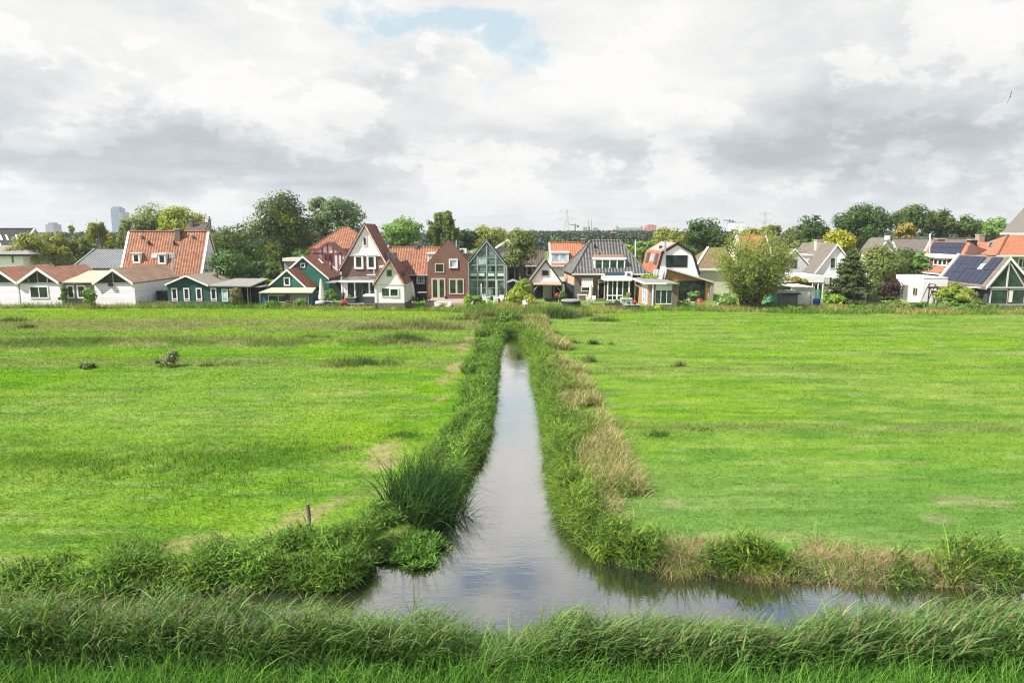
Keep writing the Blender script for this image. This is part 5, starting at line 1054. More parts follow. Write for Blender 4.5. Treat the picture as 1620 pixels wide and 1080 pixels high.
# ------------------------------------------------------------------ trees and shrubs
def L(name, *c, **k): return M_leaf(name, *c, **k)
LV = dict(
    olive=L('olive leaves', (0.098, 0.153, 0.036), (0.240, 0.297, 0.081), (0.285, 0.286, 0.090)), olivey=L('yellow olive leaves', (0.152, 0.194, 0.036), (0.356, 0.379, 0.081), (0.392, 0.348, 0.090)),
    ylw=L('yellow green leaves', (0.167, 0.223, 0.020), (0.417, 0.447, 0.041), (0.222, 0.303, 0.035)), mid=L('mid green leaves', (.050, .092, .020), (.125, .190, .040)), dark=L('dark leaves', (0.032, 0.070, 0.017), (0.091, 0.164, 0.033)),
    chest=L('chestnut leaves', (0.025, 0.057, 0.018), (0.098, 0.164, 0.032), (0.304, 0.317, 0.039)), grey=L('grey green leaves', (0.081, 0.133, 0.057), (0.205, 0.297, 0.133)), light=L('light green leaves', (0.116, 0.215, 0.045), (0.259, 0.409, 0.098)),
    birch=L('birch leaves', (0.081, 0.133, 0.039), (0.232, 0.317, 0.098), (0.304, 0.348, 0.098)), conif=L('conifer sprays', (0.022, 0.061, 0.018), (0.071, 0.153, 0.032), trans=.1), coniy=L('olive conifer sprays', (.032, .055, .016), (.115, .145, .035), trans=.15), thuja=L('thuja sprays', (0.034, 0.092, 0.019), (0.105, 0.205, 0.031), trans=.12),  # conifer sprays in two tones, the second a warmer olive
    gold=L('golden leaves', (0.357, 0.344, 0.029), (0.480, 0.480, 0.057), (0.314, 0.393, 0.042)), willow=L('willow leaves', (0.149, 0.205, 0.045), (0.389, 0.450, 0.129), (0.280, 0.317, 0.076)), purple=L('purple leaves', (0.039, 0.025, 0.025), (0.107, 0.061, 0.053)), bright=L('bright bush leaves', (0.151, 0.296, 0.031), (0.379, 0.510, 0.060), (0.455, 0.470, 0.060)),
    vine=L('vine leaves', (0.151, 0.260, 0.031), (0.455, 0.510, 0.076), (0.510, 0.417, 0.091)), hedge=L('hedge leaves', (0.061, 0.144, 0.022), (0.184, 0.327, 0.045)), brown=L('browning leaves', (0.125, 0.144, 0.053), (0.267, 0.267, 0.107)), hazy=L('grey olive leaves', (0.160, 0.205, 0.090), (0.339, 0.389, 0.178)), rusty=L('rusty leaves', (0.178, 0.144, 0.036), (0.499, 0.409, 0.090)))
BARK = M_plain('bark', (.12, .095, .07), .95, .5); BARKW = M_plain('pale birch bark', (.42, .40, .36), .9, .5); BARKD = M_plain('dark bark', (.06, .05, .04), .95, .5)
def leafquads(c, nrm, size, aspect=.6, rr=None):
    n = len(c); up = U(-1, 1, (n, 3)); a = np.cross(nrm, up); a /= np.linalg.norm(a, axis=1)[:, None] + 1e-9; b = np.cross(nrm, a)
    s = (size * U(.6, 1.25, n))[:, None]; a = a * s; b = b * s * aspect
    V = np.stack([c - a, c - b * .9 + a * .1, c + a, c + b * .9 + a * .1], 1).reshape(-1, 3)
    return V, np.arange(n * 4).reshape(-1, 4)
def crown_pts(n, ctr, rad, clumps, fill=.35, crag=.35, seed=0, clr=.30, flat=1.0):
    """leaf centres and normals: clumps spread through an uneven ellipsoid"""
    r = np.random.default_rng(seed); d = r.normal(size=(clumps, 3)); d[:, 2] = np.abs(d[:, 2]) * np.where(r.uniform(size=clumps) < .72, 1, -.75); d /= np.linalg.norm(d, axis=1)[:, None]
    k = 1 - crag * r.uniform(0, 1, clumps) ** 1.3; k = np.where(r.uniform(size=clumps) < fill, k * r.uniform(.2, .8, clumps), k)
    cc = d * (k * (1 - clr * .75))[:, None] * rad + ctr
    cr = clr * np.min(rad) * r.uniform(.6, 1.35, clumps)
    i = r.choice(clumps, n, p=cr ** 2 / (cr ** 2).sum()); g = r.normal(size=(n, 3)); g /= np.linalg.norm(g, axis=1)[:, None]
    rr = r.uniform(.35, 1.05, n) ** .6; g2 = g.copy(); g2[:, 2] *= .8 * flat
    p = cc[i] + g2 * (cr[i] * rr)[:, None] * np.array([1.15, 1.15, .9])
    nr = g * .8 + (p - ctr) / np.linalg.norm(p - ctr, axis=1)[:, None] * .5 + np.array([0, 0, .35]) + r.normal(size=(n, 3)) * .35; nr /= np.linalg.norm(nr, axis=1)[:, None]
    return p, nr, cc, cr
def limbs(base, top, r0, targets, m, par, seed=0, name='trunk', lean=0.0, k=9):
    r = random.Random(seed); b = MB(); base = Vector(base); top = Vector(top); pts = []
    for i in range(6):
        t = i / 5; p = base.lerp(top, t) + Vector((r.uniform(-1, 1), r.uniform(-1, 1), 0)) * (.03 * (top - base).length * (i > 0)); pts.append(p)
    b.tube(pts, [r0 * (1 - .72 * i / 5) * (1.25 if i == 0 else 1) for i in range(6)], 7)
    for q in r.sample(list(targets), min(k, len(targets))):
        q = Vector(q); t = r.uniform(.35, .95); s = base.lerp(top, t)
        if q.z < s.z: s = base.lerp(top, max(.3, (q.z - base.z) / max(.1, top.z - base.z) * .8))
        md = s.lerp(q, .5) + Vector((0, 0, -.06 * (q - s).length)); rr = r0 * (1 - .72 * t) * .6; b.tube([s, md, q], [rr, rr * .6, rr * .2], 5)
    return b.build(name, m, par)
TREES = []
def tree(label, u, vt, vb, wpx, Y, lv, cat='tree', name='tree', group=None, clumps=60, crag=.35, clr=.30, cov=3.4, leaf=None, bark=None, vbase=None, trunk=True, fill=.3, seed=None, dep=1.0, r0=None):
    seed = seed if seed is not None else int(u * 7 + vt); c = at(u, (vt + vb) / 2, Y); zt, zb = at(u, vt, Y).z, at(u, vb, Y).z; rx = wpx / 1086 * Y / 2; rz = (zt - zb) / 2
    o = thing(name, label, cat, (c.x, Y, 0), group)
    rad = np.array([rx, rx * dep, rz]); ctr = np.array([c.x, Y, (zt + zb) / 2]); s = leaf or max(.16, Y * .0021)
    n = int(min(15000, cov * (3.14 * rx * rz) / (s * s * .6 * 1.2) + 300))
    p, nr, cc, cr = crown_pts(n, ctr, rad, clumps, fill, crag, seed, clr)
    k = p[:, 2] > .05; p, nr = p[k], nr[k]
    V, Q = leafquads(p, nr, np.full(len(p), s))
    np_mesh('crown', V - np.array([c.x, Y, 0]), Q, LV[lv] if isinstance(lv, str) else lv, None, o)
    if trunk: limbs((c.x, Y, 0), (c.x, Y, ctr[2] + rz * .45), r0 or max(.10, .045 * (zt)), [tuple(q) for q in cc], bark or BARK, o, seed)
    return o
def bush(label, u, vt, vb, wpx, Y, lv, **k):
    k.setdefault('clumps', 26); k.setdefault('clr', .36); k.setdefault('cov', 3.4); k.setdefault('trunk', False); k.setdefault('crag', .5)
    vb += 2.5 if vb > 470 else 0
    return tree(label, u, vt, vb, wpx, Y, lv, 'bush', 'bush', **k)
def birch(label, u, vt, vb, wpx, Y, lv, dens=1.0, name='birch', cat='tree', bark=None, seed=1, droop=.9):
    """slim open tree: thin rising branches with strands of small leaves hanging from them"""
    r = np.random.default_rng(seed); c = at(u, vb, Y); zt, zb = at(u, vt, Y).z, at(u, vb, Y).z; R_ = wpx / 1086 * Y / 2
    o = thing(name, label, cat, (c.x, Y, 0)); nb = int(46 * dens) + 8; P, NR = [], []; b = MB()
    b.tube([(c.x, Y, 0), (c.x + .2, Y, zt * .5), (c.x, Y, zt * .98)], [.03 * zt * .6, .02 * zt * .6, .02], 6)
    for i in range(nb):
        t = r.uniform(0, 1) ** .8; z0 = zb + (zt - zb) * t * .85; a = r.uniform(0, 6.283); ln = R_ * (1.0 - .75 * t ** 1.6) * r.uniform(.55, 1.1)
        e = np.array([c.x + ln * math.cos(a), Y + ln * math.sin(a), z0 + ln * r.uniform(.3, .9)]); s = np.array([c.x, Y, max(.4, z0 - .2 * ln)])
        b.tube([tuple(s), tuple(s * .5 + e * .5 + [0, 0, .15 * ln]), tuple(e)], [.05, .035, .012], 4, False)
        for q in range(int(r.integers(3, 7))):
            f = r.uniform(.35, 1.02); st = s * (1 - f) + e * f + [0, 0, .15 * ln * f * (1 - f) * 4]; hang = r.uniform(.3, 1.6) * droop * (zt / 10); m = int(34 * (dens if dens < 1 else 1) * hang / 1.0) + 8
            h = r.uniform(0, 1, m); P.append(st + np.stack([r.normal(0, .16, m), r.normal(0, .16, m), -h * hang], 1)); g = r.normal(size=(m, 3)); g[:, 2] += .4; NR.append(g / np.linalg.norm(g, axis=1)[:, None])
    p = np.concatenate(P); nr = np.concatenate(NR); k = p[:, 2] > .1; V, Q = leafquads(p[k], nr[k], np.full(k.sum(), max(.12, Y * .00155)))
    np_mesh('crown', V - np.array([c.x, Y, 0]), Q, LV[lv], None, o); b.build('trunk', bark or BARKW, o); return o
def conifer(label, u, vt, vb, wpx, Y, lv, seed=1, ragged=.3, cat='conifer', name='conifer'):
    r = np.random.default_rng(seed); c = at(u, vb, Y); zt, zb = at(u, vt, Y).z, max(.2, at(u, vb, Y).z); R_ = wpx / 1086 * Y / 2; o = thing(name, label, cat, (c.x, Y, 0)); P, NR = [], []; b = MB(); b.tube([(c.x, Y, 0), (c.x, Y, zt * .95)], [.22, .03], 7)
    for i in range(270):
        t = r.uniform(0, 1) ** 1.1; z = zb + (zt - zb) * t; a = r.uniform(0, 6.283); prof = (1 - t) ** .75 * (1 if t > .12 else .75 + t * 2); ln = R_ * prof * r.uniform(1 - ragged * 1.5, 1.08) + .15
        e = np.array([math.cos(a) * ln, math.sin(a) * ln, ln * r.uniform(-.15, .45)]); b.tube([(c.x, Y, z), (c.x + e[0] * .85, Y + e[1] * .85, z + e[2] * .85)], [.05, .012], 4, False) if i % 2 else None
        m = int(34 + 34 * ln); f = r.uniform(.25, 1, m) ** .8; w = (.12 + .32 * (1 - f)) * min(1, ln * .6 + .2)
        P.append(np.array([c.x, Y, z]) + e * f[:, None] + np.stack([r.normal(0, 1, m) * w, r.normal(0, 1, m) * w, r.normal(0, 1, m) * w * .5 - .1 * f], 1)); g = r.normal(size=(m, 3)) * .6 + e / np.linalg.norm(e) * .5 + [0, 0, .6]; NR.append(g / np.linalg.norm(g, axis=1)[:, None])
    p = np.concatenate(P); nr = np.concatenate(NR); k = p[:, 2] > .1; V, Q = leafquads(p[k], nr[k], np.full(k.sum(), .17), .45)
    np_mesh('crown', V - np.array([c.x, Y, 0]), Q, LV[lv], None, o); b.build('trunk', BARKD, o); return o
def willow():
    """old pollard willow: several leaning stems, fans of thin rising twigs, fine grey leaves"""
    r = np.random.default_rng(12); Y = 86.0; c = at(1186, 490, Y); o = thing('willow', 'big open grey green willow with several leaning stems at the meadow edge', 'tree', (c.x, Y, 0)); b = MB(); P, NR = [], []
    stems = [(-3.3, -.6, 5.6, .30), (-1.6, .3, 6.6, .26), (-.5, .8, 7.2, .28), (.6, -.4, 7.1, .30), (1.6, .5, 6.8, .26), (2.9, -.2, 6.2, .28), (3.8, .4, 5.2, .2), (-2.4, -.9, 4.4, .2), (.1, -1.0, 5.4, .22), (1.9, -1.0, 5.2, .2), (-.8, -1.2, 4.2, .2), (3.0, .9, 4.0, .18)]
    for sx, sy, h, rad in stems:
        h *= 1.1
        B = np.array([c.x + sx * .28, Y + sy * .4, 0]); E = np.array([c.x + sx * 1.02, Y + sy * 1.6, h]); M = B * .55 + E * .45 + [-.1 * sx, 0, .25]
        b.tube([tuple(B), tuple(M), tuple(E)], [rad * 1.15, rad * .8, rad * .35], 7)
        for q in range(46):
            f = r.uniform(.28, 1); s = B * (1 - f) ** 2 + 2 * M * f * (1 - f) + E * f * f; out = np.array([sx * .32 + r.normal(0, .62), r.normal(0, .6) + sy * .3, r.uniform(.55, 1.25)]); out /= np.linalg.norm(out); ln = r.uniform(1.2, 3.4) * (1.08 - .25 * abs(f - .7)); e = s + out * ln * (1 - .012 * abs(sx))
            if e[2] > 11.2: e[2] = 11.2 - r.uniform(0, 1.3)
            if q % 2 == 0: b.tube([tuple(s), tuple(s * .5 + e * .5 + [0, 0, .1]), tuple(e)], [.05, .03, .008], 4, False)
            m = int(26 * ln); k = r.uniform(.1, 1.05, m); P.append(s + (e - s) * k[:, None] + r.normal(0, .17 + .06 * ln, (m, 3))); g = r.normal(size=(m, 3)) + [0, 0, .5]; NR.append(g / np.linalg.norm(g, axis=1)[:, None])
        m = 130; k = r.uniform(.15, .8, m); q = B + (E - B) * k[:, None] + r.normal(0, .30, (m, 3)); P.append(q); g = r.normal(size=(m, 3)) + [0, 0, .5]; NR.append(g / np.linalg.norm(g, axis=1)[:, None])
    p = np.concatenate(P); nr = np.concatenate(NR); k = p[:, 2] > .25; V, Q = leafquads(p[k], nr[k], np.full(k.sum(), .15), .36)
    np_mesh('crown', V - np.array([c.x, Y, 0]), Q, LV['willow'], None, o); b.build('trunk', BARKD, o)
willow()
# left group
tree('olive bush-like tree in front of the black roofed house', 48, 362, 428, 66, 108, 'olivey', crag=.5, clumps=44); tree('taller yellow olive tree beside the black roofed house with a leafy spire', 88, 355, 428, 44, 112, 'olivey', crag=.5, clumps=40)
birch('thin nearly bare tree with pale twigs left of the far glass tower', 121, 345, 425, 26, 125, 'hazy', .25, seed=3, droop=.4); birch('wispy olive birch standing in front of the far glass tower', 160, 341, 428, 70, 120, 'olivey', 1.0, seed=4); birch('pale wispy tree between the far glass tower and the olive green tree', 203, 336, 412, 44, 132, 'hazy', .6, seed=5); birch('low scraggly olive tree over the grey corrugated barn', 130, 372, 430, 62, 114, 'olive', .9, seed=6); birch('small sparse tree between the two olive trees and the barn', 105, 385, 430, 40, 110, 'olivey', .6, seed=7)
tree('rounded olive green tree behind the left end of the orange roof', 243, 316, 405, 78, 140, 'olive', crag=.4); tree('yellow green maple behind the chimney of the orange roof', 288, 320, 400, 82, 128, 'ylw', crag=.42, clumps=52); bush('fresh green bush behind the white barn gables', 60, 418, 446, 60, 101, 'bright'); bush('low green hedge bush between white barn and grey corrugated barn', 110, 424, 446, 40, 102, 'light')
tree('broad mid green tree right of the orange roofed house', 374, 345, 452, 104, 114, 'mid', clumps=75, crag=.25); bush('dark green thuja shrub against the white gable wall', 357, 388, 462, 76, 100, 'thuja', clumps=40); bush('sunny yellow shrub in front of the dark trees by the teal shed', 425, 436, 466, 36, 97, 'vine'); bush('dark undergrowth shrub beneath the big chestnut', 408, 400, 470, 60, 106, 'dark'); bush('mid green shrub between the chestnut and the green houses', 432, 410, 462, 36, 104, 'mid')
tree('huge dark chestnut with yellowing top, tallest tree of the village', 449, 295, 436, 116, 120, 'chest', clumps=110, crag=.25, cov=4.2); tree('tall grey green poplar behind the villa', 545, 300, 395, 74, 138, 'grey', clumps=80, crag=.4); tree('slim grey green tree crown between chestnut and poplar', 510, 298, 400, 48, 141, 'grey', clumps=44, crag=.5); tree('small yellow green tree between chestnut trunk and villa', 478, 385, 425, 34, 116, 'light', clumps=26)
tree('light green rounded tree behind the long orange roof', 636, 339, 398, 72, 128, 'light', clumps=70, crag=.28); birch('weeping birch with hanging strands behind the brick house', 702, 328, 398, 66, 130, 'birch', 1.8, seed=9, droop=1.3); tree('dark green tree just right of the weeping birch', 738, 358, 402, 42, 134, 'dark', clumps=40); tree('olive yellow bushy tree behind the glass house', 775, 352, 402, 66, 142, 'olivey', crag=.45); tree('olive green tree with a visible trunk in front of the low brick house', 823, 350, 440, 56, 101, 'olive', clumps=70, crag=.35, cov=3.8)
bush('yellow green creeper covered shrub left of the garden house', 828, 436, 476, 30, 92, 'vine', clumps=26); bush('spreading yellow green shrub at the ditch end by the garden house', 820, 452, 492, 58, 88, 'vine', clumps=30); bush('bright yellow green bush in front of the brick house corner', 741, 456, 490, 20, 88, 'bright'); bush('light green shrub in front of the glass house', 757, 464, 490, 22, 88, 'light'); bush('dark green ditch end shrub on the left bank', 800, 488, 514, 34, 72, 'hedge')
bush('silver feathery tuft of grass leaves over the bright orange roof', 882, 374, 388, 46, 140, 'grey', trunk=False); tree('fresh green tree between hip roof and gambrel house', 1018, 378, 412, 52, 140, 'light', clumps=34); tree('small bright green bush tree left of the white mast', 992, 384, 410, 30, 136, 'bright', clumps=24); tree('yellow olive thicket tree behind the gambrel roof', 1062, 356, 405, 92, 150, 'olivey', crag=.5, clumps=56); tree('dark open crowned oak behind the gambrel house', 1113, 340, 412, 76, 128, 'dark', crag=.55, clumps=60, clr=.24); tree('mid green tree between the oak and the willow', 1160, 360, 405, 46, 126, 'mid', clumps=40)
birch('thin olive tree rising above the willow', 1222, 350, 405, 50, 122, 'hazy', .9, seed=14); tree('olive tree wide behind the willow crown', 1200, 356, 402, 100, 124, 'olivey', crag=.45); birch('straw coloured wispy tree right above the willow', 1252, 352, 410, 50, 120, 'hazy', .9, seed=15)
tree('dark knobbly tree behind the white boarded house', 1284, 336, 402, 62, 132, 'dark', crag=.5, clumps=60, clr=.26); tree('great round dark green tree behind the yellow one', 1364, 320, 400, 100, 138, 'dark', clumps=95, crag=.22, cov=4); tree('golden yellow tree right of the brick chimney', 1330, 358, 414, 52, 116, 'gold', clumps=44); bush('yellow green shrub beside the white house chimney', 1288, 378, 398, 30, 126, 'ylw')
tree('tall mid green tree behind the grey brown roof', 1443, 321, 384, 74, 150, 'mid', clumps=70); tree('green tree with yellowish top right of the tall mid green tree', 1484, 329, 384, 58, 152, 'chest', clumps=56); tree('small orange yellow tree in front of the tall mid green tree', 1433, 350, 386, 40, 142, 'rusty', clumps=30); tree('fresh green tree behind the terrace chimney', 1524, 338, 384, 48, 152, 'mid', clumps=44); tree('green tree between two rounded trees by the farmhouse', 1550, 345, 384, 40, 158, 'mid', clumps=36); tree('rounded green tree next to the farmhouse roof', 1573, 341, 384, 50, 150, 'light', clumps=46)
conifer('dark ragged conifer between the white house and the hedge', 1341, 394, 486, 74, 92, 'coniy', 5)
tree('broad garden tree right behind the conifer', 1392, 382, 476, 92, 104, 'olive', clumps=70); tree('yellowish green garden tree under the white stepped gable', 1434, 386, 456, 66, 108, 'mid', clumps=56); bush('dark purple leaved shrub left of the white block', 1406, 428, 478, 46, 98, 'purple', clumps=30); bush('green bush with rusty tips left of the purple shrub', 1376, 430, 478, 44, 97, 'olive', clumps=30); tree('light green tree above the white block', 1455, 392, 440, 36, 106, 'light', clumps=30)
bush('bright green rounded bush in front of the conifer', 1324, 461, 488, 28, 88, 'bright'); bush('golden green dwarf shrub next to the blue barrel', 1305, 456, 480, 14, 92, 'bright', clumps=12); bush('thick yellow green vine over the pergola by the solar panel house', 1514, 446, 476, 66, 88, 'vine', clumps=40); bush('vine hanging on the left post of the pergola', 1488, 452, 484, 26, 87.5, 'vine')
for i, (u, vt, vb, w, lv, t) in enumerate([(1440, 478, 499, 46, 'olive', 'round olive weed bush between bramble mound and block foot'), (1484, 476, 500, 44, 'olive', 'sprawling olive bramble bush below the swing'), (1527, 477, 500, 40, 'hedge', 'green bramble bush under the pergola front'), (1350, 480, 494, 40, 'hedge', 'low green bush at the foot of the conifer'), (1255, 480, 494, 44, 'olive', 'straggly low bush in front of the dark grey shed'), (1300, 482, 495, 40, 'hedge', 'low tangle of green bush below the blue barrel'), (1420, 470, 498, 50, 'olive', 'olive bush at the foot of the white block'), (1462, 474, 500, 54, 'hedge', 'green bramble mound before the white block corner'), (1508, 472, 500, 50, 'light', 'yellowish bramble mound below the pergola'), (1545, 470, 499, 34, 'olive', 'brownish bush left of the glazed gable'), (1568, 478, 500, 34, 'hedge', 'leafy green bush before the deck of the solar panel house'), (1385, 480, 496, 40, 'olive', 'low bush before the plank fence'), (1610, 486, 500, 30, 'light', 'low weedy bush under the deck edge')]): bush(t, u, vt, vb, w, 84.5, lv, clumps=20)
bush('climbing brownish shrub at the corner of the dark green hut', 374, 446, 488, 28, 87.5, 'brown'); bush('light green shrub before the link of the white barn', 143, 449, 488, 27, 86, 'light'); bush('dark ivy patch at the barn link wall', 100, 449, 486, 14, 87.4, 'hedge', clumps=14); bush('leafy green shrub before the teal shed window', 431, 474, 490, 30, 87.2, 'hedge'); bush('ochre rounded shrub before the teal shed', 458, 474, 488, 16, 87.4, 'brown'); bush('tall weeds shrub at the right end of the teal shed', 478, 468, 489, 26, 87.2, 'light')
bush('dark green clipped hedge behind the folded cream parasol', 523, 455, 482, 30, 91, 'hedge', clumps=24); bush('small round shrub at the foot of the orange brick annex', 1040, 479, 493, 24, 85, 'bright'); bush('green bush growing on the flat roof edge of the conservatory', 1026, 432, 446, 44, 95, 'bright'); bush('leafy shrub inside the larch extension glazing', 1098, 458, 478, 24, 94.5, 'light'); bush('dark pot shrub beside the garden house', 890, 459, 478, 16, 93.5, 'hedge'); bush('rambling green bush left of the willow stems', 1150, 462, 492, 44, 88, 'light'); bush('pale weedy bush right of the willow stems', 1217, 474, 492, 30, 86.5, 'light'); bush('red berried bush on the carport edge', 1262, 436, 452, 46, 97.5, 'rusty'); bush('small bright bush beneath the white front house', 625, 484, 494, 18, 84, 'bright'); bush('climber on the far left pier of the larch extension', 1068, 440, 462, 14, 95, 'light')
bush('olive and brown bush standing alone in the left meadow', 271, 549, 582, 32, 48, 'hazy', trunk=False, leaf=.10, cov=3, crag=.6); bush('smaller green bush beside the lone brown bush', 254, 560, 582, 28, 48.2, 'olive', trunk=False, leaf=.10, cov=2.5, crag=.6)
bush('dark green weed bush on the left meadow ridge', 140, 572, 586, 30, 47.5, 'mid', trunk=False, leaf=.10, cov=2, crag=.6)
# far-off woods
def woods():
    V, Q, n0 = [], [], 0; r = np.random.default_rng(77)
    def wood(u0, u1, vt0, vt1, vb, Y, n, s):
        nonlocal n0
        k = int(n / 60); cu = r.uniform(u0, u1, k); dy = r.uniform(0, 40, k)
        for i in range(k):
            vt = np.interp(cu[i], [u0, u1], [vt0, vt1]) + r.uniform(0, 9) * (r.uniform() < .7); c = at(cu[i], vb, Y); zt = at(cu[i], vt, Y + dy[i]).z; rad = r.uniform(3, 6.5)
            m = 60; g = r.normal(size=(m, 3)); g /= np.linalg.norm(g, axis=1)[:, None]; z = r.uniform(0.1, 1, m); p = np.stack([c.x * (Y + dy[i]) / Y + g[:, 0] * rad * np.sqrt(1.1 - z), Y + dy[i] + g[:, 1] * rad * .8, z * (zt - .5)], 1); nr = g * .8 + [0, 0, .5]; nr /= np.linalg.norm(nr, axis=1)[:, None]
            v, q = leafquads(p, nr, np.full(m, s), .8); V.append(v); Q.append(q + n0); n0 += len(v)
    wood(832, 1048, 364.5, 364, 396, 360, 36000, .8); wood(1040, 1420, 366, 366, 380, 420, 18000, 1.1); wood(-40, 240, 369, 366, 384, 380, 20000, 1.1); wood(240, 835, 367, 367, 384, 430, 26000, 1.2); wood(1420, 1700, 366, 365, 380, 400, 10000, 1.1)
    o = np_mesh('woods', np.concatenate(V), np.concatenate(Q), L('far wood leaves', (.026, .050, .022), (.052, .085, .034), trans=.15)); tag(o, None, None, kind='stuff')
    # hedgerow scrub between the houses and the open fields
    V, Q, n0 = [], [], 0; wood(-60, 240, 392, 398, 425, 150, 9000, .5); wood(330, 700, 388, 392, 420, 165, 9000, .5); wood(900, 1110, 392, 394, 420, 160, 6000, .5); wood(1120, 1560, 384, 384, 420, 160, 14000, .55)
    o = np_mesh('scrub', np.concatenate(V), np.concatenate(Q), L('scrub leaves', (.06, .09, .025), (.17, .20, .06))); tag(o, None, None, kind='stuff')
woods()
# ------------------------------------------------------------------ far buildings, pylons, cables
def tower(label, u0, u1, vt, Y, m, extras=(), name='tower', cat='tower', vb=385, dep=25):
    a, b = at(u0, vt, Y), at(u1, vt, Y); o = thing(name, label, cat, ((a.x + b.x) / 2, Y, 0)); MB().box(a.x, b.x, Y, Y + dep, 0, a.z).build('wall', m, o); return o, a, b
def facade(name, c, g, pw, ph):
    def fn(N):
        uv, x, y = uvxy(N); k = N.m('MULTIPLY', N.m('GREATER_THAN', N.m('FRACT', N.m('DIVIDE', x, pw)), .4), N.m('GREATER_THAN', N.m('FRACT', N.m('DIVIDE', y, ph)), .45)); return bsdf(N, N.mix(k, c, g), .5)
    return mat(name, fn)
FB = facade('blue glass facade', (.20, .25, .34), (.07, .11, .20), 4, 3.5); FG = facade('grey slab facade', (.30, .31, .33), (.12, .13, .15), 5, 3.2); FR = facade('red brick slab facade', (.52, .20, .16), (.25, .12, .11), 6, 3.2); FW = facade('white block facade', (.75, .75, .74), (.6, .6, .6), 8, 6)
o, a, b = tower('tall blue glass office tower far off on the left horizon', 174.5, 187.5, 329, 1500, FB); c, d = at(187.5, 335, 1500), at(191.5, 335, 1500); MB().box(c.x, d.x, 1500, 1530, 0, c.z).build('side_wing', FG, o); MB().box(a.x + 2, b.x - 3, 1504, 1520, a.z, a.z + 3).build('roof', FG, o)
o, a, b = tower('smaller bluish tower with a stepped top near the black roofed house', 71.5, 84, 355, 1400, FG); c, d = at(73.5, 352, 1400), at(81, 352, 1400); MB().box(c.x, d.x, 1404, 1420, a.z, c.z).build('roof', FB, o)
o, a, b = tower('long grey slab building above the far wood', 976, 1017, 360.5, 1300, FG, name='slab_building', cat='building'); 
for u in (976, 1014.5): c, d = at(u, 357.5, 1300), at(u + 2.5, 357.5, 1300); MB().box(c.x, d.x, 1303, 1315, a.z, c.z).build('stair_tower', FG, o)
o, a, b = tower('red brick tower block right of the long grey slab', 1024, 1038.5, 356, 1200, FR, name='tower_block', cat='building'); c, d = at(1020, 360, 1204), at(1024, 360, 1204); MB().box(c.x, d.x, 1204, 1225, 0, c.z).build('side_wing', FR, o); c, d = at(1026, 355, 1206), at(1034, 355, 1206); MB().box(c.x, d.x, 1206, 1216, a.z, c.z).build('roof', FR, o)
o, a, b = tower('grey power station block below two thin chimneys', 923.5, 934, 359, 1700, FB, name='power_station', cat='power station')
for u in (929.5, 934.2): p, q = at(u, 370, 1705), at(u, 346.5, 1705); MB().tube([Vector((p.x, 1698, 0)), Vector((q.x, 1698, q.z))], [2.2, 1.6], 10).build('smokestack', STONE, o)
o, a, b = tower('small low grey block between power station and long slab', 938.5, 947.5, 361.5, 1650, FG, name='factory', cat='building'); MB().box(a.x + 3, b.x - 3, 1655, 1665, a.z, a.z + 2.5).build('roof', FB, o)
o, a, b = tower('white boxy building on the horizon above the willow', 1162, 1179.5, 352.5, 900, FW, name='white_building', cat='building'); MB().box(a.x + 6, b.x - 1, 903, 913, a.z, a.z + 1.2).build('roof', FG, o)
def crane(label, u, vt, Y, s=1):
    p = at(u, vt, Y); o = thing('crane', label, 'crane', (p.x, Y, 0)); MB().tube([(p.x, Y, 0), (p.x, Y, p.z)], [1.0, .9], 4).build('mast', DKGREY, o); z = p.z - 3; m = MB(); m.bar((p.x - 9, Y, z + 2 * s), (p.x + 5, Y, z), .9, 1.2); m.build('jib', DKGREY, o); MB().box(p.x + 3, p.x + 6, Y - 1, Y + 1, z - 3, z).build('counterweight', DKGREY, o)
crane('slender tower crane right of the nearer pylon', 910, 354, 1100); crane('small crane silhouette left of the white boxy building', 1154.5, 347, 1000); crane('second crane silhouette close to the white boxy building', 1159.5, 348, 1040, -1)
def pylon(label, u, vt, Y):
    p = at(u, vt, Y); X, Ht = p.x, p.z; o = thing('pylon', label, 'pylon', (X, Y, 0)); w0, w1 = 4.2, .7; m = MB(); th = .26
    lv = [0, .2, .38, .54, .68, .8, .9, 1.0]; W = lambda t: w0 + (w1 - w0) * min(1, t * 1.15)
    for sx in (-1, 1):
        for sy in (-1, 1):
            for t, t2 in zip(lv, lv[1:]): m.bar((X + sx * W(t), Y + sy * W(t), t * Ht), (X + sx * W(t2), Y + sy * W(t2), t2 * Ht), th, th)
    for t, t2 in zip(lv, lv[1:]):
        for s in (-1, 1):
            m.bar((X - W(t), Y + s * W(t), t * Ht), (X + W(t2), Y + s * W(t2), t2 * Ht), th * .6, th * .6); m.bar((X + W(t), Y + s * W(t), t * Ht), (X - W(t2), Y + s * W(t2), t2 * Ht), th * .6, th * .6)
    m.build('lattice_tower', METALD, o); arms = []
    for t, ln in ((.70, 11), (.95, 9)):
        z = t * Ht; a = MB(); a.bar((X - ln, Y, z), (X + ln, Y, z), .4, .4).bar((X - ln, Y, z), (X, Y, z + 3.2), .3, .3).bar((X + ln, Y, z), (X, Y, z + 3.2), .3, .3); a.build('crossarm', METALD, o); arms += [(s * ln * k, z) for s in (-1, 1) for k in (1, .6)]
    return X, Y, arms
METALD = M_plain('dull steel', (.42, .44, .45), .6, .2)
P1 = pylon('nearer lattice pylon above the bright orange roof', 897, 332, 780); P2 = pylon('farther lattice pylon above the willow', 1211, 336, 980)
P0x, P0y = -760, 560
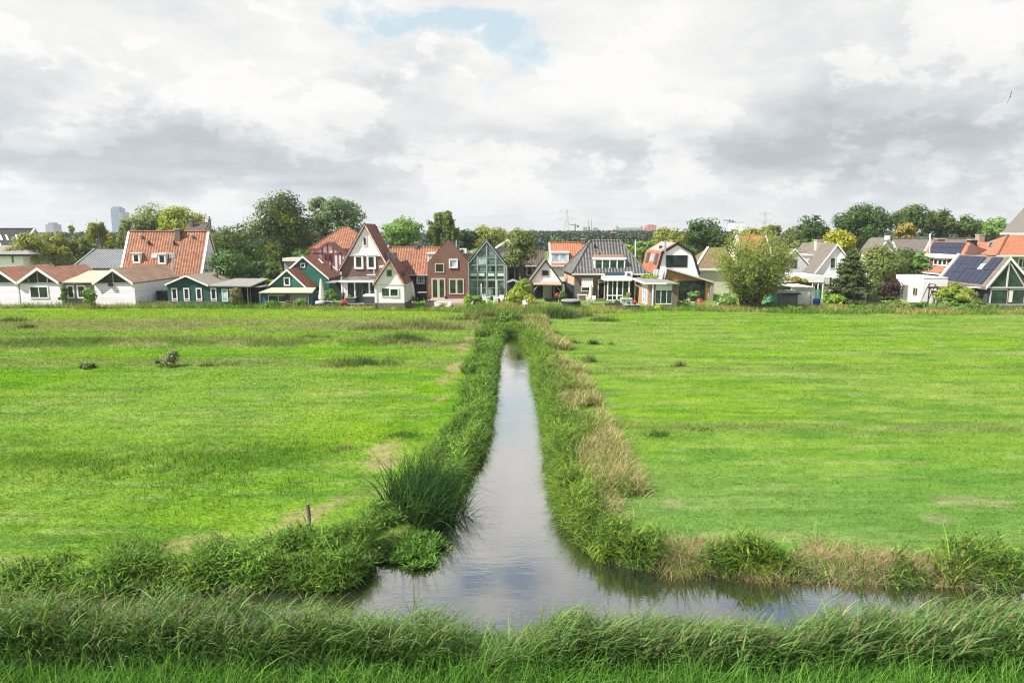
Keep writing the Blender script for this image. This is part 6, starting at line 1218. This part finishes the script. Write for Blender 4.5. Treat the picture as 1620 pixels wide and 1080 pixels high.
def cable(a, b, sag, label):
    a, b = Vector(a), Vector(b); pts = [a.lerp(b, t / 14) + Vector((0, 0, -sag * 4 * (t / 14) * (1 - t / 14))) for t in range(15)]; o = MB().tube(pts, [.05] * 15, 4).build('power_cable', METALD, None, loc=a); tag(o, label, 'cable', 'power cables between the pylons')
for i, (dx, z) in enumerate(P1[2]):
    if i % 2 == 0:
        dx2, z2 = P2[2][i]; cable((P1[0] + dx, P1[1], z - 1.5), (P2[0] + dx2, P2[1], z2 - 1.5), 9, 'thin power cable sagging between pylons over the far wood'); cable((P0x + dx, P0y, z - 1), (P1[0] + dx, P1[1], z - 1.5), 12, 'thin power cable sagging between pylons over the far wood'); cable((P2[0] + dx2, P2[1], z2 - 1.5), (900, 1250, z2 - 1), 10, 'thin power cable sagging between pylons over the far wood')
# ------------------------------------------------------------------ poles
def pole(label, u, vt, vb, Y, r, m, name='mast', cat='mast'):
    a, b = at(u, vb, Y), at(u, vt, Y); o = MB().tube([Vector((a.x, Y, 0)), b, b + Vector((0, 0, .05))], [r, r * .8, r * .3], 8).build(name, m, None, True, (a.x, Y, 0)); return tag(o, label, cat)
pole('white mast between the hip roof and the gambrel house', 1005.5, 380, 420, 104, .09, WHITE); pole('pale flagpole in front of the long grey brown roof', 1471.5, 370, 430, 112, .1, WHITE, 'flagpole', 'flagpole')
# fence post out in the meadow
c = gp(489.5, 839); zt = at(489.5, 797, c.y).z; m = MB(); m.tube([(c.x, c.y, -.3), (c.x + .01, c.y, zt * .6), (c.x - .02, c.y, zt)], [.065, .062, .06], 8); o = m.build('fence_post', M_plain('weathered post', (.16, .145, .12), .95, .6), None, False, (c.x, c.y, 0)); tag(o, 'single weathered wooden post standing on the trodden path in the left meadow', 'post')
c = gp(717, 651); zt = at(717, 640, c.y).z; o = MB().tube([(c.x, c.y, -.2), (c.x, c.y, zt)], [.05, .045], 7).build('fence_post', M_plain('mossy stake', (.10, .13, .05), .95, .5), None, False, (c.x, c.y, 0)); tag(o, 'short mossy stake in the grass of the left ditch bank', 'post')
# ------------------------------------------------------------------ fences
def fence(label, u0, v0, u1, v1, Y, m, pitch=.13, name='fence', horiz=False, h=None, pointed=True):
    a, b = at(u0, v0, Y), at(u1, v0, Y); z = h or a.z; o = thing(name, label, 'fence', ((a.x + b.x) / 2, Y, 0))
    if horiz:
        n = int(z / .2)
        for k in range(n): MB().box(a.x, b.x, Y, Y + .03, .1 + k * .2, .1 + k * .2 + .17).build('rail', m, o)
    else:
        x = a.x; bm = MB(); rr = random.Random(int(u0))
        while x < b.x:
            hh = z * rr.uniform(.9, 1.05); bm.extr([(x, Y, .05), (x + pitch * .62, Y, .05), (x + pitch * .62, Y, hh - .06), (x + pitch * .31, Y, hh), (x, Y, hh - .06)], (0, .025, 0)); x += pitch
        bm.build('pickets', m, o)
        for k in (.3, .75): MB().box(a.x, b.x, Y + .026, Y + .07, z * k, z * k + .08).build('rail', m, o)
    x = a.x
    while x <= b.x + .1: MB().box(x, x + .09, Y + .072, Y + .16, 0, z).build('post', m, o); x += max(1.8, (b.x - a.x) / 6)
    return o
fence('weathered grey picket fence below the dark green hut', 219, 475.5, 346, 487, 88.9, GREYW, .16, name='picket_fence'); fence('dark horizontal board fence right of the conifer', 1366, 466, 1394, 487, 94, M_plain('old fence boards', (.12, .10, .075), .9, .4), horiz=True, name='board_fence'); fence('dark picket fence in front of the long orange roofed house', 652, 457, 686, 470, 99.5, BLACK, .28, name='picket_fence')
fence('white board panel leaning fence right behind the conifer', 1350, 455, 1372, 488, 91, PGREY, horiz=True, name='board_fence')
# ------------------------------------------------------------------ garden things
def box_thing(name, label, cat, u0, v0, u1, v1, Y, dy, m, top=None, topm=None, legs=False, group=None):
    a, b = at(u0, v0, Y), at(u1, v1, Y); o = thing(name, label, cat, ((a.x + b.x) / 2, Y, max(0, b.z)), group); z0 = max(0.02, b.z)
    t = MB(); t.extr([(a.x + .04, Y, z0), (b.x - .04, Y, z0), (b.x, Y, a.z - (top or 0)), (a.x, Y, a.z - (top or 0))], (0, dy, 0)); t.build('body', m, o)
    if top: MB().box(a.x - .05, b.x + .05, Y - .05, Y + dy + .05, a.z - top + .002, a.z).build('lid', topm or m, o)
    return o, a, b
def parasol(label, u, vt, vb, Y, m, r=.28):
    p, q = at(u, vt, Y), at(u, vb, Y); o = thing('parasol', label, 'parasol', (p.x, Y, 0)); L_ = p.z - q.z; zc = q.z + L_ * .25; MB().tube([(p.x, Y, q.z), (p.x, Y, p.z)], [.03, .03], 6).build('pole', METAL, o); MB().tube([(p.x, Y, zc), (p.x, Y, zc + L_ * .08), (p.x + .03, Y, zc + L_ * .35), (p.x, Y, p.z - .05), (p.x, Y, p.z + .1)], [r * .75, r, r * .7, r * .3, .03], 7).build('canopy', m, o); MB().lathe((p.x, Y, q.z), [(.3, 0), (.3, .08), (.06, .12)], 10).build('foot', STONE, o)
CANV = M_plain('cream canvas', (.62, .58, .50), .9, .3); CANG = M_plain('grey canvas', (.45, .43, .40), .9, .3)
parasol('tied up cream parasol on the terrace of the tall house', 507.5, 442, 486, 89.2, CANV, .45); parasol('folded grey parasol between the small white house and the brick house', 653, 449, 478, 93, CANG, .32); parasol('folded pale parasol in front of the striped awning', 934.5, 446, 481, 91.5, CANV, .30)
def chair(label, u, v, Y, m, rot=0, name='garden_chair', group=None, s=1.0):
    p = at(u, v, Y); o = thing(name, label, 'chair', (p.x, Y, max(0, p.z)), group); b = Vector(o.location); f = lambda x0, x1, y0, y1, z0, z1: MB().box(b.x + x0 * s, b.x + x1 * s, b.y + y0 * s, b.y + y1 * s, b.z + z0 * s, b.z + z1 * s)
    f(-.26, .26, -.26, .26, .42, .46).build('seat', m, o); t = MB().extr([(b.x - .26 * s, b.y + .24 * s, b.z + .47 * s), (b.x + .26 * s, b.y + .24 * s, b.z + .47 * s), (b.x + .24 * s, b.y + .34 * s, b.z + .92 * s), (b.x - .24 * s, b.y + .34 * s, b.z + .92 * s)], (0, .04 * s, 0)); t.build('backrest', m, o)
    for x in (-.25, .21):
        for y in (-.25, .21): f(x, x + .05, y, y + .05, 0, .418).build('leg', m, o)
    for x in (-.29, .25): f(x, x + .05, -.24, .24, .62, .66).build('armrest', m, o)
    o.rotation_euler = (0, 0, rot); return o
def table(label, u0, u1, vt, vb, Y, dy, m, lm=None, name='garden_table', cloth=None):
    a, b = at(u0, vt, Y), at(u1, vb, Y); z0 = max(0, b.z); o = thing(name, label, 'table', ((a.x + b.x) / 2, Y, z0)); MB().box(a.x, b.x, Y, Y + dy, a.z - .06, a.z).build('tabletop', m, o)
    for x in (a.x + .06, b.x - .14):
        for y in (Y + .06, Y + dy - .14): MB().box(x, x + .08, y, y + .08, z0, a.z - .061).build('leg', lm or m, o)
    return o
def pot(label, u, vt, vb, w, Y, m, fl=None, fr=.3, name='flower_pot', n=1):
    p, q = at(u, vb, Y), at(u, vt, Y); z0 = max(0, p.z); h = max(.15, q.z - z0); r = w / 1086 * Y / 2; o = thing(name, label, 'flower pot', (p.x, Y, z0)); MB().lathe((p.x, Y, z0), [(r * .7, 0), (r, h * .85), (r * 1.1, h * .86), (r * 1.1, h), (r * .8, h)], 12).build('pot', m, o)
    if fl is not None:
        rr = np.random.default_rng(int(u)); k = 90; g = rr.normal(size=(k, 3)); pts = np.array([p.x, Y, z0 + h + fr * .7]) + g * np.array([fr * .6, fr * .6, fr * .45]); nn = g / np.linalg.norm(g, axis=1)[:, None]; V, Q = leafquads(pts, nn, np.full(k, .10), .9); np_mesh('flowers', V - np.array([p.x, Y, z0]), Q, fl, None, o)
    return o
PINKF = M_leaf('red pink petals', (.55, .06, .12), (.75, .22, .28)); YELF = M_leaf('yellow petals', (.5, .42, .05), (.2, .3, .06)); REDF = M_leaf('red petals', (.5, .04, .06), (.6, .12, .12))
# terrace of the tall house
a, b = at(497, 486, 88), at(594, 490, 88); o = thing('terrace_deck', 'dark edged wooden terrace deck in front of the tall house', 'deck', (a.x + 3, 88, 0)); MB().box(a.x, b.x, 88, 91.0, .02, .32).build('deck_boards', GREYW, o); MB().box(a.x - .02, b.x + .02, 87.9, 87.995, 0, .34).build('edge_beam', BLACK, o)
box_thing('hot_tub', 'square dark grey hot tub under a white cover on the terrace', 'hot tub', 575, 466.5, 593, 485, 88.6, 1.6, DKGREY, .22, WHITE); box_thing('planter', 'dark grey square planter with a rounded brown shrub on the terrace', 'planter', 546, 471, 562, 480, 89.6, 1.2, DKGREY, .08, LEAD); bush('rounded brown shrub in the dark planter', 554, 465, 473, 9, 90.2, 'brown', trunk=False, clumps=8)
pot('black tub of red flowers on the terrace deck', 545, 480, 488, 9, 88.1, BLACK, REDF, .34); pot('tall dark pot beside the conservatory post', 543, 468, 476, 5, 90.6, BRDARK, LV['hedge'], .3)
table('long low dark bench on the terrace edge', 513, 540, 480.5, 486, 88.5, .7, BLACK, name='bench'); o = box_thing('log_holder', 'dark lounge sofa with cushions beside the cream parasol', 'sofa', 513, 477, 527, 486, 89.3, .9, BLACK, .12, CANG)[0]; o.name = 'sofa'
p = at(506.5, 483, 88.25); o = MB().lathe((p.x, 88.25, .345), [(.50, 0), (.62, .08), (.62, .32), (.5, .4)], 14).build('parasol_base', M_plain('pale grey pouffe', (.5, .52, .55), .7, .2), None, True, (p.x, 88.25, 0)); o.name = 'pouffe'; tag(o, 'round pale grey pouffe at the left corner of the terrace', 'pouffe')
# yard between small white house and brick house
table('pale wooden table with dark legs in the yard behind the small white house', 660, 674, 463, 477, 92, 1.3, M_plain('pale wood', (.60, .44, .28), .7, .3), BLACK)
for u, v, y, t in ((645, 478, 91, 'black garden chair at the wall of the small white house'), (657, 479, 90.5, 'black garden chair left of the pale wooden table'), (677, 478, 91.2, 'black garden chair right of the pale wooden table'), (666, 480, 90.2, 'black garden chair in front of the pale wooden table')): chair(t, u, v, y, BLACK, {645: 1.2, 657: 1.6, 677: -1.4, 666: 3.1}[u])
a, b = at(676, 478, 94), at(742, 486, 90); o = thing('terrace', 'pinkish paved terrace in front of the brick house', 'terrace', (a.x + 2, 92, 0)); MB().box(a.x, b.x + .5, 90.5, 95.99, 0, .3).build('paving', M_brick('pink paving', (.40, .28, .24), (.34, .24, .2)), o); MB().box(a.x, b.x + .5, 90.38, 90.495, 0, .28).build('edge', STONE, o)
table('rough wooden trestle table below the brick house terrace', 690, 712, 478, 488, 86.5, 1.0, M_plain('raw planks', (.58, .46, .32), .8, .3), name='trestle_table'); 
WPL = M_plain('white plastic', (.80, .78, .80), .4, .1)
chair('white plastic chair left of the trestle table', 692, 489, 85.4, WPL, .5); chair('white plastic chair right of the trestle table', 709, 489, 85.6, WPL, -.6)
# seating at the glass house
chair('white plastic armchair turned sideways before the glass house', 770, 481, 87.6, WPL, .9, s=1.35); chair('white plastic armchair at the red and white table', 792, 480, 88.4, WPL, -.3, s=1.15); table('garden table under a white cloth before the glass house', 780, 804, 471, 480, 89.5, 1.2, WPL); chair('white garden chair with a dark red cushion', 785, 480, 87.8, WPL, 2.9, s=1.1)
a = box_thing('cushion', 'dark red cushion leaning on the white garden chair', 'cushion', 787.5, 472.5, 791.5, 478.5, 87.2, .14, M_plain('wine red cloth', (.22, .03, .07), .9, .2))[0]; a = box_thing('folded_cloth', 'dark red folded cloth on the white table', 'cloth', 794, 467.5, 800, 470.8, 89.9, .4, M_plain('wine red cloth', (.22, .03, .07), .9, .2))[0]
pole('pale wooden stake among the white chairs', 761.5, 449, 470, 91.5, .1, PGREY, 'stake', 'post')
chair('white plastic chair lying in the tall grass at the ditch end', 831, 486.5, 83, WPL, .4, s=.95)
# garden house / hip house terraces
o, a, b = box_thing('trampoline', 'round black trampoline tub with a grey padded rim in tall grass', 'trampoline', 889, 475.5, 920, 489, 85.5, 2.6, BLACK); 
for ch in list(o.children): bpy.data.objects.remove(ch)
cx = (a.x + b.x) / 2; r = (b.x - a.x) / 2; MB().lathe((cx, 86.8, 0.0), [(r * .97, 0), (r, .25), (r, a.z - .16)], 22).build('skirt', BLACK, o); MB().lathe((cx, 86.8, a.z - .155), [(r * 1.03, 0), (r * 1.03, .12), (r * .9, .15)], 22).build('padded_rim', GREY, o); MB().lathe((cx, 86.8, a.z - .004), [(r * .88, 0), (r * .88, .02)], 22).build('cover', LEAD, o)
table('long garden table with a white cloth under the brown brick wall', 914, 929, 466.5, 479, 92, 1.0, CANV); chair('wooden garden chair at the folded pale parasol', 931, 479, 91.0, PGREY, .3); chair('pale wooden chair between parasol and doorstep', 938, 479, 90.8, CANV, -.5); chair('brown garden chair left of the long garden table', 912, 479, 91.3, BRDARK, 1.2)
table('dark bench before the garden house veranda', 844, 886, 471.5, 480, 91.5, .6, DKBOARD, name='bench'); pot('pot of pink flowers on the veranda bench', 881, 469, 471.5, 5, 91.8, BRDARK, PINKF, .26); pole('slanting bamboo cane beside the trampoline', 884, 474, 486, 88.5, .04, CANV, 'cane', 'cane')
# planters and pots before the conservatory
for u0, u1, t, lv in ((957, 968, 'weathered wooden planter left of the conservatory steps', 'light'), (968.5, 983, 'long low wooden planter in front of the conservatory', 'hedge')):
    box_thing('planter', t, 'planter', u0, 480, u1, 488, 86.5, .8, GREYW, .06, BRDARK); bush('leafy plants growing in the ' + t.split(' in ')[0].split(' left')[0], (u0 + u1) / 2, 474.5, 481, u1 - u0, 86.9, lv, trunk=False, clumps=10)
o, a, b = box_thing('workbench', 'dark outdoor table carrying coloured flower pots', 'table', 990, 482, 1012, 490, 85.6, .8, DKGREY, .07, STONE); o.name = 'pot_table'
CY = M_plain('turquoise glaze', (.03, .36, .42), .3, .1); CB = M_plain('blue glaze', (.05, .2, .38), .3, .1)
pot('turquoise pot with yellow flowers on the pale pedestal', 993.5, 467.5, 471.5, 5, 87.5, CY, YELF, .25); pot('low blue pot on the dark outdoor table', 994.5, 478.8, 481.8, 6, 85.9, CB, LV['hedge'], .12); pot('pot of pink flowers on the dark outdoor table', 1003.5, 479.5, 482, 6, 85.9, BRDARK, PINKF, .24)
box_thing('pedestal', 'pale stone pedestal with a planted bowl', 'pedestal', 983, 472, 1000, 486, 87.3, .9, STONE, .1, CREAM); bush('trailing plants in the bowl on the stone pedestal', 988, 467, 474, 14, 87.7, 'vine', trunk=False, clumps=8)
# clutter in front of the larch extension
def bicycle(label, u, v, Y, m, flip=1):
    p = at(u, v, Y); z0 = .0; o = thing('bicycle', label, 'bicycle', (p.x, Y, z0)); X = p.x
    def ring(cx):
        t = MB(); pts = [(cx + .34 * math.cos(k * .3927), Y, .34 + .34 * math.sin(k * .3927)) for k in range(17)]; t.tube(pts, [.022] * 17, 5, False); return t
    for s in (-.52, .52): w = ring(X + s * flip).build('wheel', BLACK, o)
    f = MB(); q = lambda x, z: (X + x * flip, Y, z); f.tube([q(-.52, .34), q(-.12, .30), q(-.2, .82)], [.02] * 3, 5).tube([q(-.52, .34), q(-.2, .75), q(.36, .82)], [.018] * 3, 5).tube([q(-.12, .30), q(.36, .78)], [.02] * 2, 5).tube([q(.52, .34), q(.34, .95)], [.02] * 2, 5); f.build('frame', m, o); MB().box(X - .2 * flip - .12, X - .2 * flip + .12, Y - .07, Y + .07, .83, .89).build('saddle', BLACK, o); MB().tube([(X + .34 * flip, Y - .28, 1.0), (X + .34 * flip, Y, .96), (X + .34 * flip, Y + .28, 1.0)], [.018] * 3, 5).build('handlebar', METAL, o)
bicycle('black bicycle leaning by the grey pier of the brick annex', 1078, 484, 88.5, BLACK); bicycle('second dark bicycle behind the white buckets', 1090, 483, 89.6, DKGREY, -1); bicycle('red framed bicycle by the larch post', 1103, 483, 89.2, REDT)
pot('white bucket among the bicycles', 1084, 474, 478.5, 5, 89, WPL, None, name='bucket'); pot('cream bucket right of the white bucket', 1089.5, 473.5, 478.5, 5, 89.3, CANV, None, name='bucket'); chair('red folding chair beside the larch post', 1105, 484, 88.7, M_plain('faded red cloth', (.42, .13, .10), .8, .3), -.4); chair('faded red lounge chair at the larch post', 1111, 484, 88.3, M_plain('faded red cloth', (.42, .13, .10), .8, .3), .5); table('low wooden bench between the bicycles', 1090, 1100, 478, 484, 88.2, .5, CANV, name='bench')
p, q = at(1133, 487, 88), at(1146, 463, 88.6); o = MB().tube([p, q], [.22, .16], 8).build('log', M_plain('bleached log', (.42, .42, .40), .9, .4), None, True, (p.x, 88, 0)); tag(o, 'pale bleached log leaning towards the willow', 'log')
pole('short pale post before the larch extension', 1120.5, 464, 480, 90, .05, CANV, 'stake', 'post')
p = at(1292.5, 486, 89); o = thing('barrel', 'bright blue plastic barrel beside the pale garage', 'barrel', (p.x, 89, 0)); z = at(1292, 472.5, 89).z; MB().lathe((p.x, 89.3, .0), [(.40, 0), (.48, .15), (.50, z * .3), (.47, z * .34), (.50, z * .38), (.50, z * .68), (.47, z * .72), (.49, z * .76), (.44, z)], 18).build('body', M_plain('blue plastic', (.015, .05, .32), .35, .1), o, True); MB().lathe((p.x, 89.3, z + .002), [(.42, 0), (.40, .06), (.1, .07)], 18).build('lid', M_plain('blue lid', (.03, .09, .42), .4, .1), o)
o = fence('turquoise stacked crates wall right of the pale garage', 1287.5, 457, 1298, 472, 93, TURQ, horiz=True, name='crate_wall')
# dark cart in the corner between barn and hut
o, a, b = box_thing('container', 'dark waste container in the corner between white barn and green hut', 'container', 247, 460, 262, 478, 92.5, 1.6, BLACK, .1, DKGREY)
# swing seat at the white block
a, b = at(1464, 480, 90.6), at(1490, 480, 90.6); zt = at(1475, 449.5, 90.6).z; o = thing('swing_frame', 'black A-framed garden swing in front of the white block', 'swing', (a.x + 1, 90.6, 0)); m = MB()
for y in (90.0, 91.4):
    m.tube([(a.x - .3, y, 0), (a.x + .75, y, zt)], [.05, .05], 6).tube([(a.x + 1.8, y, 0), (a.x + .75, y, zt)], [.05, .05], 6)
m.tube([(a.x + .75, 90.0, zt), (a.x + .75, 91.4, zt)], [.05, .05], 6); m.build('frame', BLACK, o)
for k, (dx, t) in enumerate(((1.15, 'seat'), (2.3, 'seat'))):
    MB().lathe((a.x + dx, 90.2 + k * .3, 1.25 - .1 * k), [(.15, 0), (.55, .2), (.62, .6), (.5, .62), (.45, .25), (.1, .1)], 14).build('seat', BLACK, o)
# pergola beneath the vine
a, b = at(1484, 458, 88), at(1543, 458, 88); z = a.z; o = thing('pergola', 'wooden pergola carrying the vine beside the glazed gable', 'pergola', ((a.x + b.x) / 2, 88.5, 0))
for x in (a.x, (a.x + b.x) / 2, b.x):
    for y in (87.9, 89.8): MB().box(x - .06, x + .06, y, y + .12, 0, z).build('post', BRDARK, o)
for y in (87.9, 89.8): MB().box(a.x - .2, b.x + .2, y, y + .1, z + .002, z + .15).build('beam', BRDARK, o)
for k in range(9): x = a.x + (b.x - a.x) * k / 8; MB().box(x - .04, x + .04, 87.6, 90.2, z + .153, z + .25).build('rafter', BRDARK, o)
MB().box(b.x - 1.0, b.x + .3, 87.3, 88.4, z + .255, z + .33).build('canopy_board', CREAM, o)
# lean-to canopy behind the cream parasol
a, b = at(517, 446, 93.5), at(534, 446, 93.5); o = thing('canopy', 'thin pale canopy roof over a dark passage beside the green houses', 'canopy', (a.x, 93.5, 0)); MB().box(a.x, b.x, 92.5, 97, a.z - .1, a.z).build('roof', FELTG, o); MB().box(a.x + .3, b.x, 96.5, 96.6, 0, a.z - .101).build('back_wall', DKBOARD, o); MB().box(a.x + .02, a.x + .12, 92.6, 92.7, 0, a.z - .101).build('post', BRDARK, o)
# a bird high on the right
p = at(1598, 154, 60); bm = MB(); c = p; bm.tube([c + Vector((-.10, -.15, -.05)), c + Vector((-.02, -.04, 0)), c + Vector((.04, .05, .02)), c + Vector((.07, .12, .03))], [.01, .05, .055, .015], 8)
o = thing('bird', 'small dark bird gliding edge on with one wing up', 'bird', p); bm.build('body', BLACK, o, True); w = MB(); w.extr([c + Vector((-.03, -.02, 0)), c + Vector((.03, .10, .02)), c + Vector((.10, .12, .34)), c + Vector((.12, .04, .55)), c + Vector((.06, -.02, .33))], (.018, 0, 0)); w.build('wing', BLACK, o); w = MB(); w.extr([c + Vector((-.03, -.02, 0)), c + Vector((.03, .10, -.01)), c + Vector((-.08, .12, -.30)), c + Vector((-.20, .05, -.52)), c + Vector((-.14, -.02, -.3))], (.018, 0, 0)); w.build('wing', BLACK, o)
# ------------------------------------------------------------------ air
def haze():
    b = MB(); b.box(-2600, 2600, -60, 1900, -2.2, 75); m = bpy.data.materials.new('haze'); m.use_nodes = True; N = NT(m.node_tree); out = N.add('ShaderNodeOutputMaterial'); v = N.add('ShaderNodeVolumePrincipled', ins={'Color': (.86, .92, 1.0), 'Density': .00021, 'Anisotropy': .2}); N.l.new(v.outputs[0], out.inputs['Volume'])
    o = b.build('haze', m); tag(o, None, None, kind='stuff')
haze()
sc.cycles.use_denoising = True
sc.cycles.filter_width = 1.2
sc.cycles.max_bounces = 5; sc.cycles.transparent_max_bounces = 4; sc.cycles.diffuse_bounces = 2; sc.cycles.glossy_bounces = 2; sc.cycles.transmission_bounces = 2; sc.cycles.volume_bounces = 0
sc.cycles.denoising_prefilter = 'NONE'
